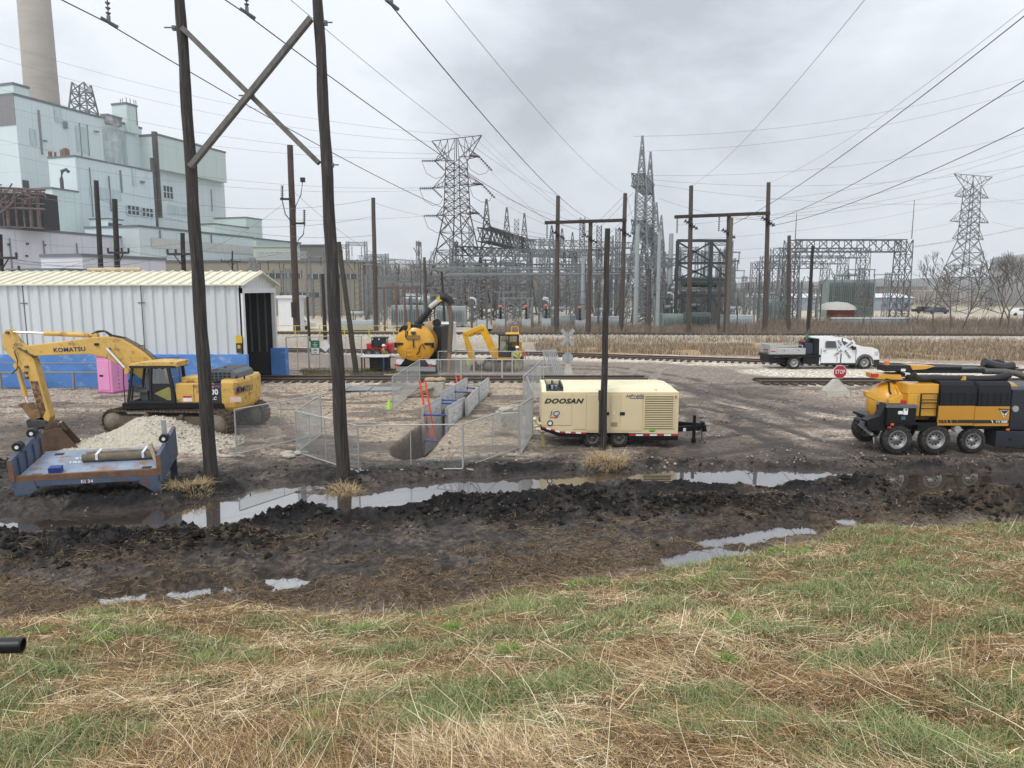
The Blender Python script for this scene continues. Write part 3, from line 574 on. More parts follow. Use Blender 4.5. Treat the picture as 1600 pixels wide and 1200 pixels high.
    MB().bx(z(740, 0)[0]-.03, z(740, 0)[0]+.03, -.03, -.017, z(0, 580)[1], z(0, 566)[1]).build('white_decal', whitel, t)
    MB().bx(z(1280, 0)[0]-.05, z(1280, 0)[0]+.05, .5, .52, zc-.06, zc+.06).build('white_decal', whitel, t)
def wheel(x, y, z, r, w, parent, dirty=False, rimm=None, dish=.55, n=28, dual=False):
    e = MB(); h = w/2
    e.lathe([(r*.62, -h*.9), (r*.9, -h), (r*.985, -h*.8), (r, -h*.5), (r, h*.5), (r*.985, h*.8), (r*.9, h), (r*.62, h*.9)], (0, 0, 0), n, 'y')
    if r > .3:
        for i in range(n*2): a = i*math.pi/n; c, s = math.cos(a), math.sin(a); e.bar((c*(r+.004), -h*.75, s*(r+.004)), (c*(r+.004), h*.75, s*(r+.004)), r*.045, .012)
    t_ = e.build('wheel', tyre, parent, (x, y, z))
    m = MB(); rr = r*.63
    m.lathe([(rr, -h*.92), (rr*.92, -h*.98), (rr*.86, -h*.7), (rr*.8, -h*.35), (rr*.3, -h*.3), (rr*.26, -h*.75), (0, -h*.8)], (0, 0, 0), n, 'y')
    m.build('rim', rimm or (mat('muddy_rim', (.11, .10, .085), .8, .1, .3, 6) if dirty else mat('aluminium_rim', (.30, .30, .29), .45, .6, .2, 4, rust=(.1, .09, .08), rustamt=.4)), t_)
    hb = MB()
    for i in range(10 if r > .45 else 8): a = i*2*math.pi/(10 if r > .45 else 8); hb.cyl((rr*.55*math.cos(a), -h*.45, rr*.55*math.sin(a)), (rr*.55*math.cos(a), -h*.31, rr*.55*math.sin(a)), rr*.1, n=6)
    hb.build('wheel_nuts', blk, t_)
    return t_
compressor()
# ------------------------------------------------------------ large yellow excavator
def tracks(t, x0, x1, y, w, R0, R1, m=None, shoe=.17, nm='track'):
    """crawler: belt of shoes round idler and sprocket with rollers between"""
    path = []; n = 14
    for i in range(n+1): a = math.pi/2+math.pi*i/n; path.append((x0+R0*math.cos(a), R0+R0*math.sin(a)))
    for i in range(n+1): a = -math.pi/2+math.pi*i/n; path.append((x1+R1*math.cos(a), R1+R1*math.sin(a)))
    path.append(path[0]); mb = MB(); acc = 0
    mb_in = MB(); mb_in.prism(path[:-1], y-w*.5+.02, y+w*.5-.02)
    b = MB()
    L_ = 0; pts = []
    for i in range(len(path)-1):
        a, c = Vector(path[i]), Vector(path[i+1]); d = (c-a).length; 
        while acc < d: p = a.lerp(c, acc/d); dr = (c-a).normalized(); pts.append((p, dr)); acc += shoe
        acc -= d
    for p, dr in pts:
        nrm = Vector((dr.y, -dr.x)); c = p+nrm*.0
        M_ = Matrix(((dr.x, 0, nrm.x), (0, 1, 0), (dr.y, 0, nrm.y)))
        b.box((c.x, y, c.y), (shoe*.86, w, .05), m=M_)
        b.box((c.x+nrm.x*.04, y, c.y+nrm.y*.04), (.03, w*.98, .05), m=M_)
    tr = b.build(nm, m or trackm, t)
    f = MB(); hz = min(R0, R1); f.prism([(x0, .18), (x1, .18), (x1, hz*1.5), (x1-.4, hz*1.75), (x0+.4, hz*1.55), (x0, hz*1.3)], y-w*.42, y+w*.42); 
    nr = max(4, int((x1-x0)/.45))
    for i in range(nr): x = x0+.35+(x1-x0-.7)*i/(nr-1); f.cyl((x, y-w*.5, .17), (x, y+w*.5, .17), .12, n=12)
    for k in (.35, .68): x = x0+(x1-x0)*k; f.cyl((x, y-w*.52, hz*1.72), (x, y+w*.52, hz*1.72), .09, n=10)
    f.build('track_frame', mat('muddy_frame_steel', (.13, .095, .07), .85, .1, .35, 4), tr)
    for x, r in ((x0, R0), (x1, R1)): f = MB(); f.lathe([(0, -w*.52), (r*.5, -w*.52), (r*.55, -w*.45), (r*.86, -w*.42), (r*.88, w*.42), (0, w*.42)], (x, y, r), 20, 'y'); f.build('sprocket', mat('muddy_sprocket', (.2, .165, .13), .85, .1, .3, 4), tr)
    return tr
def excav_big():
    rz = R(-11); nb = G(257, 678); c, s = math.cos(rz), math.sin(rz); o = Vector((nb.x-s*1.3, nb.y+c*1.3, 0)); rT = rz; rz = R(1)
    t = thing('excavator', 'large faded-yellow crawler excavator with raised elbow boom, parked behind the gravel pile', 'excavator', o, rz)
    q = lambda zx, zy, y0: PL(o, rz, y0, zx/3.75, 480+zy/3.75)
    x0 = PL(o, rT, -1.6, 655/3.75, 666)[0]; x1 = PL(o, rT, -1.6, 1262/3.75, 666)[0]
    for y in (-1.3, 1.3): tracks(t, x0, x1, y, .62, .46, .5).rotation_euler = (0, 0, rT-rz)
    mb = MB(); mb.cyl((0, 0, .75), (0, 0, 1.12), .75, n=24); mb.bx(-1, 1, -1, 1, .45, .85); mb.build('undercarriage', darkst, t)
    yn = -1.45                                         # near side of the house
    S = lambda zx, zy, y0=yn: q(zx, zy, y0)
    xf = S(715, 590)[0]; xcb = S(1030, 500)[0]; xcw = S(1297, 520)[0]; xr = q(1497, 520, .1)[0]; zd0 = S(1000, 598)[1]; zd1 = S(1000, 560)[1]; zh = S(1150, 448)[1]
    MB().bx(xf, xcw+.1, yn, 1.45, zd0, zd1).build('deck_frame', blkp, t, bevel=.03)
    bd = MB(); bd.bx(xcb, xcw-.62, yn, .0, zd1, zh); bd.bx(xcb, xcw, .0, 1.42, zd1, zh-.15); bd.bx(xcb+.1, xcb+1.05, -1.1, -.2, zh, zh+.22)
    bd.build('body_panels', kyel, t, bevel=.03)
    MB().bx(xcb+.7, xcb+.72, yn-.006, yn+.01, zd1+.05, zh-.04).build('panel_seam', darkst, t)
    sp = MB().bx(xcw-.62, xcw-.002, yn-.004, 0, zd1, zh-.02).build('side_panel', mat('black_side_panel', (.03, .03, .035), .5), t)
    xs = xcw-.31
    text('model_lettering', 'PC', .24, kyel2, sp, (xs-.12, yn-.015, zd1+.68), FRONT, .03, .1, 1)
    text('model_lettering', '300', .3, whitel, sp, (xs-.03, yn-.015, zd1+.42), FRONT, .03, 0, .95)
    text('model_lettering', 'LC', .16, whitel, sp, (xs+.02, yn-.015, zd1+.17), FRONT, .03, .1, 1)
    for k, m_ in ((0, mat('maroon_stripe', (.25, .1, .12), .5)), (.07, bluep)): MB().bx(xcw-.62, xcw, yn-.012, yn-.003, zh-.12-k, zh-.08-k).build('stripe', m_, sp)
    # counterweight: rounded block at the rear
    prof = []; 
    for i in range(9): a = -math.pi/2+math.pi*i/8; prof.append((xcw+.55+(xr-xcw-.55)*math.cos(a), 1.42*math.sin(a)))
    cwp = [(xcw, -1.45), (xcw+.5, -1.45)]+prof[1:-1]+[(xcw+.5, 1.45), (xcw, 1.45)]
    mb = MB(); cx = xcw+.3; z0c, z1c = zd0-.12, zh+.14; n = len(cwp); vs = []
    for zz, k in ((z0c, .8), (z0c+.18, .95), (z0c+.35, 1), (z1c-.12, 1), (z1c, .93)): vs += [(xcw+(x-xcw)*k, y*(1 if k == 1 else .5+.5*k), zz) for x, y in cwp]
    mb.add(vs, [(i*n+j, i*n+(j+1) % n, (i+1)*n+(j+1) % n, (i+1)*n+j) for i in range(4) for j in range(n)], smooth=False); mb.add(vs[-n:], [tuple(range(n))]); mb.add(vs[:n], [tuple(range(n))[::-1]])
    cw = mb.build('counterweight', kyel, t, bevel=.02)
    for i, ch in enumerate('KOMATSU'):
        a_ = R(-74+i*8.6); ea, eb = xr-xcw-.55, 1.42; nx, ny = math.cos(a_)/ea, math.sin(a_)/eb; text('maker_lettering', ch, .32, navy, cw, (xcw+.55+ea*math.cos(a_)+.03*nx, eb*math.sin(a_)+.035*ny, zh-.28), (math.pi/2, 0, math.atan2(ny, nx)+math.pi/2), .02, 0, .9)
    MB().box((xcw+.55, -1.43, zd1+.12), (.42, .03, .2), R(6)).build('warning_decal', mat('decal_white_red', (.7, .5, .45), .5), cw)
    MB().bx(xcb+.28, xcb+.62, yn-.012, yn, zd1+.05, zd1+.28).build('warning_decal', whitel, t); MB().bx(xcb+.28, xcb+.62, yn-.016, yn-.011, zd1+.2, zd1+.28).build('warning_decal', redp, t)
    # engine hood with ribs
    hm = mat('grey_engine_hood', (.10, .115, .125), .6, 0, .15, 3); hx0 = q(1225, 400, -.95)[0]; hx1 = q(1420, 400, -.4)[0]
    mb = MB(); mb.prism([(hx0, zh-.02), (hx0, zh+.36), (hx0+.2, zh+.46), (hx1-.25, zh+.5), (hx1, zh+.35), (hx1+.05, zh+.1)], -.95, .85)
    for i in range(7): x = hx0+.12+i*(hx1-hx0-.3)/7; mb.bx(x, x+.07, -.96, .86, zh+.44, zh+.53)
    h_ = mb.build('engine_hood', hm, t, bevel=.03)
    mb = MB()
    for i in range(5):
        for j in range(3): mb.bx(hx0+.06+i*.17, hx0+.18+i*.17, -.965, -.93, zh+.06+j*.12, zh+.14+j*.12)
    mb.build('hood_vent', blk, h_)
    p0 = S(1310, 385, -.6); MB().tube([(p0[0], -.5, p0[1]-.15), (p0[0], -.5, p0[1]+.1), (p0[0]+.05, -.5, p0[1]+.25)], .06, 8).build('exhaust_pipe', mat('rusty_exhaust', (.07, .045, .035), .8), t)
    mb = MB()
    for zx in (1390, 1437): p = S(zx, 405, -.9); mb.cyl((p[0], -1.0, zh+.12), (p[0], -1.0, zh+.26), .035, n=8)
    mb.build('lifting_eye', blk, t)
    # cab
    c0, c1 = S(745, 0)[0], S(1040, 0)[0]; zc0 = zd1; ztop = S(880, 330)[1]; y1 = -.42; fr = MB()
    A = S(760, 345); B = S(1030, 345)
    def post(pa, pb, w=.075, y=yn): 
        a, b = S(*pa), S(*pb); fr.bar((a[0], y, a[1]), (b[0], y, b[1]), w, w); 
    for y in (yn, y1):
        post((752, 555), (775, 350), .08, y); post((1025, 555), (985, 350), .11, y) if y == yn else post((1030, 555), (1000, 350), .1, y); post((885, 555), (880, 350), .09, y); post((760, 350), (1030, 350), .1, y); post((750, 555), (1030, 555), .1, y)
    fr.bx(c0+.02, c0+.12, yn, y1, zc0, zc0+.12)
    f_o = fr.build('cab_frame', blk, t)
    mb = MB(); a = S(755, 345); b = S(1035, 350)
    mb.prism([(a[0]-.05, a[1]-.02), (a[0]+.1, a[1]+.1), (S(870, 0)[0], a[1]+.2), (S(1020, 0)[0], a[1]+.17), (b[0]+.02, a[1]+.05), (b[0]+.02, a[1]-.05)], yn-.03, y1+.03); mb.build('cab_roof', kyel, t, bevel=.04)
    mb = MB(); a, b, c_, d = S(893, 450), S(890, 550), S(1020, 550), S(1005, 450); mb.prism([a, b, c_, d], yn-.01, yn+.02); dr = mb.build('cab_door', blk, t)
    mb = MB(); tri = [S(905, 505), S(985, 468), S(1000, 470), S(1005, 545), S(985, 545)]; mb.prism(tri, yn-.018, yn-.008); mb.build('door_window', mat('olive_tinted_window', (.25, .24, .07), .15), dr)
    gmat = cabglass()
    mb = MB(); mb.prism([S(895, 362), S(893, 448), S(1003, 448), S(985, 362)], yn+.0, yn+.012); mb.prism([S(775, 362), S(757, 548), S(875, 548), S(872, 362)], y1-.01, y1+.002)
    a, b = S(776, 356), S(754, 548); mb.add([(a[0], yn, a[1]), (a[0], y1, a[1]), (b[0], y1, b[1]), (b[0], yn, b[1])], [(0, 1, 2, 3)]); a, b = S(1002, 356), S(1028, 548); mb.add([(a[0], yn, a[1]), (a[0], y1, a[1]), (b[0], y1, b[1]), (b[0], yn, b[1])], [(0, 1, 2, 3)])
    mb.build('cab_glass', gmat, t)
    mb = MB(); p = S(850, 500, -.9); mb.box((p[0], -.95, zc0+.45), (.5, .5, .14)); mb.box((p[0]+.28, -.95, zc0+.8), (.14, .48, .7)); mb.box((p[0]+.3, -.95, zc0+1.2), (.1, .28, .2)); mb.bx(p[0]-.1, p[0]+.2, -1.1, -.8, zc0, zc0+.4); mb.cyl((p[0]-.45, -1.1, zc0), (p[0]-.35, -1.1, zc0+.7), .04); mb.box((p[0]-.1, -1.2, zc0+.65), (.35, .1, .08)); mb.build('seat', mat('grey_seat', (.09, .09, .095), .8), t)
    mb = MB(); a, b = S(740, 330), S(738, 560); mb.tube([(a[0]-.12, yn-.02, a[1]-.2), (a[0]-.15, yn-.02, (a[1]+b[1])/2), (b[0]-.02, yn-.02, b[1])], .02); mb.build('handrail', blk, t)
    # boom, stick
    yb = -.05
    Bq = lambda l, y0=yb: [q(zx, zy, y0) for zx, zy in l]
    boom = Bq([(150, 232), (172, 222), (400, 196), (560, 174), (645, 168), (725, 186), (790, 220), (860, 268), (925, 325), (1000, 420), (1010, 470), (960, 500), (900, 450), (820, 400), (745, 345), (690, 325), (625, 290), (545, 273), (400, 277), (205, 284), (165, 272)])
    bo = MB().prism(boom, yb-.24, yb+.24).build('boom', kyel, t, bevel=.035)
    a, b = q(313, 250, yb-.26), q(498, 243, yb-.26); tx = text('maker_lettering', 'KOMATSU', .5, navy, bo, ((a[0]+b[0])/2, yb-.252, (a[1]+b[1])/2-.02), (math.pi/2, -math.atan2(b[1]-a[1], b[0]-a[0]), 0), .015, 0, 1)
    tx.dimensions; k = (b[0]-a[0])/max(tx.dimensions.x, .01); tx.scale = (k, .9*k, 1)
    st = Bq([(30, 160), (48, 132), (72, 128), (112, 195), (160, 240), (215, 300), (262, 470), (312, 640), (300, 668), (280, 668), (235, 560), (190, 440), (120, 330), (60, 270), (34, 240)])
    so_ = MB().prism(st, yb-.19, yb+.19).build('stick', kyel, t, bevel=.03)
    MB().add([(0, 0, 0)], []) 
    mb = MB(); mb.prism(Bq([(195, 430), (240, 430), (285, 600), (268, 640), (240, 600)]), yb-.196, yb-.19); mb.build('worn_patch', mat('scraped_rusty_paint', (.30, .19, .08), .8, 0, .5, 3, rust=(.1, .05, .03), rustamt=.9), so_)
    def cylr(a, b, k, y, r, nm, rb=.55):
        a = q(*a, y); b = q(*b, y); a3 = Vector((a[0], y, a[1])); b3 = Vector((b[0], y, b[1])); m3 = a3.lerp(b3, k)
        o1 = MB().cyl(a3, m3, r, n=12).cyl(a3+Vector((0, -r, 0)), a3+Vector((0, r, 0)), r*1.15, n=12).build(nm, kyel, t)
        MB().cyl(m3, b3, r*rb, n=10).build('piston_rod', chrome, o1)
    cylr((745, 372), (625, 240), .12, yb-.36, .105, 'boom_cylinder'); cylr((745, 372), (625, 240), .12, yb+.36, .105, 'boom_cylinder')
    cylr((560, 165), (62, 145), .6, yb, .1, 'stick_cylinder'); cylr((100, 340), (165, 570), .8, yb-.0, .09, 'bucket_cylinder')
    mb = MB(); l = Bq([(140, 570), (175, 560), (205, 600), (250, 600), (258, 640), (215, 655), (190, 640)]); mb.prism(l, yb-.22, yb+.22); mb.cyl((l[0][0], yb-.26, l[0][1]), (l[0][0], yb+.26, l[0][1]), .07); mb.build('bucket_linkage', mat('rusty_linkage', (.2, .12, .05), .7, 0, .4, 3), t)
    mb = MB(); l = Bq([(175, 660), (190, 648), (290, 658), (300, 690), (240, 705), (185, 700)]); mb.prism(l, yb-.28, yb+.28); mb.build('quick_coupler', mat('dark_coupler', (.06, .06, .06), .5, .3, .3, 5), t, bevel=.03)
    mb = MB()
    for k in range(3): mb.tube([Vector((p[0], yb-.1+.1*k, p[1])) for p in Bq([(545, 155), (580, 138+4*k), (615, 136+3*k), (645, 160), (660, 175)])], .022, 6)
    mb.build('hydraulic_hose', blk, t); mb = MB()
    mb.tube([Vector((p[0], yb-.27, p[1])) for p in Bq([(215, 290-10), (130, 235), (110, 255), (130, 310), (125, 360), (95, 385)])], .022, 6)
    for k in range(3): mb.tube([Vector((p[0], yb-.15+.15*k, p[1]+.03)) for p in Bq([(650, 168), (730, 184), (795, 218), (865, 266), (915, 310)])], .018, 5)
    mb.build('hydraulic_hose', blk, t)
    mb = MB(); a = q(565, 218, yb-.28); mb.box((a[0], yb-.28, a[1]), (.14, .08, .1)); mb.build('work_lamp', blk, t)
    mb = MB()
    for zx, zy in ((42, 150), (150, 385), (155, 415), (153, 350), (640, 245), (150, 258)): p = q(zx, zy, yb-.26); mb.cyl((p[0], yb-.3, p[1]), (p[0], yb+.3, p[1]), .06)
    mb.build('pivot_pin', mat('greasy_pin', (.12, .09, .05), .5, .3), t)
    mb = MB(); p = S(1120, 350, .6)
    mb.bx(xcb+.6, xcb+1.2, .5, .56, zh, zh+.35); mb.build('rail_guard', mat('red_brown_rail', (.3, .1, .03), .5), t)
def cabglass():
    if 'cab_glass' in MATS: return MATS['cab_glass']
    m = bpy.data.materials.new('cab_glass'); MATS['cab_glass'] = m; m.use_nodes = True; nt = m.node_tree; nt.nodes.remove(nt.nodes['Principled BSDF']); o = nt.nodes['Material Output']
    tr = nt.nodes.new('ShaderNodeBsdfTransparent'); tr.inputs[0].default_value = (.5, .54, .52, 1); g = nt.nodes.new('ShaderNodeBsdfGlossy'); g.inputs[1 if False else 'Roughness'].default_value = .05
    ms = nt.nodes.new('ShaderNodeMixShader'); ms.inputs[0].default_value = .14; nt.links.new(tr.outputs[0], ms.inputs[1]); nt.links.new(g.outputs[0], ms.inputs[2]); nt.links.new(ms.outputs[0], o.inputs[0]); return m
excav_big()
# ------------------------------------------------------------ black and ochre vacuum truck
def vac_side():
    o = G(1440, 710); t = thing('vacuum_truck', 'black and ochre vacuum excavation truck seen from the side, cut by the right edge', 'truck', o)
    q = lambda zx, zy, y0=0: PL(o, 0, y0, 1340+zx/6.154, 560+zy/6.154)
    X = lambda zx: q(zx, 400)[0]; Zz = lambda zy, y0=0: q(600, zy, y0)[1]
    D = 2.4; xR = X(1600)+6.2
    fr = MB(); fr.bx(X(280), xR, .35, .6, Zz(700), Zz(640)); fr.bx(X(280), xR, D-.6, D-.35, Zz(700), Zz(640)); fr.bx(X(285), X(1480), 0, D, Zz(642), Zz(618)); fr.bx(X(600), X(790), .02, 1.0, Zz(700), Zz(618))
    fr.build('chassis', blkp, t)
    for zx, zy, r, m_ in ((415, 795, .52, 1), (785, 795, .52, 1), (1150, 785, .44, 0)):
        zc = r if m_ else r+.03
        for y in (.14, D-.14): wheel(X(zx), y, zc, r, .28, t)
    wheel(xR-3.2, .16, .52, .52, .3, t); wheel(xR-3.2, D-.16, .52, .52, .3, t)
    # debris tank: long drum with a domed rear door
    X0, Z0 = X, Zz; X = lambda zx: q(zx, 400, 1.2)[0]; y = 1.2; zt = Zz(232, .9); r = .8; zc = zt-r
    pr = [(0, X(120)), (r*.35, X(125)), (r*.68, X(150)), (r*.9, X(200)), (r*.98, X(262)), (r*1.04, X(263)), (r*1.04, X(282)), (r*.99, X(283)), (r*.99, X(318)), (r*1.05, X(319)), (r*1.05, X(338)), (r, X(340)), (r, X(670)), (r*1.04, X(671)), (r*1.04, X(690)), (r, X(692)), (r, X(1450)), (0, X(1500))]
    tk = MB().lathe([(a, b) for a, b in pr], (0, y, zc), 36, 'x').build('debris_tank', vyel, t)
    X = X0
    m = MB(); m.bx(X(490), X(795), .12, .9, Zz(345), Zz(252)); m.prism([(X(320), Zz(400)), (X(435), Zz(345)), (X(430), Zz(440)), (X(320), Zz(440))], .1, .3); m.bx(X(500), X(795), .1, .5, Zz(560), Zz(345)); m.build('tank_side_box', vyel, tk, bevel=.02)
    m = MB(); m.prism([(X(100), Zz(325)), (X(150), Zz(322)), (X(262), Zz(395)), (X(215), Zz(420)), (X(110), Zz(375))], .2, .42); m.build('door_arm', vyel, tk, bevel=.02)
    m = MB(); m.prism([(X(280), Zz(180)), (X(520), Zz(185)), (X(545), Zz(232)), (X(290), Zz(228))], .8, 1.6); m.build('boom_mount', vyel, tk)
    m = MB()
    m.tube([(X(335), .35, Zz(230)), (X(345), .3, Zz(330)), (X(355), .25, Zz(355))], .035); m.tube([(X(330), .5, Zz(215)), (X(420), .45, Zz(235)), (X(520), .45, Zz(225))], .03)
    m.build('hydraulic_hose', blk, tk)
    # cabinet with lid
    cb = MB().bx(X(292), X(570), -.02, .75, Zz(622), Zz(470)).build('tool_cabinet', blkp, t, bevel=.01)
    MB().prism([(X(285), Zz(472)), (X(300), Zz(446)), (X(572), Zz(446)), (X(586), Zz(475))], -.05, .78).build('cabinet_lid', mat('grey_lid', (.12, .13, .14), .5), cb)
    MB().bx(X(420), X(560), .2, .5, Zz(446), Zz(416)).build('red_tray', redp, cb)
    for a, b, c_, d in ((395, 440, 535, 505), (445, 487, 540, 480), (460, 480, 500, 485)): MB().bx(X(a), X(b), -.034, -.02, Zz(c_), Zz(d)).build('instruction_decal', whitel, cb)
    MB().bx(X(428), X(468), -.04, -.02, Zz(590), Zz(556)).build('control_screen', mat('teal_screen', (.04, .12, .12), .2), cb)
    m = MB()
    for zx in (612, 775): m.bx(X(zx)-.02, X(zx)+.02, .0, .04, Zz(560), Zz(340))
    for zy in (342, 400, 430, 485, 560): m.bx(X(612), X(775), .0, .04, Zz(zy)-.015, Zz(zy)+.015)
    m.build('ladder', blkp, t)
    m = MB(); m.prism([(X(240), Zz(560)), (X(290), Zz(440)), (X(290), Zz(640)), (X(300), Zz(700)), (X(150), Zz(700)), (X(110), Zz(600))], .1, .5); m.bx(X(235), X(292), .6, 1.2, Zz(760), Zz(610)); m.cyl((X(140), .5, Zz(640)), (X(140), 1.0, Zz(640)), .12)
    m.build('rear_frame', blkp, t)
    m = MB(); m.prism([(X(82), Zz(610)), (X(150), Zz(625)), (X(175), Zz(670)), (X(140), Zz(705)), (X(75), Zz(660))], .25, .33); bk = m.build('light_bracket', mat('grey_bracket', (.1, .1, .105), .5), t); MB().prism([(X(112), Zz(630)), (X(145), Zz(640)), (X(150), Zz(668)), (X(118), Zz(670))], .235, .25).build('bracket_opening', blk, bk)
    for zx, y_, k in ((205, .0, 0), (50, 2.1, -.0)):
        m = MB(); dx = .33; zt_ = Zz(745, y_) if zx == 205 else q(50, 640, y_)[1]; zb_ = Zz(890, y_) if zx == 205 else q(50, 790, y_)[1]; xx = q(zx, 800, y_)[0]
        fl = MB().box((xx, y_+.3, (zt_+zb_)/2), (.03, .6, zt_-zb_), R(-20)).build('mud_flap', mat('mud_flap_rubber', (.03, .03, .03), .6), t)
        MB().add([(xx-.03, y_+.1, zb_+.42), (xx-.03, y_+.38, zb_+.42), (xx-.03, y_+.24, zb_+.12)], [(0, 1, 2)]).build('flap_emblem', whitel, fl)
    m = MB(); m.bar((q(15, 620, 2.1)[0], 2.2, q(15, 625, 2.1)[1]), (X(175), 0.1, Zz(735)), .08, .1); m.build('rear_bumper', mat('scuffed_grey', (.2, .2, .2), .5), t)
    for zx, zy, m_ in ((300, 660, 'r'), (328, 633, 'o'), (1437, 682, 'o')): p = q(zx, zy); MB().box((p[0], -.03, p[1]), (.1, .05, .07)).build('marker_light', mat('red_lens', (.5, .02, .02), .3) if m_ == 'r' else MATS['amber_lens'], t)
    MB().box((X(220), .5, Zz(180)), (.22, .1, .12)).build('tail_lamp', MATS['red_lens'], tk)
    # body side panels
    def prof(za, zb, x0, x1, nm, m_):
        b = MB(); pts = [(0, Zz(zb)), (0.0, Zz(330)), (.06, Zz(260)), (.16, Zz(za+4)), (.3, Zz(za)), (D-.3, Zz(za)), (D-.16, Zz(za+4)), (D-.06, Zz(260)), (D, Zz(330)), (D, Zz(zb))]
        n = len(pts); vs = [(x0, y_, z_) for y_, z_ in pts]+[(x1, y_, z_) for y_, z_ in pts]
        b.add(vs, [(j, j+1, n+j+1, n+j)[::-1] for j in range(n-1)]+[tuple(range(n)), tuple(range(n, 2*n))[::-1]])
        if nm == 'black_cover':
            for i in range(5): xx = x0+(x1-x0)*(i+.5)/5; b.bx(xx-.01, xx+.01, -.012, .0, Zz(zb)+.05, Zz(330))
        return b.build(nm, m_, t, smooth=False)
    cov = mat('charcoal_cover', (.010, .011, .014), .5, 0, .1, 2, spec=.25); prof(226, 456, X(800), X(1132), 'black_cover', cov); prof(232, 460, X(1162), X(1474), 'black_cover', cov)
    MB().bx(X(1132), X(1162), .05, D-.05, Zz(460), Zz(240)).build('body_core', blkp, t)
    lo = [MB().bx(X(785), X(1131), -.02, .05, Zz(645), Zz(457)).build('lower_panel', vpan, t, bevel=.008), MB().bx(X(1136), X(1470), -.02, .05, Zz(650), Zz(462)).build('lower_panel', vpan, t, bevel=.008)]
    MB().bx(X(790), X(1470), .05, D, Zz(640), Zz(456)).build('body_core', blkp, t)
    b0 = MB(); yz = Zz(606)
    b0.bx(X(975), X(1131), -.03, -.022, Zz(620), Zz(590)); b0.build('black_stripe', blackl, lo[0])
    for i, (a, c_) in enumerate(((790, 806), (812, 834), (842, 862), (872, 902), (912, 966))): MB().prism([(X(a), Zz(590)), (X(c_), Zz(590)), (X(c_)+.03, Zz(620)), (X(a)+.03, Zz(620))], -.03, -.022).build('black_stripe', blackl, lo[0])
    MB().bx(X(1136), X(1470), -.03, -.022, Zz(622), Zz(591)).build('black_stripe', blackl, lo[1])
    MB().prism([(X(1298), Zz(592)), (X(1306), Zz(592)), (X(1320), Zz(622)), (X(1312), Zz(622))], -.036, -.03).build('white_slash', whitel, lo[1])
    text('model_lettering', 'VXT', .13, whitel, lo[1], (X(1372), -.035, Zz(607)), FRONT, 0, .2, 1); text('model_lettering', '300', .13, whitel, lo[1], (X(1422), -.035, Zz(608)), FRONT, .025, .2, 1)
    text('maker_lettering', 'Vermeer', .12, blackl, lo[1], (X(1420), -.028, Zz(490)), FRONT, .02, 0, 1)
    tr = lambda s_, y_, m_, cx=1418, cz=528: MB().prism([(X(cx)-s_, Zz(cz)+s_*.8), (X(cx)+s_, Zz(cz)+s_*.8), (X(cx), Zz(cz)-s_)], y_-.004, y_).build('triangle_emblem', m_, lo[1])
    tr(.15, -.024, whitel); tr(.12, -.029, blackl)
    for s_ in (-1, 1): MB().prism([(X(1418)+s_*.01, Zz(536)), (X(1418)+s_*.07, Zz(519)), (X(1418)+s_*.08, Zz(528)), (X(1418)+s_*.01, Zz(546))], -.036, -.032).build('triangle_emblem', whitel, lo[1])
    # front equipment box, fuel tank, cab beyond the frame
    MB().bx(X(1482), X(1482)+2.4, 0, D, Zz(690), Zz(300)).build('blower_cabinet', mat('blue_black_paint', (.007, .009, .014), .4, 0, .15, 3), t, bevel=.03)
    MB().bx(X(1368), X(1368)+2.0, .02, .7, Zz(855), Zz(700)).build('fuel_tank', mat('blue_grey_tank', (.018, .023, .032), .4), t, bevel=.03)
    MB().cyl((X(1507), -.02, Zz(777)), (X(1507), .03, Zz(777)), .04).build('tank_cap', blk, t)
    MB().cyl((X(1522), -.04, Zz(484)), (X(1522), .02, Zz(484)), .11).build('round_lamp', mat('dull_lamp', (.3, .3, .3), .3), t)
    MB().cyl((X(982), -.05, Zz(680)), (X(982), .2, Zz(680)), .12).build('round_lamp', MATS['dull_lamp'], t)
    xc = X(1482)+2.6
    m = MB(); m.prism([(xc, .6), (xc, 2.9), (xc+1.7, 2.9), (xc+2.1, 1.9), (xc+3.6, 1.7), (xc+3.7, .6)], 0.0, D); c_ = m.build('cab', blkp, t, bevel=.05); MB().bx(xc+.5, xc+1.6, -.01, D+.01, 1.9, 2.6).build('side_window', glass, c_)
    # boom and hoses lying on top
    X = lambda zx: q(zx, 400, 1.1)[0]; Zz = lambda zy, y0=0: q(600, zy, 1.0)[1]
    m = MB(); m.bx(X(215), X(360), .9, 1.5, Zz(122), Zz(62)); m.bx(X(360), X(470), .95, 1.45, Zz(135), Zz(66)); m.bx(X(270), X(430), 1.0, 1.4, Zz(180), Zz(142)); bm = m.build('boom_head', blk, t, bevel=.02)
    MB().cyl((X(242), 1.0, Zz(62)), (X(242), 1.0, Zz(25)), .09).build('beacon', mat('amber_beacon', (.7, .2, .05), .25), bm)
    MB().bx(X(372), X(415), .93, .95, Zz(122), Zz(98)).build('white_decal', whitel, bm)
    MB().prism([(X(450), Zz(62)), (X(690), Zz(72)), (X(600), Zz(100)), (X(480), Zz(108))], .9, 1.5).build('yellow_link', vyel, bm)
    m = MB(); m.bx(X(470), X(1180), .98, 1.42, Zz(142), Zz(100)); m.bx(X(640), X(1080), .92, 1.48, Zz(100), Zz(78)); m.build('boom_arm', blk, t, bevel=.02)
    m = MB(); m.cyl((X(940), .9, Zz(96)), (X(1085), .9, Zz(90)), .06); m.build('boom_cylinder', mat('grey_cylinder', (.1, .1, .11), .3), t)
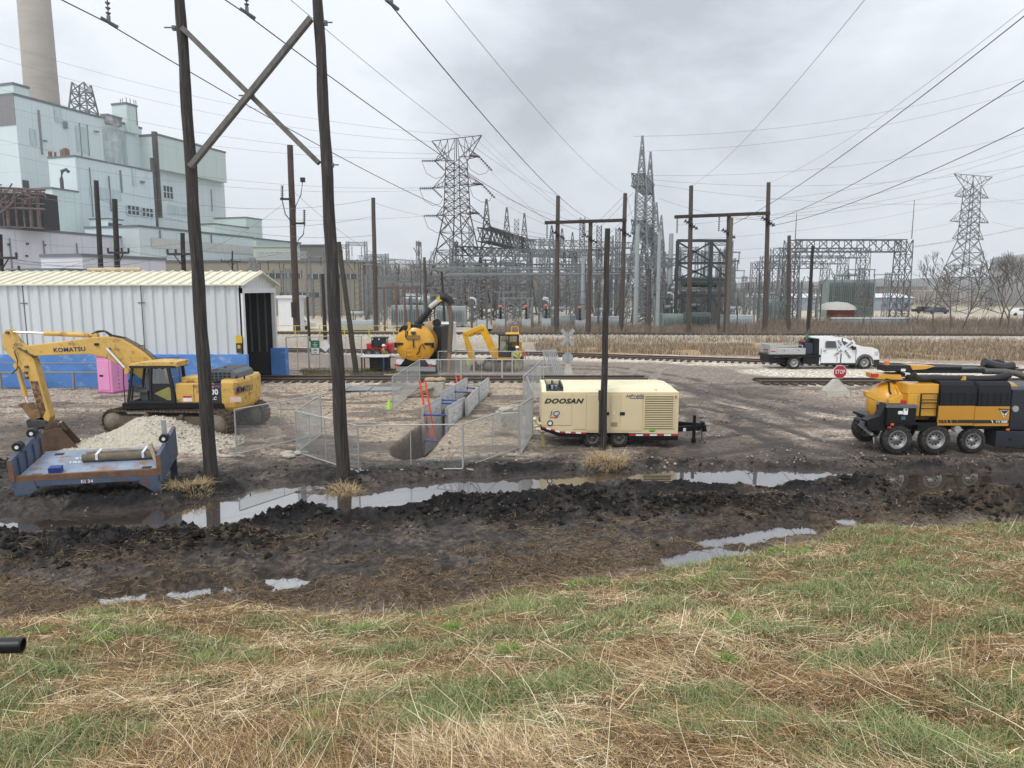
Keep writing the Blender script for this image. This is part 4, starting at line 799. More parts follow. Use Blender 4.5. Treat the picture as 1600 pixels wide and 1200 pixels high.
    m = MB(); m.tube([(X(430), .6, Zz(140)), (X(470), .6, Zz(170)), (X(520), .6, Zz(188)), (X(620), .6, Zz(182)), (X(1000), .6, Zz(186)), (X(1210), .6, Zz(180)), (X(1360), .7, Zz(150))], .12, 14); m.build('suction_hose', mat('ribbed_black_hose', (.009, .009, .01), .5, 0, .1, 5), t)
    m = MB(); m.tube([(X(1180), 1.1, Zz(125)), (X(1400), 1.1, Zz(130)), (X(1510), 1.1, Zz(150)), (X(1640), 1.1, Zz(200))], .11, 14); m.build('steel_hose', mat('grey_green_hose', (.09, .09, .075), .4, 0, .3, 6), t)
    m = MB(); m.tube([(X(1215), 1.3, Zz(44)), (X(1300), 1.3, Zz(75)), (X(1400), 1.3, Zz(95)), (X(1500), 1.3, Zz(80))], .16, 16); m.build('filter_pipe', mat('dark_pipe', (.02, .021, .023), .35), t)
    m = MB(); m.tube([(X(1330), 1.6, Zz(65)), (X(1400), 1.6, Zz(50)), (X(1470), 1.6, Zz(75)), (X(1492), 1.6, Zz(130)), (X(1480), 1.6, Zz(300))], .11, 12); m.build('bent_pipe', blk, t)
    m = MB(); m.bar((X(862), .5, Zz(212)), (X(905), .5, Zz(162)), .06); m.bar((X(905), .5, Zz(155)), (X(905), .5, Zz(220)), .08); m.build('hose_bracket', vyel, t)
vac_side()
# ------------------------------------------------------------ white flatbed pickup
def pickup():
    o = G(1290, 577); t = thing('flatbed_pickup', 'white crew cab pickup with silver toolboxes on a black flatbed, on the pale ballast', 'pickup truck', o)
    q = lambda zx, zy, y0=0: PL(o, 0, y0, 1180+zx/3.81, 500+zy/3.81); X = lambda zx: q(zx, 200)[0]; Zz = lambda zy: q(500, zy)[1]; D = 2.0
    body = [(387, 262), (385, 112), (400, 107), (520, 107), (545, 116), (612, 158), (690, 165), (725, 178), (736, 200), (738, 255), (700, 265), (694, 240), (680, 218), (655, 210), (630, 218), (615, 240), (608, 262)]
    m = MB(); P_ = [(X(a), Zz(b)) for a, b in body]
    n = len(P_); vs = []
    for y, k in ((0.06, 1), (0, 2), (D, 2), (D-.06, 1)):
        for i, (x, z) in enumerate(P_):
            yy = y
            if z > Zz(160): yy = y+(.16*(z-Zz(160))/(Zz(107)-Zz(160)))*(1 if y < 1 else -1)
            vs.append((x, yy, z))
    ar = sum(P_[i][0]*P_[(i+1) % n][1]-P_[(i+1) % n][0]*P_[i][1] for i in range(n))
    fs = []
    for L_ in (0, 1, 2):
        if L_ == 1 or L_ == 0 or L_ == 2: fs += [(L_*n+i, (L_+1)*n+i, (L_+1)*n+(i+1) % n, L_*n+(i+1) % n) for i in range(n)]
    m.add(vs[n:3*n], [(i, n+i, n+(i+1) % n, (i+1) % n)[::1 if ar > 0 else -1] for i in range(n)]+[tuple(range(n)), tuple(range(n, 2*n))[::-1]])
    b = m.build('body', white, t, bevel=.04)
    def inset(pts): return lambda nm, m_, off: MB().prism([(X(a), Zz(c)) for a, c in pts], off, off+.02).build(nm, m_, b)
    def win(pts, nm='window'):
        mb = MB(); z0 = Zz(160); 
        P2 = [(X(a), Zz(c)) for a, c in pts]; k = .16/(Zz(107)-z0)
        for s_ in (0, 1): 
            mb2 = [(x, (k*(max(z, z0)-z0)-.012) if s_ == 0 else D-(k*(max(z, z0)-z0)-.012), z) for x, z in P2]; mb.add(mb2, [tuple(range(len(P2)))[::1 if s_ == 0 else -1]])
        mb.build(nm, glass, b)
    win([(416, 166), (418, 132), (424, 126), (478, 126), (484, 166)]); win([(495, 166), (492, 126), (530, 126), (560, 140), (598, 166)]); 
    m = MB(); a0, a1 = (X(545)+.02, Zz(116)-.02), (X(612)-.02, Zz(156)); m.add([(a0[0]+.02, .2, a0[1]+.03), (a0[0]+.02, D-.2, a0[1]+.03), (a1[0]+.02, D-.08, a1[1]+.03), (a1[0]+.02, .08, a1[1]+.03)], [(0, 1, 2, 3)[::-1]]); m.build('windscreen', glass, b)
    dk = mat('black_seam', (.03, .03, .03), .6)
    for x in (392, 489, 600): MB().bx(X(x)-.012, X(x)+.012, -.006, .01, Zz(250), Zz(168)).build('door_seam', dk, b)
    for x in (405, 500): MB().bx(X(x), X(x)+.2, -.03, .0, Zz(186), Zz(181)).build('door_handle', blk, b)
    MB().bx(X(572), X(590), -.22, -.02, Zz(176), Zz(158)).build('mirror', blk, b)
    MB().bx(X(712), X(735), -.012, .3, Zz(212), Zz(188)).build('headlight', mat('headlight_glass', (.5, .5, .5), .1), b); MB().bx(X(736), X(736)+.03, .3, D-.3, Zz(230), Zz(190)).build('grille', blk, b)
    MB().bx(X(708), X(742), -.03, D+.03, Zz(268), Zz(236)).build('bumper', blk, b, bevel=.03)
    # flares
    m = MB(); pts = []
    for i in range(11): a = math.pi*i/10; pts.append((X(655)+.66*math.cos(a)*1.0, Zz(262)+.72*math.sin(a)))
    pin = [(X(655)+.52*math.cos(math.pi*i/10), Zz(262)+.56*math.sin(math.pi*i/10)) for i in range(11)]
    vs = [(x, -.05, z) for x, z in pts]+[(x, -.05, z) for x, z in pin]+[(x, .03, z) for x, z in pts]; m.add(vs, [(i, i+1, 12+i, 11+i)[::-1] for i in range(10)]+[(i, i+1, 23+i, 22+i) for i in range(10)]); m.build('wheel_flare', mat('grey_flare', (.09, .09, .09), .6), b)
    MB().bx(X(390), X(606), -.02, .1, Zz(268), Zz(256)).build('running_board', blk, t)
    rimw = mat('silver_rim', (.35, .35, .34), .45, .5, .2, 4)
    for x, r in ((235, .45), (655, .47)):
        for y in (.12, D-.12): wheel(X(x), y, r, r, .26, t, rimm=rimw)
    m = MB(); m.bx(X(80), X(388), -.05, D+.05, Zz(222), Zz(207)); m.bx(X(84), X(120), .1, D-.1, Zz(255), Zz(220)); m.bx(X(120), X(640), .5, .65, Zz(262), Zz(235)); m.bx(X(120), X(640), D-.65, D-.5, Zz(262), Zz(235)); m.bx(X(290), X(385), .02, .5, Zz(262), Zz(225)); m.build('flatbed', blkp, t)
    bx = mat('diamond_plate', (.5, .5, .49), .45, .6, .1, 6)
    for y in (0, D-.45):
        k = MB().bx(X(125), X(300), y, y+.45, Zz(206), Zz(168)).bx(X(88), X(125), y, y+.45, Zz(206), Zz(150)).build('toolbox', bx, t, bevel=.02)
        for x in (172, 258): MB().cyl((X(x), y-.015, Zz(182)), (X(x), y, Zz(182)), .04).build('latch', blk, k)
        MB().bx(X(92), X(120), y-.012, y, Zz(190), Zz(184)).build('red_reflector', redp, k)
    m = MB(); m.bar((X(92), .02, Zz(150)), (X(280), .02, Zz(150)), .05); m.bar((X(92), D, Zz(150)), (X(280), D, Zz(150)), .05); m.bar((X(92), .02, Zz(152)), (X(92), D, Zz(152)), .05); m.bar((X(280), .02, Zz(150)), (X(280), .02, Zz(170)), .05); m.bar((X(280), D, Zz(150)), (X(280), D, Zz(206)), .05); m.build('side_rail', bx, t)
    m = MB(); m.bx(X(350), X(380), .1, D-.1, Zz(206), Zz(112)); m.build('headache_rack', blkp, t)
    w = MB().bx(X(300), X(352), .2, 1.0, Zz(206), Zz(140)).bx(X(290), X(320), .5, 1.1, Zz(175), Zz(130)).cyl((X(312), .4, Zz(140)), (X(312), .4, Zz(118)), .06).build('welder', mat('dark_blue_machine', (.02, .03, .05), .5), t, bevel=.03)
    MB().box((X(298), .4, Zz(128)), (.2, .2, .16)).build('red_cap', redp, w)
    gb = MB().lathe([(.0, 0), (.15, 0), (.15, 1.1), (.13, 1.22), (.06, 1.3), (.06, 1.42), (0, 1.43)], (0, 0, 0), 14).build('gas_bottle', mat('green_bottle', (.02, .12, .05), .4), None, (o.x+X(333), o.y+.9, Zz(206)))
    tag(gb, 'green gas bottle standing upright on the white pickup flatbed behind the cab', 'gas bottle')
pickup()
# ------------------------------------------------------------ crossing signs on concrete bases
def octag(mb, c, r, y, d=.01, k=None):
    mb.prism([(c[0]+r*math.cos(math.pi/8+i*math.pi/4), c[1]+r*math.sin(math.pi/8+i*math.pi/4)) for i in range(8)], y, y+d, k)
def crossing(px, py, label, front=True, sc_=1.):
    o = G(px, py); t = thing('crossing_sign', label, 'road sign', o); q = lambda zx, zy: PL(o, 0, .3, zx, zy)
    return o, t, q
o, t, q = crossing(1309, 620, 'red octagonal stop sign and white X crossbuck reading railroad crossing, on a concrete base')
s = o.y/F
MB().add([(-.66, -.05, 0), (.66, -.05, 0), (.66, .75, 0), (-.66, .75, 0), (-.62, 0, .3), (.62, 0, .3), (.62, .7, .3), (-.62, .7, .3), (-.12, .22, .92), (.12, .22, .92), (.12, .48, .92), (-.12, .48, .92)], [(0, 1, 5, 4), (1, 2, 6, 5), (2, 3, 7, 6), (3, 0, 4, 7), (4, 5, 9, 8), (5, 6, 10, 9), (6, 7, 11, 10), (7, 4, 8, 11), (8, 9, 10, 11)]).build('concrete_base', conc, t, bevel=.03)
c0 = q(1312.5, 581); MB().cyl((c0[0], .35, .9), (q(1316, 545)[0], .35, q(0, 528)[1]), .035).build('post', galvd, t)
m = MB(); octag(m, c0, .385, .30); st = m.build('stop_panel', whitel, t); m = MB(); octag(m, c0, .355, .285, .012); m.build('red_face', mat('sign_red', (.42, .015, .03), .45), st)
text('stop_lettering', 'STOP', .31, whitel, st, (c0[0], .276, c0[1]-.005), FRONT, .01, 0, .68)
c1 = q(1318, 545); 
for ang, tx in ((R(-53), ('RAIL', 'ROAD')), (R(38), ('CROS', 'SING'))):
    m = MB(); d = Vector((math.cos(ang), 0, math.sin(ang))); y = .29 if ang < 0 else .26
    M_ = Matrix.Rotation(-ang, 3, 'Y'); m.box((c1[0], y, c1[1]), (1.35, .012, .24), m=M_); bl_ = m.build('crossbuck_blade', whitel, t)
    for i, w_ in enumerate(tx): k = -.37 if i == 0 else .37; text('crossing_lettering', w_, .17, blackl, bl_, (c1[0]+d.x*k, y-.012, c1[1]+d.z*k), (math.pi/2, -ang, 0), .02, 0, 1)
o, t, q = crossing(888, 588, 'grey back of a crossbuck and octagonal sign on a concrete base behind the compressor')
MB().add([(-.38, 0, 0), (.38, 0, 0), (.38, .6, 0), (-.38, .6, 0), (-.15, .2, .75), (.15, .2, .75), (.15, .42, .75), (-.15, .42, .75)], [(0, 1, 5, 4), (1, 2, 6, 5), (2, 3, 7, 6), (3, 0, 4, 7), (4, 5, 6, 7)]).build('concrete_base', conc, t, bevel=.03)
c0 = q(887, 559.4); c1 = q(887, 527); MB().cyl((c0[0], .33, .6), (c1[0], .33, c1[1]+.4), .035).build('post', galv, t)
m = MB(); octag(m, c0, .39, .36); m.build('sign_back', galv, t)
for a in (R(52), R(-52)): m = MB(); m.box((c1[0], .36 if a > 0 else .375, c1[1]), (1.3, .012, .24), m=Matrix.Rotation(-a, 3, 'Y')); m.build('crossbuck_blade', galv, t)
# ------------------------------------------------------------ white shed with blue base wall
def shed():
    x0, x1, y0, y1 = -42., -15.75, 41.5, 47.3; zb = 1.95; ze = 6.05; zr = 6.75
    t = thing('storage_shed', 'long white corrugated metal shed with blue base wall and open end door', 'shed', (x1, y0, 0)); 
    wm_ = corr('white_ribbed_cladding', srgb(206, 210, 210), .62, 0, .12); wy = corr('white_ribbed_gable', srgb(206, 210, 210), .5, 1, .08)
    d = x0-x1; D = y1-y0
    m = MB(); x = 0.0
    pts = []
    while x > d: pts += [(x, 0), (x-.22, 0), (x-.30, -.09), (x-.52, -.09), (x-.6, 0)]; x -= .6
    fs = []; vs = []
    for a in pts: vs += [(a[0], a[1], zb), (a[0], a[1], ze)]
    m.add(vs, [(2*i, 2*i+1, 2*i+3, 2*i+2) for i in range(len(pts)-1)]); m.bx(d, 0, .02, .08, 0, ze)
    w = m.build('wall', mat('white_cladding', srgb(200, 205, 206), .5, 0, .07, .6, rust=(.3, .27, .22), rustamt=.12, streak=True), t)
    for px, zc_ in ((37, 474), (221, 473), (221, 540)):
        p = PL((x1, y0, 0), 0, -.12, px, zc_); MB().bx(p[0]-.2, p[0]+.2, -.13, -.09, p[1]-.03, p[1]+.03).build('wall_bracket', galvd, w)
    for px in (37, 221): p = PL((x1, y0, 0), 0, -.12, px, 474); MB().bx(p[0]-.02, p[0]+.02, -.12, -.09, zb, ze-.1).build('downpipe', galvd, w)
    MB().bx(d, 0, D-.08, D, 0, ze).build('back_wall', MATS['white_cladding'], t)
    bl = mat('worn_blue_paint', srgb(84, 132, 198), .7, 0, .16, .9, rust=(.30, .40, .52), rustamt=.4, stretch=(.8, 1, 1.2)); MB().bx(d, -.05+.35, -.3, 0, 0, zb).build('base_wall', bl, t, bevel=.02)
    # gable end facing right with a big opening
    m = MB(); m.prism([(0, ze-.25), (D, ze-.25), (D, ze), (D/2, zr), (0, ze)], -.06, 0, axis='x'); m.build('gable', wy, t)
    fr = MB(); fr.bx(-.1, .12, 0, .3, 0, ze-.25); fr.bx(-.1, .12, D-.28, D, 0, ze-.25); fr.bx(-.1, .13, 0, D, ze-.55, ze-.25); fr.build('door_frame', white, t)
    MB().bx(-.1, .06, D-.02, D+.2, 1.9, ze-.3).build('corner_strip', mat('orange_stripe', (.35, .12, .04), .6), t)
    MB().bx(-.3, .7, D-.3, D+.35, 0, 1.85).build('door_bollard', bl, t, bevel=.03)
    # roof: ribbed cream sheets
    cr_ = mat('cream_roof_sheet', srgb(222, 218, 196), .55, 0, .08, .8, rust=(.4, .36, .27), rustamt=.2)
    m = MB(); ov = .3
    for s_, ya, yb in ((0, -ov, D/2), (1, D+ov, D/2)):
        za = ze-ov*(zr-ze)/(D/2); m.add([(d-.3, ya, za+.05), (.35, ya, za+.05), (.35, yb, zr+.05), (d-.3, yb, zr+.05), (d-.3, ya, za-.03), (.35, ya, za-.03), (.35, yb, zr-.03), (d-.3, yb, zr-.03)], [(0, 1, 2, 3)[::1 if s_ == 0 else -1], (4, 5, 6, 7)[::-1 if s_ == 0 else 1], (0, 1, 5, 4), (1, 2, 6, 5)])
        x = .2
        while x > d: m.bar((x, ya, za+.09), (x, yb, zr+.09), .09, .08); x -= .6
    m.build('roof', cr_, t)
    # interior
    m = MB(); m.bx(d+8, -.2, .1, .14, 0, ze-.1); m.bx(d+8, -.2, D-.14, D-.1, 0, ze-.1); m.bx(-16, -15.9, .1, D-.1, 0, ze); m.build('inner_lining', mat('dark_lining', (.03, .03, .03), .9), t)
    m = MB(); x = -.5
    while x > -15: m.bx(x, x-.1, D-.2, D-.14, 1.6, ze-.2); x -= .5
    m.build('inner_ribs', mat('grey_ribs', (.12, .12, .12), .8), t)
    p = PL((x1, y0, 0), 0, -.15, 372, 540)
    MB().bx(-.35, -.02, -.16, -.1, 2.05, 2.6).build('danger_sign', mat('sign_black_back', (.04, .03, .02), .6), t); MB().bx(-.35, -.0, -.16, -.1, 2.62, 3.05).build('yellow_sign', mat('sign_yellow', (.6, .42, .02), .5), t)
    MB().bx(-.27, -.1, -.17, -.161, 2.3, 2.5).build('sign_panel', mat('sign_amber', (.55, .33, .06), .5), t)
    # things by the shed
    pg = MB(); hm_ = pg
    r_ = thing('guard_rail', 'grey pipe guard rail on posts along the blue shed wall', 'rail', (-33, 40.6, 0)); m = MB()
    for i in range(9): m.bar((-7+i*2.1, 0, 0), (-7+i*2.1, 0, .98), .1, .1)
    m.cyl((-8, 0, .98), (9.6, 0, .98), .05, n=6); m.cyl((-8, 0, 1.5), (9.6, .2, 1.5), .035, n=6); m.build('rail', mat('weathered_rail', (.25, .24, .2), .7), r_)
    hb = G(283, 612); h_ = thing('stair_handrail', 'grey sloping handrail against the blue shed wall behind the excavator', 'handrail', (-20.2, 40.9, 0)); MB().tube([(-2.2, 0, .3), (-1.0, 0, 1.75), (.9, 0, 1.8), (.9, 0, 0)], .035).build('rail', darkst, h_)
    pl = thing('roof_pipe', 'long pale wooden pole lying along the shed roof ridge', 'pole', (-25.9, 44.4, 6.93)); MB().cyl((-.3, 0, 0), (2.95, .0, .02), .1, .12, 8).build('pole', mat('pale_timber', (.5, .4, .27), .8, 0, .2, 3), pl)
shed()
# ------------------------------------------------------------ pink portable toilet
o = G(178, 613); o.y -= .0
t = thing('portable_toilet', 'pink portable toilet cabin standing by the blue shed wall', 'portable toilet', o, R(-18)); pk = mat('pink_plastic', srgb(222, 146, 190), .5, 0, .06, 1.5); k = .93
MB().bx(-.55*k, .55*k, -.58*k, .58*k, .08, 2.05).build('cabin', pk, t, bevel=.04); MB().bx(-.4*k, .4*k, -.62*k, -.57*k, .2, 1.85).build('door', pk, t, bevel=.02)
MB().bx(-.58*k, .58*k, -.6*k, .6*k, 0, .1).build('base', mat('pink_dark', (.35, .09, .25), .6), t); m = MB(); m.prism([(-.58, 2.05), (.58, 2.05), (.5, 2.17), (-.5, 2.17)], -.6, .6); m.build('roof', mat('mauve_roof', srgb(190, 120, 168), .5), t)
MB().bx(-.3, -.05, -.645*k, -.61*k, .95, 1.05).build('latch', blk, t)
m = MB()
for i in range(8): m.box((.56*k, -.1, .3+i*.22), (.02, .05, .05))
m.build('vent_holes', mat('purple_vent', (.15, .04, .12), .6), t)
# ------------------------------------------------------------ blue steel platform with pipe and bucket
def platform():
    a = G(27, 785); b = G(272, 768); rz = R(13); o = a
    t = thing('steel_platform', 'rusty blue steel deck on short legs with end plates, in front of the gravel pile', 'platform', o, rz); Ln = (b-a).length*.93; W_ = 2.0
    bs = mat('worn_blue_steel', srgb(136, 150, 168), .6, .1, .25, 1.3, rust=(.30, .16, .08), rustamt=.55); rs_ = mat('rusty_edge_steel', (.19, .10, .055), .75, .2, .35, 3, rust=(.08, .1, .14), rustamt=.4)
    bd = mat('dark_blue_steel', srgb(80, 94, 116), .6, .1, .25, 1.5, rust=(.16, .08, .04), rustamt=.5)
    zd = .72
    t.rotation_euler.x = R(8)
    MB().bx(.1, Ln-.05, 0, W_, zd-.06, zd).build('deck', bs, t)
    m = MB(); m.bx(.05, Ln, -.05, .03, zd-.1, zd+.06); m.build('front_rim', rs_, t); MB().bx(.05, Ln, -.04, .04, zd-.26, zd-.1).build('front_beam', bd, t)
    MB().bx(.1, Ln, W_-.08, W_, zd-.36, zd-.06).build('rear_beam', bd, t)
    for x, hh in ((0, .55), (Ln, .5)):
        s_ = 1 if x == 0 else -1
        m = MB(); m.add([(x-.05, -.05, 0), (x+.05, -.05, 0), (x+.05, W_, 0), (x-.05, W_, 0), (x-.05, -.05, zd+hh*.95), (x+.05, -.05, zd+hh*.95), (x+.05, W_, zd+hh*1.25), (x-.05, W_, zd+hh*1.25)], [(0, 1, 5, 4), (1, 2, 6, 5), (2, 3, 7, 6), (3, 0, 4, 7), (4, 5, 6, 7)])
        m2 = MB(); m2.add([(x-.05, -.06, zd-.3), (x+.05, -.06, zd-.3), (x+.05, W_, zd-.3), (x-.05, W_, zd-.3), (x-.05, -.06, zd+hh*.95), (x+.05, -.06, zd+hh*.95), (x+.05, W_, zd+hh*1.25), (x-.05, W_, zd+hh*1.25)], [(0, 1, 5, 4), (1, 2, 6, 5), (2, 3, 7, 6), (3, 0, 4, 7), (4, 5, 6, 7)]); e_ = m2.build('end_plate', bd, t)
        for y in (.3, .8, 1.3, 1.8): MB().bx(x+s_*.05, x+s_*.1, y-.03, y+.03, zd, zd+hh*.9).build('plate_rib', bd, e_)
        MB().bx(x-.06, x+.06, -.075, -.06, zd-.1, zd+hh*.95).build('rusty_edge', rs_, e_)
        m3 = MB(); m3.prism([(x, 0), (x+s_*.2, 0), (x+s_*.22, zd-.6), (x+s_*.55, zd-.34), (x+s_*.5, zd-.1), (x, zd-.1)], -.06, .08); m3.build('leg', bd, t)
        m3 = MB(); m3.prism([(x, 0), (x+s_*.2, 0), (x+s_*.22, zd-.6), (x+s_*.55, zd-.34), (x+s_*.5, zd-.1), (x, zd-.1)], W_-.1, W_); m3.box((x+s_*.1, W_-.05, -.12), (.2, .1, .3)); m3.build('leg', bd, t)
        for y in ((.62, 1.6) if x == 0 else (.9, )):
            z_ = zd+hh*(1+.1*y)+.1; c_ = MB().cyl((x-.02, y-.1, z_), (x-.02, y+.1, z_), .13, n=16).cyl((x, y-.02, z_-.2), (x, y+.02, z_), .06).build('corner_roller', blk, e_)
            MB().cyl((x-.02, y-.12, z_), (x-.02, y-.1, z_), .05, n=12).build('roller_hub', whitel, c_)
        if x: MB().bx(x-.06, x+.06, .86, .94, zd+hh, zd+hh+.7).build('post', alum, e_)
    m = MB(); m.bx(.8, 1.1, .15, .38, zd, zd+.16); m.build('lifting_lug', mat('deep_blue_paint', (.015, .04, .2), .5), t)
    for x, y in ((.55, 1.7), (.5, .12), (Ln-.4, .25)): MB().bx(x-.12, x+.12, y-.08, y+.08, zd, zd+.012).build('deck_slot', blk, t)
    # white stencil scribbles
    m = MB(); tw = text('stencil_marks', 'STE BARREL', .19, whitel, t, (Ln*.46, 1.3, zd+.004), (0, 0, R(2)), .02, 0, 1.1, .001); tw.name = 'stencil_marks'
    text('stencil_marks', 'TRENCH PLATE', .17, whitel, t, (Ln*.47, .98, zd+.004), (0, 0, R(2)), .02, 0, 1.1, .001)
    text('stencil_marks', 'KI 34', .13, whitel, t, (Ln*.49, -.045, zd-.2), FRONT, .02)
    c, s = math.cos(rz), math.sin(rz); wl = lambda x, y, z: tuple(Matrix.Translation(o) @ Euler((R(8), 0, rz)).to_matrix().to_4x4() @ Vector((x, y, z)))
    m = MB(); m.cyl((-1.0, 0, .12), (1.0, 0, .12), .11, n=16); m.cyl((-.95, .2, .13), (.85, .23, .13), .10, n=14); e = thing('canvas_roll', 'pair of grey rolled tubes tied with white straps on the blue deck', 'roll', wl(Ln*.66, .95, zd), rz); e.rotation_euler.x = R(8); m.build('roll', mat('muddy_canvas', (.15, .125, .09), .9, 0, .35, 4, bump=.5), e)
    for x in (-.6, .62): MB().bx(x-.03, x+.03, -.13, .35, .09, .262).build('white_strap', whitel, e)
    e = thing('timber_offcut', 'small pale timber offcuts leaning on the deck end plate', 'timber', wl(Ln-.45, .75, zd), rz); MB().box((.12, 0, .25), (.09, .12, .55), m=Matrix.Rotation(R(-14), 3, 'Y')).build('block', MATS['pale_timber'], e); MB().box((.22, .3, .2), (.3, .1, .09), m=Matrix.Rotation(R(30), 3, 'Y')).build('block', MATS['pale_timber'], e)
platform()
def bucket():
    o = G(78, 707); o.y += .7; t = thing('digging_bucket', 'rusty brown excavator bucket lying on the ground behind the blue deck', 'bucket', o, R(20))
    br = mat('rusty_bucket_steel', (.11, .07, .05), .75, .3, .3, 2.5, rust=(.17, .09, .05), rustamt=.6)
    prof = [(-.75, 0), (-.8, .45), (-.6, .85), (-.2, 1.0), (.15, .95), (.75, .05)]
    m = MB()
    for y in (-.5, .5): m.prism(prof, y-.03, y+.03)
    for i in range(len(prof)-2):
        a, b = prof[i], prof[i+1]; m.add([(a[0], -.5, a[1]), (a[0], .5, a[1]), (b[0], .5, b[1]), (b[0], -.5, b[1])], [(0, 1, 2, 3)])
    m.build('shell', br, t)
    for y in (-.2, .2): MB().prism([(-.65, .8), (-.5, 1.15), (-.2, 1.3), (.1, 1.2), (.3, .85)], y-.04, y+.04).cyl((-.35, y-.07, 1.13), (-.35, y+.07, 1.13), .12).build('hanger_ear', br, t)
    MB().cyl((.0, -.3, 1.17), (.0, .3, 1.17), .06).build('pin', chrome, t); t.scale = (.8, .8, .8)
bucket()
# ------------------------------------------------------------ gravel pile
def stones(name, pts, size, mat_, cols, label=None, kind='stuff', cat=None, parent=None):
    pts = np.asarray(pts, float); n = len(pts); base = np.array([(1, 0, 0), (0, 1, 0), (-1, 0, 0), (0, -1, 0), (0, 0, .8), (0, 0, -.8)])
    F8 = np.array([(0, 1, 4), (1, 2, 4), (2, 3, 4), (3, 0, 4), (1, 0, 5), (2, 1, 5), (3, 2, 5), (0, 3, 5)])
    sz = size*(.45+npr.rand(n, 1, 1)**3*2.6)*(npr.rand(n, 1, 3)*.6+.7); a = npr.rand(n)*6.28; V = base[None]*sz*(npr.rand(n, 6, 1)*.5+.75)
    c, s = np.cos(a)[:, None], np.sin(a)[:, None]; V = np.stack([V[..., 0]*c-V[..., 1]*s, V[..., 0]*s+V[..., 1]*c, V[..., 2]], -1)+pts[:, None, :]
    Fc = (F8[None]+np.arange(n)[:, None, None]*6).reshape(-1, 3); cc = np.asarray(cols)[npr.randint(0, len(cols), n)]*(npr.rand(n, 1)*.5+.75)
    me = npmesh(name, V.reshape(-1, 3), Fc, mat_, np.concatenate([np.repeat(cc, 6, 0), np.ones((n*6, 1))], 1), 3); return tag(link(name, me, parent), label, cat, kind=kind)
stonem = vcol('stone_chips', .85)
def gpile():
    c = G(215, 702); cx, cy = c.x, c.y+1.0; n = 90; xs = np.linspace(-3.6, 3.9, n); ys = np.linspace(-1.9, 1.9, 50); A, B = np.meshgrid(xs, ys)
    hx = np.interp(A.ravel(), [-3.3, -2.2, -1.2, -.55, .1, .8, 1.6, 2.6, 3.4], [0, .26, .6, 1.0, 1.14, 1.02, .66, .3, 0]); r = np.abs(B.ravel())/1.75
    h = hx*np.clip(1-r**1.25, -.3, 1)+(fbm(A.ravel()*2+9, B.ravel()*2, 4)-.5)*.18*(hx > .05)-.06
    i = (np.arange(49)[:, None]*n+np.arange(n-1)[None, :]).ravel(); FQ = np.stack([i, i+1, i+n+1, i+n], 1)
    gm = mat('crushed_stone', srgb(182, 174, 158), .9, 0, .35, 14, bump=1., bscale=26)
    me = npmesh('gravel_pile', np.stack([A.ravel(), B.ravel(), h], 1), FQ, gm); me.polygons.foreach_set('use_smooth', np.ones(len(FQ), bool)); o = link('gravel_pile', me, loc=(cx, cy, 0)); tag(o, 'pale crushed stone heap between the blue deck and the big excavator', 'gravel pile')
    k = npr.randint(0, n*50, 7000); P_ = np.stack([A.ravel()[k]+npr.rand(7000)*.08+cx, B.ravel()[k]+npr.rand(7000)*.08+cy, h[k]+.005], 1); P_ = P_[h[k] > -.03]
    stones('loose_stones', P_, .018, stonem, [lin(196, 188, 170), lin(170, 160, 145), lin(150, 142, 130), lin(215, 208, 195)], 'loose pale stones scattered over the gravel pile', cat='stones')
gpile()
# ------------------------------------------------------------ temporary fence panels (real chain link)
fm = mat('fence_tube', (.5, .51, .5), .4, .5, .1, 4); wm2 = mat('fence_wire', (.36, .37, .37), .5, .5, .1, 3)
def fpanel(bl, br, tl, tr, label, mesh=True, mid=True, feet=True, cell=.085, wr=.0042, tube=.021, group='temporary wire fence panels round the trench'):
    """px corners: bottom left/right on the ground, tops above them"""
    A = G(*bl); B = G(*br); hA = P(*tl, A.y).z; hB = P(*tr, B.y).z; h = max(.9, (hA+hB)/2); hA = hA if hA > .5 else h; hB = hB if hB > .5 else h
    t = thing('fence_panel', label, 'fence', A, 0, group); b = B-A; m = MB()
    q = [Vector((0, 0, .06)), Vector((b.x, b.y, .06)), Vector((b.x, b.y, hB)), Vector((0, 0, hA))]
    for i in range(4): m.cyl(q[i], q[(i+1) % 4], tube*1.25 if i in (1, 3) else tube, n=6)
    if mid: m.cyl((q[0]+q[1])/2, (q[2]+q[3])/2, tube*.7, n=5)
    m.build('frame', fm, t)
    if mesh:
        ln = (b).length; hh = (hA+hB)/2-.06; u = b/ln; w = MB(); k = int((ln+hh)/cell)
        for i in range(-int(hh/cell), int(ln/cell)+1):
            for s_ in (0, 1):
                x0 = i*cell; x1 = x0+hh; z0, z1 = 0, hh
                if x0 < 0: z0 = -x0; x0 = 0
                if x1 > ln: z1 = hh-(x1-ln); x1 = ln
                if x1-x0 < .02: continue
                if s_: a_, c_ = ln-x0, ln-x1
                else: a_, c_ = x0, x1
                f0 = lambda xx, zz: (u.x*xx, u.y*xx, .06+zz*((hA+(hB-hA)*xx/ln)-.06)/hh)
                w.bar(f0(a_, z0), f0(c_, z1), wr)
        w.build('wire_mesh', wm2, t)
    if feet:
        f = MB(); nrm = Vector((-b.y, b.x, 0)).normalized()
        f.bar(-nrm*.4+Vector((0, 0, .03)), nrm*.4+Vector((0, 0, .03)), .06, .04); f.build('foot', fm, t)
    return t
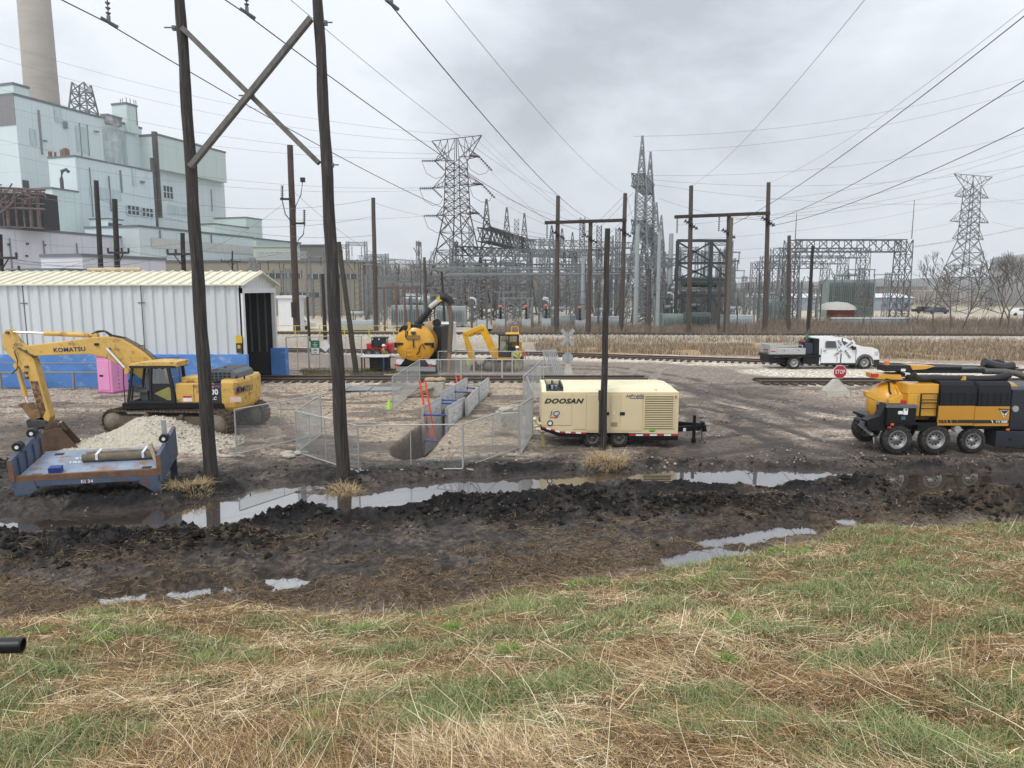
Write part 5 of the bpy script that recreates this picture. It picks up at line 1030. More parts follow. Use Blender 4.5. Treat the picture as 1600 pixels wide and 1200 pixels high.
FP = [((370, 712), (503, 679), (372, 640), (501, 616), 'leftmost wire fence panel right of the large excavator'),
    ((464, 708), (503, 680), (461, 642), (501, 617), 'short wire fence panel folded back behind the right wooden pole'),
    ((464, 709), (561, 740), (461, 642), (561, 665), 'wire fence panel passing behind the foot of the right wooden pole'),
    ((561, 738), (723, 735), (562, 665), (721, 663), 'front wire fence panel facing the puddle before the open hole'),
    ((724, 733), (811, 702), (721, 663), (811, 634), 'wire fence panel slanting right from the front panel toward the concrete block'),
    ((813, 713), (832, 681), (811, 632), (822, 621), 'narrow wire fence panel end-on left of the compressor outlet'),
    ((832, 680), (823, 640), (824, 612), (817, 588), 'wire fence panel seen edge-on behind the concrete block with sandbags'),
    ((818, 640), (845, 618), (817, 588), (845, 563), 'wire fence panel by the stacked grey panels near the track'),
    ((614, 641), (656, 605), (612, 589), (656, 562), 'wire fence panel at the back left of the trench beside the green cone')]
for a in FP: fpanel(*a)
for a, b_, lab in ((656, 720, 'left of three'), (721, 784, 'middle of three'), (785, 849, 'right of three')): fpanel((a, 596), (b_, 596), (a, 562), (b_, 562), 'back wire fence panel along the track, %s' % lab, cell=.14, wr=.006, tube=.028)
for a, b_, lab in ((685, 740, 'left'), (741, 800, 'middle'), (801, 850, 'right')): fpanel((a, 585), (b_, 585), (a, 549), (b_, 549), 'farther wire fence panel beyond the near track, %s one' % lab, cell=.16, wr=.006, tube=.028)
for a, b_, lab in ((449, 483, 'beside the blue bollard'), (484, 516, 'carrying the green and white sign'), (517, 566, 'behind the leaning pole')):
    tt_ = fpanel((a, 580), (b_, 579), (a, 527), (b_, 525), 'chain link gate panel %s' % lab, cell=.16, wr=.006, tube=.035, group='chain link gate by the shed')
# sign on the gate
p = P(493, 543, 48.2); t = thing('gate_sign', 'green and white notice board hung on the chain link gate', 'sign', (p.x, 48.1, p.z-.45)); MB().bx(-.3, .3, 0, .03, -.02, .93).build('board', blk, t); MB().bx(-.27, .27, -.012, -.001, .45, .9).build('green_half', mat('sign_green', (.02, .17, .09), .5), t); MB().bx(-.27, .27, -.012, -.001, .02, .44).build('white_half', whitel, t)
for i, (z_, w_, m_) in enumerate(((.78, .12, whitel), (.65, .3, whitel), (.55, .2, whitel), (.34, .22, MATS['sign_green']), (.25, .34, MATS['sign_green']), (.12, .2, MATS['sign_green']))): MB().bx(-w_/2, w_/2, -.018, -.013, z_-.02, z_+.02).build('sign_line', m_, t)
p = P(508, 541, 48.1); t = thing('diamond_placard', 'white diamond placard beside the green gate sign', 'sign', p); MB().box((0, 0, 0), (.55, .02, .55), m=Matrix.Rotation(R(40), 3, 'Y')).build('placard', whitel, t)
# leaning stack of panels
o = G(868, 590); 
for i in range(5):
    t = thing('leaning_fence_panel', ('leftmost', 'second', 'middle', 'fourth', 'rightmost')[i]+' bare grey steel panel leaning in the stack beside the crossbuck back', 'fence', (o.x-.35+.13*i, o.y+.1*i, 0), 0, 'steel panels leaning in a stack'); m = MB(); H_ = 1.75
    for x in (0, .38): m.bar((x, 0, 0), (x-.5, .5, H_), .04)
    for z_ in (.05, .9, 1.72): m.bar((-z_*.29, z_*.29, z_), (.38-z_*.29, z_*.29, z_), .035)
    for x in (.1, .2, .29): m.bar((x, 0, .05), (x-.5, .5, H_), .015)
    m.build('frame', fm, t)
# ------------------------------------------------------------ trench boxes, struts, ladders
shm = mat('aluminium_shield', srgb(208, 208, 204), .55, 0, .12, 1.2, rust=(.25, .24, .22), rustamt=.3)
def tp(px, py, z=.8): return G(px, py, z)
Lp = [tp(661, 636, .78), tp(688, 622, .78), tp(690, 613, .8), tp(710, 604, .8), tp(711, 602, .8), tp(729, 591, .8)]
Rp = [tp(697.7, 639, .75), tp(725, 622, .75), tp(729, 623, .8), tp(746, 605, .8), tp(747.6, 603, .75), tp(763, 591, .75)]
def shield(a, b, label, zt):
    a = Vector((a.x, a.y, 0)); b = Vector((b.x, b.y, 0)); d = b-a; rz = math.atan2(d.y, d.x); t = thing('trench_shield', label, 'trench shield', a, rz, 'aluminium trench shields'); L_ = d.length
    MB().bx(0, L_, -.04, .04, -1.3, zt).build('panel', shm, t)
    for x in (0, L_): MB().bx(x-.045, x+.045, -.065, .065, -1.3, zt+.03).build('end_post', alum, t)
    m = MB(); z_ = zt-.02
    while z_ > -1.2: m.bx(.05, L_-.05, -.052, -.041, z_-.012, z_); m.bx(.05, L_-.05, .041, .052, z_-.012, z_); z_ -= .22
    m.build('panel_seam', galv, t)
    for x in (L_*.3, L_*.62): MB().bx(x, x+.35, -.058, -.053, zt-.38, zt-.34).build('stencil_mark', mat('faint_blue_ink', (.18, .26, .4), .6), t)
    MB().bx(.1, L_-.1, -.03, .03, zt, zt+.05).build('top_rail', alum, t)
for i, (a, b, w_) in enumerate(((0, 1, 'nearest'), (2, 3, 'middle'), (4, 5, 'farthest'))):
    shield(Lp[a], Lp[b], '%s grey trench wall panel on the left side of the trench' % w_, (.78, .8, .8)[i]); shield(Rp[a], Rp[b], '%s grey trench wall panel on the right side of the trench' % w_, .76)
def strut(pa, pb, z_, label):
    a = G(*pa, z_); b = G(*pb, z_); t = thing('trench_strut', label, 'strut', a, 0, 'blue struts across the trench'); d = b-a; MB().cyl((0, 0, 0), d, .038, n=10).build('tube', bluep, t); MB().cyl(d*.35, d*.62, .03, n=10).build('sleeve', chrome, t); MB().cyl(d*-.02, d*.05, .065, n=10).build('end_plate', bluep, t)
for pa, pb, z_, l_ in (((663, 648), (697, 649), .5, 'front blue strut at the top of the nearest shields'), ((691, 625), (717, 626), .6, 'upper blue strut between the middle shields'), ((691, 630), (716, 631), .4, 'lower blue strut between the middle shields'), ((711, 612), (734, 613), .6, 'blue strut below the far orange ladder'), ((730, 606), (744, 607), .55, 'farthest blue strut in the trench'), ((664, 688), (690, 689), -.5, 'deep blue strut low in the open hole')): strut(pa, pb, z_, l_)
def ladder(pb, zb, pt, label, w=.27):
    b = G(*pb, zb); tpt = P(*pt, b.y+.35); t = thing('ladder', label, 'ladder', b, 0, 'orange ladders in the trench'); d = tpt-b; n = Vector((.92, -.39, 0)); 
    for s_ in (-1, 1): MB().bar(n*s_*w/2, d+n*s_*w/2, .11, .07).build('rail', orange, t)
    k = int(d.length/.3); rg = mat('rung_metal', (.55, .5, .45), .5, .5)
    for i in range(1, k): q = d*(i/k); MB().cyl(q-n*w/2, q+n*w/2, .018, n=6).build('rung', rg, t)
ladder((676, 690), -.75, (660, 594), 'tall orange ladder leaning out of the near end of the trench'); ladder((722, 625), -.3, (716, 588), 'shorter orange ladder at the far end of the trench')
# concrete blocks, sandbags, cone, plates
def cblock(px, py, d, rz, label, rub=None):
    o = G(px, py); t = thing('concrete_block', label, 'concrete block', (o.x, o.y+d[1]/2, 0), rz); MB().box((0, 0, d[2]/2), d).build('block', conc, t, bevel=.03)
    MB().tube([(-.12, 0, d[2]-.02), (-.1, 0, d[2]+.08), (.1, 0, d[2]+.08), (.12, 0, d[2]-.02)], .015).build('lifting_eye', darkst, t); return t
def bag(x, y, z, s, rz, label, col, group=None):
    prof = [(0, -.5), (.5, -.42), (.8, -.2), (.85, .1), (.6, .4), (0, .5)]; m = MB(); m.lathe([(r_*.5, h_*.45) for r_, h_ in prof], (0, 0, .22), 12); o = m.build('sandbag', col, None, (x, y, z), (0, 0, rz)); o.scale = (s*1.25, s*.8, s*.8)
    for v in o.data.vertices: v.co.x += .05*math.sin(v.co.y*20+x); v.co.z += .03*math.sin(v.co.x*14+y)
    return tag(o, label, 'sandbag', group)
sbm = mat('pale_sandbag', (.5, .46, .38), .9, 0, .15, 6, bump=.5); 
cblock(795, 672, (.95, .75, .72), R(20), 'pale concrete block with white sandbags beside the wire fence')
o = G(795, 672); bag(o.x-.12, o.y+.35, .7, .62, .3, 'larger white sandbag on the concrete block by the fence', sbm); bag(o.x+.3, o.y+.5, .7, .5, 1.2, 'smaller white sandbag on the right of the fence concrete block', sbm)
cblock(680, 619, (.95, .6, .75), R(-6), 'beige concrete block behind the tall orange ladder'); o = G(680, 619)
tan_ = mat('tan_sandbag', (.42, .32, .2), .9, 0, .2, 6, bump=.5)
for i, (dx, dy, z_, s_, l_) in enumerate(((-.25, .3, .74, .7, 'tan sandbag at the left on the beige concrete block'), (.25, .3, .74, .7, 'tan sandbag at the right on the beige concrete block'), (-.6, .5, .0, .9, 'tan sandbag on the ground left of the beige concrete block'), (.6, .35, .0, .8, 'tan sandbag on the ground right of the beige concrete block'))): bag(o.x+dx, o.y+dy, z_, s_, i*.7, l_, tan_)
cblock(850, 588, (1.0, .6, .62), 0, 'grey concrete block beside the leaning steel panels')
bg_ = G(452, 716)
for i, (dx, dy, s_, l_) in enumerate(((0, 0, .45, 'small white sandbag at the fence corner, front one'), (-.2, .35, .5, 'small white sandbag at the fence corner, rear one'), (.15, .5, .4, 'small white sandbag at the fence corner, right one'))): bag(bg_.x+dx, bg_.y+dy, 0, s_, i, l_, sbm)
MB()
def cone(px, py, h, label, n=None):
    o = G(px, py); t = thing('traffic_cone', label, 'cone', o); lm = mat('lime_cone', (.35, .65, .03), .5)
    MB().bx(-.17, .17, -.17, .17, 0, .035).build('base', mat('dark_cone_base', (.03, .03, .03), .7), t); MB().lathe([(.14, .03), (.12, .08), (.035, h), (.0, h)], (0, 0, 0), 16).build('cone_body', lm, t); MB().lathe([(.098, h*.38), (.073, h*.6)], (0, 0, .001), 16).build('reflective_collar', mat('lime_collar', (.5, .75, .2), .4), t)
cone(608, 640, .5, 'lime green traffic cone beside the back fence corner'); cone(731, 572, .62, 'distant lime green cone left of the small excavator')
for x, l_ in ((551, 'left'), (599, 'right')):
    a = G(x-22, 612); o = thing('road_plate', 'flat grey steel road plate on the ballast, %s one' % l_, 'steel plate', (a.x, a.y, .0)); w_ = G(x+24, 612).x-a.x; MB().bx(0, w_, 0, 1.5, .03, .08).build('plate', mat('galv_plate', (.3, .33, .35), .4, .6, .15, 2), o)
a = G(513, 611); t = thing('steel_tray', 'low grey steel tray lying left of the road plates', 'tray', a); MB().bx(0, 1.0, 0, 1.4, .02, .12).build('tray', MATS['galv_plate'], t)
a = G(558, 732); 
# dark gate valve box in the yard and stray items
t = thing('timber_plank', 'weathered planks leaning on the ground left of the beige concrete block', 'plank', G(648, 622)); MB().bar((-.5, 0, .03), (.9, .7, .45), .25, .05).build('plank', mat('old_plank', (.2, .16, .11), .9, 0, .3, 4), t)
# ------------------------------------------------------------ people
skin = mat('skin', (.45, .27, .19), .6); 
def skinmesh(name, pts, edges, rad, mat_, parent, root=0, sub=1, extra=None):
    me = bpy.data.meshes.new(name); me.from_pydata([tuple(p) for p in pts], edges, []); o = bpy.data.objects.new(name, me); C.objects.link(o)
    md = o.modifiers.new('s', 'SKIN'); 
    for i, r_ in enumerate(rad): sv = me.skin_vertices[0].data[i]; sv.radius = (r_, r_) if not isinstance(r_, tuple) else r_; sv.use_root = (i == root)
    s2 = o.modifiers.new('u', 'SUBSURF'); s2.levels = sub; s2.render_levels = sub
    bpy.context.view_layer.update(); m2 = bpy.data.meshes.new_from_object(o.evaluated_get(bpy.context.evaluated_depsgraph_get())); bpy.data.objects.remove(o); m2.materials.clear(); m2.materials.append(mat_)
    m2.polygons.foreach_set('use_smooth', np.ones(len(m2.polygons), bool)); return link(name, m2, parent)
def person(loc, rz, label, jacket, trousers, helmet, arms='down', seated=False, hat=None, vest=None):
    """1.75 m tall, facing local -y"""
    t = thing('person', label, 'person', loc, rz); Z = lambda *a: Vector(a)
    hipz = .93 if not seated else .0
    dn = {'down': ((.27, 0, 1.15), (.30, -.08, .90), (-.27, 0, 1.15), (-.30, -.08, .90)), 'front': ((.26, -.05, 1.18), (.14, -.28, 1.10), (-.26, -.05, 1.18), (-.14, -.28, 1.08)), 'reach': ((.27, -.12, 1.2), (.30, -.36, 1.12), (-.27, -.10, 1.18), (-.24, -.34, 1.05))}[arms]
    oz = hipz-.93
    up = [(0, 0, .95), (0, 0, 1.12), (0, 0.01, 1.30), (0, 0, 1.44), (0, -.005, 1.50), (0, -.02, 1.58), (0, -.015, 1.68)]
    V = [Vector(v)+Vector((0, 0, oz)) for v in up]; E_ = [(i, i+1) for i in range(6)]; Rr = [(.15, .11), (.135, .1), (.17, .115), (.11, .09), .055, .085, .075]
    for s_, a, b in ((1, dn[0], dn[1]), (-1, dn[2], dn[3])):
        k = len(V); V += [Z(s_*.19, 0, 1.41+oz), Vector(a)+Vector((0, 0, oz)), Vector(b)+Vector((0, 0, oz)), Vector(b)+(Vector(b)-Vector(a)).normalized()*.09+Vector((0, 0, oz))]; E_ += [(3, k), (k, k+1), (k+1, k+2), (k+2, k+3)]; Rr += [.065, .048, .034, (.045, .02)]
    for s_ in (1, -1):
        k = len(V)
        if seated: L_ = [(s_*.1, 0, -.02), (s_*.12, -.42, .02), (s_*.12, -.46, -.38), (s_*.12, -.58, -.42)]
        else: L_ = [(s_*.1, 0, .88), (s_*.12, -.02, .48), (s_*.13, .02, .09), (s_*.14, -.13, .04)]
        V += [Vector(v) for v in L_]; E_ += [(0, k), (k, k+1), (k+1, k+2), (k+2, k+3)]; Rr += [.09, .062, .042, .035]
    body = skinmesh('body', V, E_, Rr, skin, t)
    hand = MB()
    for s_, a, b in ((1, dn[0], dn[1]), (-1, dn[2], dn[3])):
        a = Vector(a); b = Vector(b); d = (b-a).normalized(); h = b+d*.09+Vector((0, 0, oz)); sd_ = Vector((0, 1, 0)) if abs(d.y) < .6 else Vector((1, 0, 0)); bend = Vector((0, -.02, -.01))
        for f_, ln in ((-1.5, .06), (-.5, .075), (.5, .08), (1.5, .07)): p0 = h+sd_*.017*f_; hand.tube([p0-d*.02, p0+d*ln*.5, p0+d*ln+bend], .009, 5, rs=[.01, .009, .006])
        p0 = b+d*.04+sd_*.035+Vector((0, 0, oz)); hand.tube([p0-sd_*.02, p0+d*.03+sd_*.012, p0+d*.06], .01, 5, rs=[.012, .01, .007])
    # fold the fingers into the body mesh
    bm = bmesh.new(); bm.from_mesh(body.data); me2 = bpy.data.meshes.new('f'); me2.from_pydata(hand.v, [], hand.f); bm.from_mesh(me2)
    # face: nose, ears, brow, mouth as relief
    for c_, d_ in (((0, -.105, 1.62), (.022, .03, .035)), ((.083, -.01, 1.62), (.018, .03, .05)), ((-.083, -.01, 1.62), (.018, .03, .05)), ((.03, -.095, 1.65), (.03, .012, .012)), ((-.03, -.095, 1.65), (.03, .012, .012)), ((0, -.094, 1.575), (.045, .012, .01))):
        g = bmesh.ops.create_icosphere(bm, subdivisions=1, radius=1); bmesh.ops.scale(bm, vec=d_, verts=g['verts']); bmesh.ops.translate(bm, vec=(c_[0], c_[1], c_[2]+oz), verts=g['verts'])
    bm.to_mesh(body.data); bm.free(); body.data.materials.clear(); body.data.materials.append(skin)
    # clothing
    jv = [V[0]+Vector((0, 0, -.05)), V[1], V[2], V[3]]; je = [(0, 1), (1, 2), (2, 3)]; jr = [(.175, .135), (.165, .13), (.2, .145), (.12, .1)]
    for k in (7, 11): n_ = len(jv); jv += [V[k], V[k+1], V[k+2]]; je += [(3, n_), (n_, n_+1), (n_+1, n_+2)]; jr += [.085, .068, .055]
    jo = skinmesh('jacket', jv, je, jr, jacket, t)
    tv = [V[0]]; te = []; tr_ = [(.165, .125)]
    for k in (15, 19): n_ = len(tv); tv += [V[k], V[k+1], V[k+2]]; te += [(0, n_), (n_, n_+1), (n_+1, n_+2)]; tr_ += [.105, .085, .07]
    skinmesh('trousers', tv, te, tr_, trousers, t)
    for k in (17, 21): skinmesh('boot', [V[k]+Vector((0, .02, 0)), V[k]+Vector((0, 0, -.05)), V[k+1]], [(0, 1), (1, 2)], [.06, .055, .045], mat('brown_boots', (.06, .04, .025), .8), t)
    hz = 1.69+oz; hm = MB(); hm.lathe([(.145, -.005), (.125, .01), (.118, .06), (.08, .115), (0, .135)], (0, -.01, hz), 16); hm.prism([(-.09, -.12), (.09, -.12), (.06, -.2), (-.06, -.2)], hz-.008, hz+.004, axis='z'); hm.build('helmet', helmet, t)
    if vest:
        m = MB()
        for z_ in (1.08, 1.24): m.lathe([(.178, z_+oz), (.178, z_+.045+oz)], (0, 0, 0), 16)
        m.build('reflective_band', vest, jo)
    return t
hiv = mat('hi_vis_yellow', (.50, .52, .08), .8, 0, .1, 8, bump=.3); hio = mat('hi_vis_orange', (.85, .12, .04), .8, 0, .1, 8, bump=.3); khaki = mat('dirty_hi_vis_trousers', (.34, .34, .10), .9, 0, .2, 8, bump=.3); helw = mat('white_helmet', (.8, .8, .78), .3); limem = mat('lime_vest', (.38, .62, .05), .8); band = mat('silver_band', (.55, .55, .5), .3, .3)
a = G(808, 581); person((a.x, a.y, 0), R(15), 'worker in yellow work clothes and white helmet standing beside the small excavator', hiv, khaki, helw, 'front', vest=band)
a = G(814, 578); person((a.x, a.y, 0), R(160), 'worker in orange vest and white helmet behind the yellow-clad worker', hio, mat('dark_trousers', (.05, .05, .06), .9), helw, 'down', vest=band)
a = G(600, 577); person((a.x, a.y, 0), R(100), 'worker in tan jacket and yellow trousers bending over beside the white table', mat('tan_jacket', (.38, .26, .08), .9), khaki, helw, 'reach')
# ------------------------------------------------------------ power plant
U2, W2_ = Vector((.301, .954, 0)), Vector((.954, -.301, 0))
teal = mat('pale_teal_cladding', srgb(198, 210, 212), .6, 0, .05, .12, rust=(.40, .45, .45), rustamt=.2, streak=True, seams=6); teal2 = mat('grey_green_cladding', srgb(188, 202, 197), .6, 0, .06, .1, streak=True, seams=7)
lilac = mat('pale_lilac_cladding', srgb(200, 200, 210), .6, 0, .05, .1, streak=True, seams=8); greyc = mat('brown_grey_louvres', srgb(120, 118, 118), .7, 0, .2, .3, streak=True)
trim = mat('dark_roof_trim', (.12, .14, .15), .6); lou = mat('dark_louvre', (.05, .05, .052), .6, 0, .2, .5)
def pxof(p): d = p-Vector((0, 0, CH)); return 800+F*d.x/(d.y*cs-d.z*sn)
class Block:
    def __init__(s, par, pxn, py, pxf, Yn, depth, m, zb=0, nm='block', trimh=.7, z0=None):
        s.N = P(pxn, py, Yn); t0, t1 = 0, 900
        for _ in range(50):
            t = (t0+t1)/2
            if pxof(s.N+U2*t) < pxf: t0 = t
            else: t1 = t
        s.t = t0; s.o = par.location; N_ = s.N; zt = N_.z; s.par = par; zb = zb if z0 is None else z0
        a, b = N_, N_+U2*t0; c, d = b-W2_*depth, a-W2_*depth; mb = MB()
        q = [Vector((v.x, v.y, 0))-s.o for v in (a, b, c, d)]; vs = [Vector((v.x, v.y, zb)) for v in q]+[Vector((v.x, v.y, zt)) for v in q]
        mb.add(vs, [(3, 2, 1, 0)[::-1], (4, 5, 6, 7)[::-1], (0, 1, 5, 4), (1, 2, 6, 5), (2, 3, 7, 6), (3, 0, 4, 7)]); s.ob = mb.build(nm, m, par)
        bpy_fix(s.ob)
        if trimh:
            mb = MB(); e = .12; n_ = (a-b).normalized(); pts = [q[0]+W2_*e-U2*e, q[1]+W2_*e+U2*e, q[2], q[3]-U2*e]
            for i, j in ((0, 1), (3, 0)): u_, v_ = pts[i], pts[j]; mb.bar((u_.x, u_.y, zt-trimh/2+.1), (v_.x, v_.y, zt-trimh/2+.1), .25, trimh)
            mb.build('roof_trim', trim, s.ob)
    def hit(s, px, py, off=.15):
        """where the pixel's ray meets the long face"""
        d = Vector(ray(px, py)); n = W2_; p0 = s.N+W2_*off; t = (p0-Vector((0, 0, CH))).dot(n)/d.dot(n); return Vector((0, 0, CH))+d*t-s.o
    def win(s, x0, y0, x1, y1, m, nm='louvre_window', cols=0):
        a, b = s.hit(x0, y0), s.hit(x1, y1); a2 = s.hit(x0, y1); zt, zb = a.z, a2.z; mb = MB()
        l = (Vector((b.x, b.y, 0))-Vector((a.x, a.y, 0))).length
        mb.add([(a.x, a.y, zb), (b.x, b.y, zb), (b.x, b.y, zt), (a.x, a.y, zt)], [(0, 1, 2, 3)]); w = mb.build(nm, m, s.ob)
        if cols:
            f = MB()
            for i in range(cols+1): q = Vector((a.x, a.y, 0)).lerp(Vector((b.x, b.y, 0)), i/cols)+W2_*.1; f.bar((q.x, q.y, zb), (q.x, q.y, zt), .25)
            for k in (0, .5, 1): z = zb+(zt-zb)*k; f.bar((a.x+.1, a.y, z), (b.x+.1, b.y, z), .25)
            f.build('window_frame', teal, w)
def bpy_fix(o):
    bm = bmesh.new(); bm.from_mesh(o.data); bmesh.ops.recalc_face_normals(bm, faces=bm.faces); bm.to_mesh(o.data); bm.free()
pt = thing('boiler_house', 'huge pale teal power plant boiler house with stepped roofs', 'power plant', (-150, 220, 0))
A = Block(pt, 21, 145.5, 221, 220, 60, teal, nm='main_hall'); A0 = Block(pt, 20, 129, 45, 222, 14, teal2, z0=A.N.z-1, nm='roof_house')
MBx = MB(); a = A.N-pt.location; 
m = MB(); q0 = a-U2*.2; q1 = q0-W2_*50; m.add([(q0.x, q0.y, 38+16), (q1.x, q1.y, 38+16), (q1.x, q1.y, a.z-.3), (q0.x, q0.y, a.z-.3)], [(0, 1, 2, 3)[::-1]]); m.build('end_louvres', greyc, A.ob)
B_ = Block(pt, 197, 160, 214, 258, 6.5, teal2, z0=A.N.z-3, nm='roof_house'); Bq_ = Block(pt, 168, 178, 190, 250, 3, greyc, z0=A.N.z-2, nm='roof_vent_house')
C_ = Block(pt, 246, 209, 352, 262, 32, teal2, z0=P(246, 264, 262).z, nm='upper_hall'); C2 = Block(pt, 250, 262, 350, 266, 30, teal, nm='side_hall', trimh=0)
D_ = Block(pt, 117, 243, 238, 196, 9.5, teal, nm='lower_hall', trimh=.4); D2 = Block(pt, 81, 293, 122, 180, 12, teal2, nm='annex', trimh=.4)
Fb = Block(pt, 217, 352, 395, 176, 17, teal, nm='low_wing', trimh=.5); E_ = Block(pt, 168, 341, 192, 185, 6, teal2, nm='annex', trimh=.3)
I_ = Block(pt, 384, 339, 409, 262, 14, teal2, nm='far_wing', trimh=.4); I2 = Block(pt, 335, 349, 388, 245, 8, teal2, nm='far_wing', trimh=.4); I3 = Block(pt, 400, 372, 470, 230, 20, teal2, nm='far_wing', trimh=.4)
C2.win(254, 289, 270.5, 309, lou, cols=3); D_.win(198, 320, 218, 335, lou, cols=3); D_.win(221, 324, 239.5, 338, lou, cols=3); A.win(35, 281, 46, 293, lou)
E_.win(169.5, 348, 191, 354, lou)
rb = mat('ribbed_white_band', srgb(188, 190, 186), .6, 0, .1, 1, streak=True); Fb.win(236, 371.5, 398, 387, rb, 'ribbed_band')
stn = mat('dirty_streak_cladding', srgb(160, 174, 176), .8, 0, .25, .8, streak=True); A.win(160, 196, 200, 252, stn, 'stained_panel')
m = MB(); 
p0, p1 = C_.hit(241.5, 206), C_.hit(252, 340); 
p0 = P(241, 206, 240)-pt.location; m.cyl((p0.x, p0.y, P(241, 340, 240).z), (p0.x, p0.y, p0.z), .9, n=10); m.build('riser_pipe', mat('sooty_brown_duct', (.07, .062, .055), .8, 0, .4, .3), pt)
p0 = P(237.5, 247, 238)-pt.location; MB().cyl((p0.x, p0.y, 20), (p0.x, p0.y, p0.z), .7, n=10).build('riser_pipe', MATS['sooty_brown_duct'], pt)
for px, y0, y1, w_ in ((78, 237, 246, 1.0), (86, 238, 245, .6), (97, 234, 245, 1.1), (102, 232, 245, 1.3), (106, 234, 245, .8)):
    p = P(px, y0, 200)-pt.location; MB().cyl((p.x, p.y, P(px, y1+3, 200).z), (p.x, p.y, p.z), w_*.5, n=8).build('roof_flue', mat('rusty_flue', (.16, .09, .06), .8, 0, .4, .5), pt)
p = P(96, 280, 188)-pt.location; MB().tube([(p.x, p.y, 30), (p.x, p.y, p.z), (p.x+.3, p.y, p.z+2), (p.x+1.4, p.y, p.z+2.4), (p.x+2, p.y, p.z+1.8)], .45, 8).build('bent_vent', lou, pt)
for px in (188, 191, 197, 203, 209, 212): p = P(px, 152+abs(197-px)*.3, 262)-pt.location; MB().bar((p.x, p.y, A.N.z), p, .16).build('aerial', darkst, pt)
lt = thing('process_building', 'long pale lilac plant building behind the white shed', 'building', (-120, 140, 0)); G_ = Block(lt, -130, 343, 219, 134, 25, lilac, nm='hall', trimh=.5)
g2 = Block(lt, 128, 397, 258, 118, 9, lilac, nm='annex', trimh=.5)
m = MB()
for px, py in ((14, 382), (43, 381), (70, 383), (42, 400)): p = G_.hit(px, py); m = MB(); m.box(p, (.4, .4, .4)); m.build('wall_lamp', lou, lt)
for B2, x, y0, y1, w_ in ((A, 60, 172, 240, .5), (A, 101, 190, 200, 1.2), (A, 124, 192, 243, .25), (A, 136, 195, 243, .25), (A, 70, 219, 221, 1), (A, 150, 205, 206, 1.6), (D_, 188, 266, 300, .4), (D_, 140, 262, 338, .2), (D_, 222, 283, 286, 1.2), (D_, 170, 275, 330, .3), (Fb, 250, 360, 372, .3), (Fb, 330, 366, 380, .3), (C2, 300, 290, 330, .3), (C2, 330, 296, 330, .3), (G_, 68, 376, 430, .2), (G_, 120, 380, 430, .2), (G_, 15, 372, 430, .2)):
    a = B2.hit(x, y0); b = B2.hit(x, y1); MB().bar((a.x, a.y, b.z), (a.x, a.y, a.z), w_).build('wall_pipe' if y1-y0 > 10 else 'wall_vent', MATS['pipe_grey'] if 'pipe_grey' in MATS else mat('pipe_grey', (.2, .22, .22), .7), B2.ob)
for B2, x0, y0, x1, y1 in ((A, 46, 200, 58, 226), (A, 84, 165, 98, 190), (D_, 140, 290, 190, 308), (D_, 206, 262, 214, 290), (A, 118, 196, 140, 236), (C2, 262, 320, 300, 334), (Fb, 260, 390, 300, 398)): B2.win(x0, y0, x1, y1, mat('weathered_patch', srgb(176, 192, 194), .8, 0, .2, .9, rust=(.3, .3, .28), rustamt=.3, streak=True), 'weathered_panel')
ht = thing('low_green_building', 'low pale green flat roofed building just above the shed roof', 'building', (-60, 105, 0)); Block(ht, 95, 420, 182, 100, 10, teal2, nm='hall', trimh=.3)
# dark process bay with rusty pipework
rt = thing('pipe_rack', 'rusty brown pipework and ducts in front of a dark bay at the far left', 'pipe rack', (-115, 150, 0)); o = Vector(rt.location)
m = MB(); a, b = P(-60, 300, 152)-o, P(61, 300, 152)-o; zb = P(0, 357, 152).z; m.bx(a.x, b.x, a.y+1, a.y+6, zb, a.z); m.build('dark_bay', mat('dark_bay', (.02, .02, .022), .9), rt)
rp = mat('rusty_pipework', (.14, .10, .09), .8, .2, .4, 1)
for px in (2, 9, 22, 34, 45, 57): a = P(px, 297, 151)-o; m = MB(); m.cyl((a.x, a.y, zb), (a.x, a.y, a.z), .35 if px % 2 else .2, n=8); m.build('riser', rp, rt)
for py, r_ in ((292, .3), (299, .18), (314, .15), (322, .25), (352, .15), (296, .15)): a = P(-40, py, 150)-o; b = P(70, py+5, 150)-o; m = MB(); m.cyl(a, b, r_, n=6); m.build('header_pipe', rp, rt)
m = MB(); m.tube([P(px, py, 149.5)-o for px, py in ((0, 332), (10, 326), (18, 318), (22, 312))], .2, 6); m.build('riser', rp, rt)
for k in range(26): a = P(rnd.uniform(-5, 62), rnd.uniform(290, 320), 149.4)-o; b = a+Vector((rnd.uniform(-2, 2), 0, rnd.uniform(-1.5, 1.5))); MB().bar(a, b, .2).build('cross_pipe', rp, rt)
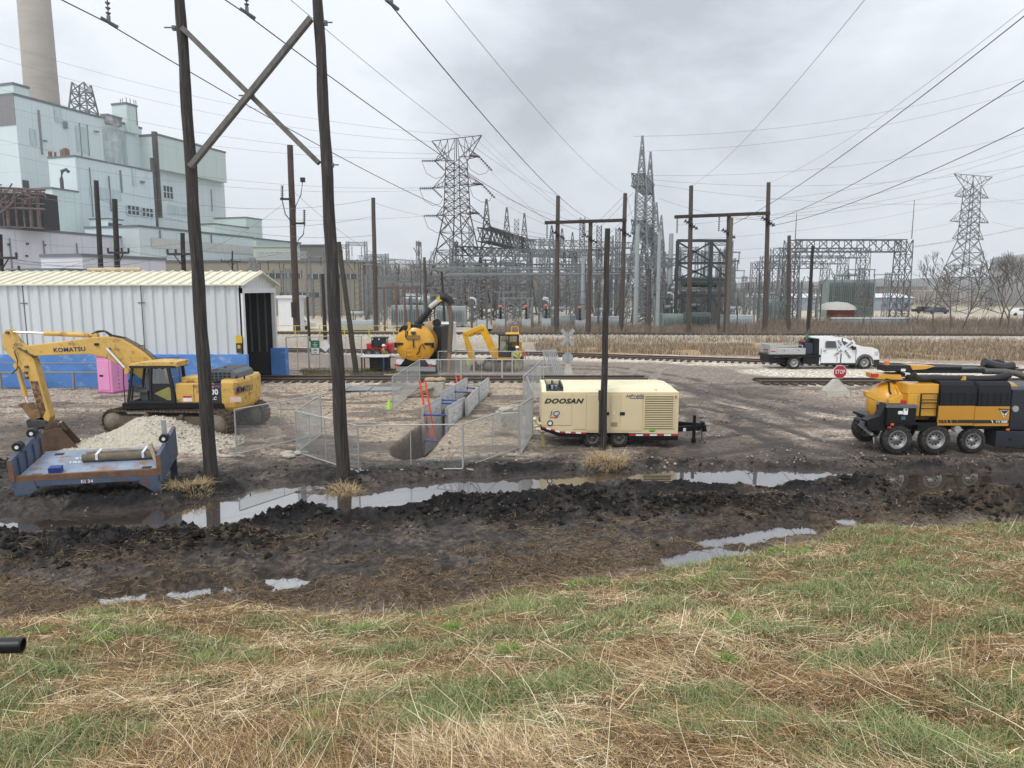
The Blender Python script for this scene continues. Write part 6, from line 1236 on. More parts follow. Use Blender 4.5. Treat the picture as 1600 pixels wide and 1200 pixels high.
# chimney
c = P(66.5, 160, 330); t = thing('chimney_stack', 'tall tapering grey-brown concrete chimney at the top left', 'chimney', (c.x, c.y, 0)); 
cm = mat('stack_concrete', srgb(158, 150, 140), .9, 0, .1, .12, stretch=(1, 1, 3)); MB().lathe([(8.2, 0), (6.75, c.z), (5.7, 210), (5.2, 210)], (0, 0, 0), 40).build('shaft', cm, t)
for z in range(20, 200, 9): MB().lathe([(8.2-(8.2-6.75)*z/c.z+.02, z), (8.2-(8.2-6.75)*z/c.z+.05, z+.1), (8.2-(8.2-6.75)*z/c.z+.02, z+.35)], (0, 0, 0), 40).build('pour_band', mat('stack_band', srgb(140, 134, 126), .9), t)
def lat(mb, b, t, w0, w1, n, th, rot=0, x=True):
    """square lattice mast from b to t"""
    b = Vector(b); t = Vector(t); d = t-b; q = Matrix.Rotation(rot, 3, 'Z'); ax = d.normalized()
    if abs(ax.z) > .5: e1, e2 = q @ Vector((1, 0, 0)), q @ Vector((0, 1, 0))
    else: e1 = Vector((0, 0, 1)); e2 = ax.cross(e1).normalized()
    R_ = [[b+d*(i/n)+e1*sx*(w0+(w1-w0)*i/n)/2+e2*sy*(w0+(w1-w0)*i/n)/2 for sx, sy in ((-1, -1), (1, -1), (1, 1), (-1, 1))] for i in range(n+1)]
    for k in range(4): mb.bar(R_[0][k], R_[-1][k], th*1.4)
    for i in range(n):
        for k in range(4):
            j = (k+1) % 4
            mb.bar(R_[i][k], R_[i+1][j], th)
            if x: mb.bar(R_[i][j], R_[i+1][k], th)
            if i: mb.bar(R_[i][k], R_[i][j], th*.8)
p = P(131, 178, 262); t = thing('roof_lattice_tower', 'small lattice aerial tower with a round dish on the teal roof', 'tower', (p.x, p.y, p.z-3)); m = MB(); lat(m, (0, 0, 0), (0, 0, P(130, 131, 262).z-p.z+3), 7.5, 4.2, 4, .3); m.build('mast', galvd, t); m = MB(); m.cyl((2.4, 0, 11), (2.9, -.5, 11.1), .9, n=12); m.build('dish', galv, t)
# ------------------------------------------------------------ pylons
def pylon(px, pyt, Y, yaw, w_body, arms, waist, base_w, label, top_half, mcol, dz_top, ins=True, basez=0):
    zt = P(px, pyt, Y).z; c = P(px, pyt, Y); t = thing('transmission_tower', label, 'pylon', (c.x, Y, basez), yaw); m = MB(); th = .17; zt -= basez; th = .115
    zw = P(px, waist, Y).z-basez
    lat(m, (0, 0, 0), (0, 0, zw), base_w, w_body*1.15, 6, th); lat(m, (0, 0, zw), (0, 0, zt-dz_top), w_body*1.15, w_body*.9, 7, th*.8)
    m.build('lattice_body', mcol, t)
    z1 = zt-dz_top; h = w_body*.45
    a = MB(); hw = top_half
    for s in (-1, 1):
        for y in (-h, h): a.bar((s*h*.2, 0, zt), (s*h, y, z1), th*.8); a.bar((s*hw, 0, zt), (s*h, y, z1), th)
        for k in (.35, .65): a.bar((s*hw*k, 0, zt-.05), (s*(h+(hw-h)*k), 0, z1+(zt-z1)*k), th*.7); a.bar((s*hw*k, 0, zt-.05), (s*(h+(hw-h)*max(0, k-.3)), 0, z1+(zt-z1)*max(0, k-.3)), th*.6)
    a.bar((-hw, 0, zt), (hw, 0, zt), th); a.bar((0, 0, z1), (0, 0, zt), th); a.build('top_beam', mcol, t)
    for py, hwid, up in arms:
        z = P(px, py, Y).z-basez
        for s in (-1, 1):
            a = MB()
            for y in (-h, h): a.bar((s*h, y, z), (s*hwid, 0, z), th); a.bar((s*h, y, z+up), (s*hwid, 0, z), th*.8)
            for k in (.33, .66): xx = h+(hwid-h)*k; a.bar((s*xx, h*(1-k), z), (s*xx, 0, z+up*(1-k)), th*.6); a.bar((s*xx, -h*(1-k), z), (s*xx, 0, z+up*(1-k)), th*.6)
            ao = a.build('cross_arm', mcol, t)
            if ins:
                for dy, dz in ((-3.0, -.15), (2.2, -1.6)) if s < 0 else ((-2.2, .1), (3.0, -2.3)):
                    i_ = MB(); istring(i_, (s*hwid, 0, z), (s*hwid+(dy*.55 if True else 0), dy*.6, z+dz), .26, 7); i_.build('insulator_string', porc, ao)
                w = MB(); w.tube([(s*hwid-1.6, -1.8, z-.2), (s*hwid-1.2, -1, z-2.2), (s*hwid, 0, z-3.1), (s*hwid+1, 1, z-2.7), (s*hwid+1.3, 1.4, z-1.8)], .05, 3); w.build('jumper', cablet, ao)
    return t
brnst = mat('weathered_brown_lattice', (.085, .07, .065), .7, .3, .3, .5)
pylon(713, 216, 130, R(-28), 3.0, ((248, 4.6, 2.2), (291, 5.2, 2.2), (335, 4.4, 2.2)), 336, 9.6, 'tall brown lattice transmission tower with dark insulators on three arm levels, left of the substation', 5.2, brnst, 3.9)
pylon(1521, 274, 165, R(22), 2.6, ((308, 5.6, 2.6), (347, 6.4, 3.0), (374, 5.2, 3.2)), 376, 11, 'grey lattice transmission tower with a wide triangular head at the right, behind bare trees', 6.3, galvd, 2.6, ins=False)
# ------------------------------------------------------------ wooden H frames carrying the line into the substation
def hfr(xs, beam, Y, label, m_=woodb):
    b = P(xs[0][0], 520, Y); t = thing('line_pole_frame', label, 'pole frame', (b.x, Y, 0)); o = Vector(t.location)
    for px, pyt, pb in xs:
        a = P(px, pyt, Y)-o; c = P(pb, 521, Y)-o; c.z = 0; MB().cyl(c, a, .32, .24, 8).build('pole', m_, t)
    a, b = P(*beam[0], Y-.4)-o, P(*beam[1], Y-.4)-o; MB().bar(a, b, .3, .38).build('crossarm', mat('dark_crossarm', (.035, .026, .02), .9), t)
    ln = (b-a).length
    for k in (.03, .47, .97): q = a.lerp(b, k); i_ = MB(); istring(i_, q, q+Vector((0, 0, -1.9)), .14, 9); i_.build('insulator_string', porc, t)
    for px, pyt, pb in xs: q = P(px+(pb-px)*.3, pyt+60 if pyt < 320 else pyt+28, Y-.3)-o; i_ = MB(); istring(i_, q+Vector((-.7, 0, .4)), q+Vector((.9, 0, -.6)), .3, 6); i_.build('strain_insulator', porc, t)
    return t
hfr(((872, 306, 869), (923, 344, 919), (977, 302, 970)), ((851, 348), (979, 344)), 88, 'three pole wooden line frame with a dark crossarm, left of the tall grey masts')
hfr(((1080, 290, 1076), (1139, 336, 1134), (1201, 285, 1195)), ((1054, 339), (1203, 333)), 86, 'three pole wooden line frame with a dark crossarm, right of the black steel frame')
def lp(px, pyt, pxb, Y, r, label, m_=None, top=None, n=8):
    a = P(pxb, 521, Y); a.z = 0; b = P(px, pyt, Y); return lonepole(a, b, r, r*.8, label, m_ or woodb, n=n)
def xarm(e, px0, px1, py, Y, n=3, lab='crossarm'):
    o = Vector(e.location); a, b = P(px0, py, Y-.3)-o, P(px1, py, Y-.3)-o; MB().bar(a, b, .18, .2).build('crossarm', wood, e)
    for i in range(n): q = a.lerp(b, i/(n-1)); MB().cyl(q, q+Vector((0, 0, .45)), .11, n=6).build('pin_insulator', porc, e)
    c = (a+b)/2; MB().bar(a.lerp(b, .25), c+Vector((0, 0, -.9)), .08).build('arm_brace', wood, e); MB().bar(a.lerp(b, .75), c+Vector((0, 0, -.9)), .08).build('arm_brace', wood, e)
wd = mat('dark_creosote_wood', (.028, .022, .02), .9, 0, .3, 5)
e = lp(453, 227, 464, 84, .43, 'thick dark brown pole with looped cables and side brackets behind the shed end', mat('rust_brown_pole', (.06, .04, .033), .85, 0, .3, 2)); o = Vector(e.location)
for px0, px1, py, pt_ in ((438, 455, 311, 290), (458, 476, 349, 328)):
    a, b = P(px0, py, 83.5)-o, P(px1, py, 83.5)-o; m = MB(); m.bar(a, b, .22); m.build('bracket', wd, e); q = P(441 if px0 < 450 else 475.5, pt_, 83.5)-o; q2 = P(441 if px0 < 450 else 475.5, py+3, 83.5)-o; i_ = MB(); istring(i_, q, q2, .22, 8); i_.build('arrester', porc, e)
for pts in (((441, 313), (446, 335), (455, 346)), ((473, 283), (470, 305), (462, 322), (461, 345)), ((476, 350), (474, 366), (466, 375), (464, 385))): MB().tube([P(x, y, 83.4)-o for x, y in pts], .06, 5).build('looped_cable', blk, e)
MB().box(P(473, 281, 83.6)-o, (.5, .3, .5)).build('pole_box', wd, e); MB().box(P(459, 484, 83.6)-o, (.5, .4, 1.8)).build('pole_box', wd, e)
lp(583, 309, 588, 88, .3, 'slim bare brown pole between the right front pole and the tanker truck'); lp(663, 402, 667, 92, .22, 'short brown pole just left of the tanker boom'); lp(690, 424, 696, 90, .17, 'thin dark pole behind the tanker truck boom tip', wd)
lp(504, 428, 508, 80, .24, 'short dark pole hidden partly by the right front pole', wd); lp(480, 464, 483, 78, .16, 'short thin dark pole right of the thick brown pole', wd)
b_ = G(557, 585); b_.z = 0; lonepole(b_, P(529, 378, b_.y), .19, .15, 'grey-green wooden pole leaning left beside the white table', mat('mossy_pole', (.055, .05, .036), .9, 0, .3, 5))
e = lp(150, 282, 163, 72, .28, 'dark pole rising over the shed, the left of the pair', wd)
e = lp(179, 311, 187, 70, .3, 'dark pole rising over the shed roof carrying a pin insulator crossarm', wd); xarm(e, 169, 201, 395, 70, 4)
e = lp(285, 364, 290, 68, .26, 'stubby dark pole with dark insulators just left of the left front pole', wd); xarm(e, 262, 300, 397, 68, 4)
e = lp(-1, 366, 3, 60, .26, 'dark pole with two crossarms at the far left edge', wd); xarm(e, -22, 26, 403, 60, 3); xarm(e, -25, 30, 424, 60, 3)
e = lp(363, 392, 364, 120, .16, 'thin far pole with small crossarm in front of the tan building', wd); xarm(e, 346, 376, 409, 120, 3)
lp(1233, 368, 1232, 88, .27, 'brown pole with fence stubs left of the right hand gantry'); lp(1270, 384, 1262, 86, .24, 'black leaning pole in front of the right hand gantry', wd); lp(1016, 420, 1014, 88, .2, 'short brown pole right of the tall masts'); lp(1126, 418, 1122, 88, .2, 'short brown pole inside the black steel frame')
lp(1143, 340, 1136, 85.0, .26, 'grey brown pole pressed against the right frame leg', mat('grey_pole', (.12, .105, .085), .9, 0, .3, 4))
# ------------------------------------------------------------ substation steelwork
def S_(name, label, px, Y, z=0, rz=0, cat='substation frame', group=None): a = P(px, 500, Y); return thing(name, label, cat, (a.x, Y, z), rz, group)
# tall double masts in a receding row
for i, (px, Y, pt_, lab) in enumerate(((997, 105, 212, 'tallest pale lattice mast with a pointed spire'), (1010, 118, 237, 'second tall lattice mast, right behind the tallest'), (1021, 142, 316, 'third lattice mast of the receding row'), (1029, 160, 336, 'fourth and farthest lattice mast of the receding row'))):
    t = S_('lattice_mast', lab, px, Y, cat='lattice mast'); zt = P(px, pt_, Y).z; zb = zt*.70; m = MB(); lat(m, (0, 0, 0), (0, 0, zt*.5), 4.4, 1.5, 6, .13); lat(m, (0, 0, zt*.5), (0, 0, zb), 1.45, 1.4, 5, .12); m.build('lattice_body', galvl, t); m = MB(); lat(m, (0, 0, zb), (0, 0, zt), 1.4, .15, 5, .1); m.build('spire', galvl, t)
def truss(label, a, b, w, n, m_, name='lattice_beam', th=.1, cat='lattice beam', group=None):
    a = Vector(a); b = Vector(b); t = thing(name, label, cat, a, 0, group); m = MB(); lat(m, (0, 0, 0), b-a, w, w, n, th); m.build('truss', m_, t); return t
truss('upper lattice beam joining the two tallest masts', P(996, 280, 104), P(1014, 297, 122), 1.7, 7, galvl); truss('lower lattice beam running back from the tallest mast', P(996, 353, 104), P(1030, 385, 160), 1.8, 16, galvl)
# spire towers on the left with the heavy bowed beam
for i, (px, Y, pt_, lab) in enumerate(((761, 131, 311, 'nearest of the three grey spire towers left of the pole frame'), (792, 146, 324, 'middle of the three grey spire towers left of the pole frame'), (819, 158, 333, 'farthest of the three grey spire towers left of the pole frame'), (861, 176, 352, 'small far spire tower at the left pole of the frame'), (877, 190, 357, 'small far spire tower right of the frame pole'), (893, 205, 363, 'smallest far spire tower in the middle'))):
    t = S_('spire_tower', lab, px, Y, cat='lattice mast'); zt = P(px, pt_, Y).z; m = MB(); lat(m, (0, 0, 0), (0, 0, zt*.6), 5.5, 2.0, 6, .16); m.build('lattice_body', galvd, t); m = MB(); lat(m, (0, 0, zt*.6), (0, 0, zt), 2.0, .2, 5, .13); m.build('spire', galvd, t)
m_ = mat('dark_olive_lattice', (.09, .09, .085), .7, .3, .3, .5)
truss('heavy dark bowed lattice beam hanging between the spire towers', P(756, 366, 129), P(830, 386, 160), 2.4, 12, m_, th=.13); truss('second lattice beam below the heavy bowed one', P(716, 392, 122), P(905, 398, 170), 1.5, 24, m_, th=.1)
for i, (x0, y0, Y0, x1, y1, Y1) in enumerate(((560, 404, 132, 600, 404, 132), (595, 407, 150, 680, 413, 150), (400, 399, 128, 480, 398, 128), (740, 396, 118, 960, 394, 118), (820, 378, 126, 990, 384, 122), (850, 432, 108, 1000, 430, 108), (700, 430, 112, 850, 432, 112), (1060, 402, 118, 1140, 402, 118), (960, 404, 104, 1060, 410, 104), (600, 436, 110, 690, 436, 110))):
    truss('pale horizontal lattice beam crossing the substation', P(x0, y0, Y0), P(x1, y1, Y1), 1.0, max(8, int(abs(x1-x0)/8)), galvl if i > 2 else galv, th=.06, group='horizontal lattice beams of the substation')
# black steel frame
t = S_('black_steel_frame', 'black braced steel frame standing over a dark green tank', 1058, 100, cat='steel frame'); o = Vector(t.location); bkst = mat('black_structural_steel', (.04, .045, .05), .6, .2, .2, 1)
def pb(px, py, dy=0): return P(px, py, 100+dy)-o
for px in (1059, 1112, 1138):
    for dy in (0, 7): a = pb(px, 376, dy); MB().bar((a.x, a.y, 0), a, .42).build('column', bkst, t)
for py in (376, 411, 437, 462): MB().bar(pb(1058, py), pb(1139, py), .38).build('beam', bkst, t); MB().bar(pb(1058, py, 7), pb(1139, py, 7), .3).build('beam', bkst, t)
for y0, y1 in ((378, 409), (413, 436), (464, 500)):
    MB().bar(pb(1059, y0), pb(1112, y1), .22).build('diagonal', bkst, t); MB().bar(pb(1059, y1), pb(1112, y0), .22).build('diagonal', bkst, t); MB().bar(pb(1112, y0), pb(1138, y1), .2).build('diagonal', bkst, t)
t = S_('green_tank', 'dark green horizontal tank seen inside the black steel frame', 1096, 112, P(1096, 447, 112).z, cat='tank'); m = MB(); m.lathe([(0, -3.4), (.6, -3.3), (.8, -3), (.8, 3), (.6, 3.3), (0, 3.4)], (0, 0, .6), 16, 'x'); m.build('shell', mat('dark_green_shell', (.06, .10, .085), .6), t); MB().bx(-3, 3, -1, 1, -6.5, -.8).build('support', galvd, t)
# equipment rows
def proto(kind):
    m = MB(); g = MB(); k = None
    if kind == 0:
        m.bar((-1.6, 0, 0), (-1.6, 0, 6.2), .22); m.bar((1.6, 0, 0), (1.6, 0, 6.2), .22); m.bar((-2.4, 0, 6.2), (2.4, 0, 6.2), .24); m.bar((-1.6, 0, 3), (1.6, 0, 6), .1); m.bar((1.6, 0, 3), (-1.6, 0, 6), .1)
        for x in (-2, 0, 2): istring(g, (x, 0, 6.3), (x, 0, 7.9), .17, 7)
    elif kind == 1:
        lat(m, (0, 0, 0), (0, 0, 11), 1.1, .7, 7, .055); m.bar((-2.6, 0, 10.5), (2.6, 0, 10.5), .18)
        for x in (-2.4, 2.4): istring(g, (x, 0, 10.4), (x, 0, 8.9), .16, 7)
    elif kind == 2:
        m.bar((0, 0, 0), (0, 0, 4.6), .3); m.bar((-1.5, 0, 4.6), (1.5, 0, 4.6), .2)
        for x in (-1.2, 0, 1.2): istring(g, (x, 0, 4.7), (x+.25, 0, 6.6), .16, 7)
        m.bar((-1.2, 0, 6.6), (1.5, 0, 7.0), .1)
    elif kind == 3:
        for x in (-1.9, 1.9): lat(m, (x, 0, 0), (x, 0, 13.5), .7, .55, 10, .05)
        lat(m, (-1.9, 0, 13), (1.9, 0, 13), .6, .6, 4, .05); m.bar((-1.6, 0, 4), (1.6, 0, 9), .1); m.bar((1.6, 0, 4), (-1.6, 0, 9), .1)
        for x in (-1, 1): istring(g, (x, 0, 12.5), (x, 0, 10.8), .16, 7)
    elif kind == 4:
        for x in (-.7, .7): m.bar((x, 0, 0), (x, 0, 8.6), .16)
        for z in np.arange(.8, 8.6, .9): m.bar((-.7, 0, z), (.7, 0, z+.5), .08)
        for x in (-.7, .7): istring(g, (x, 0, 8.6), (x*2.4, 0, 10.2), .15, 7)
    return m, g
labs = ('two legged bus support with three upright insulators among the substation steel', 'slim lattice post with a high crossbar among the substation steel', 'single leg disconnect switch stand among the substation steel', 'tall twin lattice portal among the substation steel', 'ladder braced post with two splayed insulators among the substation steel')
nms = ('bus_support', 'lattice_post', 'switch_stand', 'lattice_portal', 'braced_post'); grs = ('bus supports of the substation', 'lattice posts of the substation', 'switch stands of the substation', 'lattice portals of the substation', 'braced posts of the substation')
mt = (galvl, galvl, galvd, galvl, galvd); pr_ = []
for k in range(5):
    m, g = proto(k); t = thing(nms[k], labs[k], 'substation gear', (0, 100, 0), 0, grs[k]); m.build('frame', mt[k], t); g.build('insulators', mat('grey_brown_porcelain', (.10, .075, .065), .35, 0, .2, 3), t); pr_.append([t, 0])
def pbus(px0, px1, Y, kinds, step, zmul=1.):
    x = P(px0, 500, Y).x; xe = P(px1, 500, Y).x
    while x < xe:
        k = rnd.choice(kinds); t, u = pr_[k]; loc = (x+rnd.uniform(-.8, .8), Y+rnd.uniform(-1.5, 1.5), 0)
        if u == 0: t.location = loc; pr_[k][1] = 1; o = t
        else: o = dup(t, loc)
        s = rnd.uniform(.85, 1.12)*zmul; o.scale = (1, 1, s); o.rotation_euler.z = rnd.choice((0, 0, .15, R(90))); x += step*rnd.uniform(.7, 1.4)
for Y, px0, px1, kk, st, zm in ((98, 690, 1050, (0, 2, 4), 4.2, .8), (103, 560, 1130, (0, 2, 4, 1), 4.2, .95), (108, 640, 1060, (1, 0, 4), 3.9, 1.05), (114, 600, 1130, (3, 1, 0, 2), 4.8, .95), (120, 580, 1050, (2, 1, 4), 4.6, 1), (127, 600, 1060, (1, 4, 0), 4.8, 1.05), (134, 480, 1060, (3, 1, 2, 4), 5.2, 1.05), (142, 560, 1060, (1, 2, 4), 5.4, 1.1), (152, 480, 1070, (3, 1, 4), 6.5, 1.1), (163, 700, 1060, (1, 2, 4), 6, 1.2)):
    pbus(px0, px1, Y, kk, st, zm)
for Y, px0, px1 in ((104, 1040, 1235), (111, 1060, 1300), (119, 1150, 1300), (130, 1140, 1390), (140, 1160, 1330)): pbus(px0, px1, Y, (0, 2, 1, 4), 4.6, .85)
for Y, px0, px1 in ((112, 400, 470), (122, 400, 600), (140, 380, 560)): pbus(px0, px1, Y, (1, 3, 4), 6.5, .95)
for i in range(17):
    Y = 98+i*4; z = rnd.choice((5.1, 6.6, 7.7, 8.7, 9.8)); a = P(rnd.uniform(590, 720), 500, Y); b = P(rnd.uniform(900, 1050), 500, Y); t = thing('bus_pipe', 'long thin pale bus pipe spanning the substation rows', 'bus pipe', (a.x, Y, z), 0, 'bus pipes of the substation'); MB().cyl((0, 0, 0), (b.x-a.x, 0, 0), .09, n=6).build('pipe', galvl, t)
# solid grey tube poles and ladder masts
for px, pt_, Y, r_, lab in ((910, 400, 100, .32, 'pale grey tubular column left of the tallest mast'), (993, 352, 96, .34, 'pale grey tubular column under the tallest mast'), (1027, 362, 98, .3, 'pale grey tubular column right of the tallest mast'), (1045, 365, 104, .4, 'pale grey tubular column beside the black frame')):
    t = S_('tubular_column', lab, px, Y, cat='column'); z = P(px, pt_, Y).z; MB().cyl((0, 0, 0), (0, 0, z), r_, r_*.8, 12).build('tube', mat('pale_grey_paint', (.33, .37, .38), .5, 0, .1, 1), t); MB().cyl((0, 0, z*.42), (0, 0, z*.42+.25), r_*1.15, n=12).build('flange', galv, t)
for px, pt_, Y in ((807, 342, 120), (908, 340, 112), (934, 352, 118), (737, 352, 124), (707, 372, 126), (846, 372, 120), (952, 368, 116), (963, 357, 124)):
    t = S_('ladder_mast', 'slender ladder-like lattice mast standing above the substation steel', px, Y, cat='lattice mast', group='ladder-like masts of the substation'); m = MB(); lat(m, (0, 0, 0), (0, 0, P(px, pt_, Y).z), .75, .75, 20, .06); m.build('lattice_body', galvl, t)
# circuit breakers with black bushings and coral tips, transformers
def breaker(px, py, Y, label, tip=True):
    t = S_('circuit_breaker', label, px, Y, cat='circuit breaker', group='circuit breakers behind the small excavator'); z = P(px, py, Y).z; w = mat('pale_cabinet', (.42, .46, .46), .5, 0, .08, 1)
    for s in (-1, 1): m = MB(); m.prism([(s*1.2-.9, z-6.6), (s*1.2+.9, z-6.6), (s*1.2+.8, z-3.2), (s*1.2+.4, z-2.7), (s*1.2-.4, z-2.7), (s*1.2-.8, z-3.2)], -.8, .8); m.build('tank', w, t)
    MB().bx(-.6, .6, -.9, .9, z-3, z-1.5).build('cabinet', w, t); i_ = MB(); istring(i_, (0, 0, z-1.5), (0, 0, z), .3, 8); i_.build('bushing', blk, t)
    if tip: MB().lathe([(.0, .0), (.32, .05), (.32, .3), (0, .4)], (0, 0, z), 10).build('coral_tip', mat('coral_cap', (.5, .15, .13), .5), t)
for px, py, l_ in ((753, 482, 'leftmost breaker with a plain black bushing'), (782, 481, 'second breaker, coral tipped, above the small excavator arm'), (822, 481, 'third breaker, coral tipped, left of the excavator cab'), (853, 480, 'fourth breaker, coral tipped, above the two workers'), (906, 483, 'fifth breaker, coral tipped, left of the lone pole')): breaker(px, py, 96, l_, px > 760)
def xfmr(px, py, Y, w, h, label, col):
    t = S_('transformer', label, px, Y, cat='transformer'); z = P(px, py, Y).z; c_ = mat('xf_%s' % col, {'g': (.24, .30, .28), 'w': (.38, .42, .43), 'd': (.10, .13, .12)}[col], .6, 0, .12, 1)
    MB().bx(-w/2, w/2, -1.4, 1.4, .3, z).build('tank', c_, t, bevel=.08); r_ = MB()
    for i in range(int(w/.35)): r_.bx(-w/2+.1+i*.35, -w/2+.16+i*.35, -1.9, -1.4, .8, z-.5)
    r_.build('radiator', c_, t)
    for x in (-w*.3, 0, w*.3): i_ = MB(); istring(i_, (x, 0, z), (x*1.25, 0, z+1.4), .16, 7); i_.build('bushing', porc, t)
    MB().lathe([(0, -w*.22), (.26, -w*.21), (.26, w*.21), (0, w*.22)], (0, .9, z+.9), 12, 'x').build('conservator', c_, t)
xfmr(640, 477, 105, 5, 4, 'pale transformer left of the horizontal silver tank', 'w'); xfmr(706, 478, 108, 4.5, 4, 'pale transformer behind the tanker boom', 'w'); xfmr(552, 500, 98, 6, 3, 'pale cabinet transformer right of the front pole', 'w'); xfmr(1322, 437, 135, 9, 6, 'large pale green transformer beneath the right hand gantry', 'g'); xfmr(1210, 468, 118, 4, 4, 'grey green transformer left of the right hand gantry', 'g'); xfmr(1088, 488, 98, 3.2, 4, 'dark louvred transformer at the foot of the black frame', 'd'); xfmr(1048, 490, 100, 3, 4, 'grey transformer left of the black frame foot', 'g'); xfmr(872, 492, 104, 5, 3, 'low pale transformer behind the frame left pole', 'w'); xfmr(945, 494, 102, 5, 3, 'low pale transformer behind the lone wooden pole', 'w'); xfmr(1150, 492, 100, 4, 3, 'small pale transformer right of the black frame', 'w')
t = S_('silver_tank', 'horizontal silver cylinder tank on legs behind the tanker boom', 652, 108, cat='tank'); z = P(652, 469, 108).z; MB().lathe([(0, -1.9), (.9, -1.8), (1, -1.5), (1, 1.9), (.8, 2.1), (0, 2.1)], (0, 0, z), 16, 'x').build('shell', alum, t); MB().bx(-1.4, -1.2, -.1, .1, 0, z-.9).bx(1.2, 1.4, -.1, .1, 0, z-.9).build('legs', galvd, t)
for px, py in ((737, 474), (851, 474), (850, 476), (1050, 458), (1044, 466)): t = S_('bus_ring', 'white curved bushing ring among the substation steel', px, 101, P(px, py, 101).z, cat='ring', group='white bushing rings'); MB().tube([(.75*math.sin(a), 0, .75*math.cos(a)) for a in np.linspace(-.3, 2.6, 9)], .16, 8).build('ring', mat('white_ring', (.6, .62, .62), .4), t); MB().cyl((0, 0, -2), (0, 0, -6), .12, n=6).build('post', galvd, t)
# brown steel posts row with beam (left)
t = S_('brown_steel_frame', 'rust brown four post steel frame behind the tanker truck', 600, 96, cat='steel frame'); o = Vector(t.location); z = P(600, 450, 96).z
for px in (601, 620, 633, 652): a = P(px, 500, 96)-o; MB().bar((a.x, 0, 0), (a.x, 0, z), .26).build('post', mat('rust_brown_steel', (.13, .085, .07), .8), t)
a, b = P(590, 500, 96)-o, P(656, 500, 96)-o; MB().bar((a.x, 0, z), (b.x, 0, z), .25).build('beam', MATS['rust_brown_steel'], t)
# right hand gantries
def gantry(x0, x1, py0, py1, Y, w, dep, label, n=12, th=.09, m_=galvd, cols=(0, 1), zb=0, colw=None):
    t = S_('lattice_gantry', label, x0, Y, cat='gantry'); o = Vector(t.location); a, b = P(x0, py0, Y)-o, P(x1, py1, Y)-o; z = min(a.z, b.z); m = MB(); lat(m, (a.x, 0, z-w/2), (b.x, 0, z-w/2), w, w, n*2//3, th, x=False); m.build('beam', m_, t)
    for k in cols: q = a if k == 0 else b; m = MB(); lat(m, (q.x, 0, 0), (q.x, 0, z), (colw or w)*1.15, (colw or w), int(z/2), th*.7); m.build('column', m_, t)
    return t
gantry(1238, 1413, 375, 372, 105, 1.7, 0, 'front lattice gantry with a zigzag beam, spanning to the far right column', 14, .11)
gantry(1214, 1350, 388, 386, 122, 1.6, 0, 'second lattice gantry behind the front right one', 12); gantry(1196, 1318, 400, 399, 138, 1.5, 0, 'third lattice gantry of the right hand set', 12); gantry(1180, 1290, 409, 408, 152, 1.4, 0, 'farthest lattice gantry of the right hand set', 12)
for px, pt_, Y in ((1236, 333, 104), (1415, 313, 104)): t = S_('lightning_rod', 'thin lightning rod above the %s gantry column' % ('left' if px < 1300 else 'right'), px, Y, P(px, 373, Y).z, cat='rod'); MB().cyl((0, 0, 0), (0, 0, P(px, pt_, Y).z-P(px, 373, Y).z), .07, .04, 5).build('rod', galvd, t)
# ------------------------------------------------------------ other buildings
def bld(name, label, x0, x1, pyt, Y, dep, m_, roof=None, rh=0, win=(), cat='building', wm=None):
    a, b = P(x0, pyt, Y), P(x1, pyt, Y); t = thing(name, label, cat, (a.x, Y, 0)); w = b.x-a.x; wl = MB().bx(0, w, 0, dep, 0, a.z).build('wall', m_, t)
    if rh: m = MB(); m.prism([(-.4, a.z+.002), (dep+.4, a.z+.002), (dep/2, a.z+rh)], -.4, w+.4, axis='x'); m.build('roof', roof, t)
    else: MB().bx(-.3, w+.3, -.3, dep+.3, a.z+.002, a.z+.35).build('roof', roof or trim, t)
    for wx0, wx1, wy0, wy1 in win:
        p, q = P(wx0, wy0, Y-.1)-a, P(wx1, wy1, Y-.1)-a; n = max(1, int((wx1-wx0)/9)); m = MB(); m.bx(p.x, q.x, -.1, -.01, q.z+a.z, p.z+a.z); o = m.build('window', wm or lou, wl)
        m = MB()
        for i in range(n+1): x = p.x+(q.x-p.x)*i/n; m.bx(x-.08, x+.08, -.16, -.1, q.z+a.z, p.z+a.z)
        m.build('frame', galv, o)
    return t
tanw = mat('tan_wall', srgb(138, 132, 120), .8, 0, .06, .3)
bld('tan_hall', 'long tan industrial hall with strip windows behind the shed end', 258, 566, 409, 150, 20, tanw, trim, win=((400, 470, 427, 435), (478, 558, 428, 436), (436, 500, 457, 464)), wm=mat('blue_grey_glass', (.05, .065, .075), .2))
bld('green_roof_hall', 'low pale green flat hall behind the tan hall', 395, 470, 386, 200, 20, mat('dull_green_wall', srgb(176, 184, 176), .8), mat('dull_green_roof', srgb(168, 182, 174), .7)); bld('dark_roof_hall', 'dark grey hall rising above the tan hall', 468, 512, 384, 190, 14, mat('dark_grey_wall', srgb(110, 110, 106), .8), trim)
bld('parked_trailer', 'white box trailer parked behind the shed end', 434, 464, 466, 95, 3, white, white, cat='trailer')
bgb = mat('blue_grey_siding', srgb(140, 152, 162), .6, 0, .08, .5)
bld('blue_grey_building', 'long low blue-grey metal building with white roof at the right', 1188, 1426, 465, 185, 14, bgb, white, 1.0, win=((1379, 1385, 474, 479), (1397, 1403, 474, 479), (1414, 1420, 474, 479)))
bld('brown_building', 'brown flat roofed building beyond the right hand gantry', 1384, 1448, 449, 270, 20, mat('brown_brick', (.17, .11, .09), .8), trim); bld('pale_building', 'cream low building right of the brown one', 1440, 1500, 455, 262, 16, mat('cream_wall', srgb(180, 172, 158), .8), white)
bld('far_shed', 'small white sheds row in the far gap between gantries', 1140, 1200, 452, 240, 12, tanw, trim)
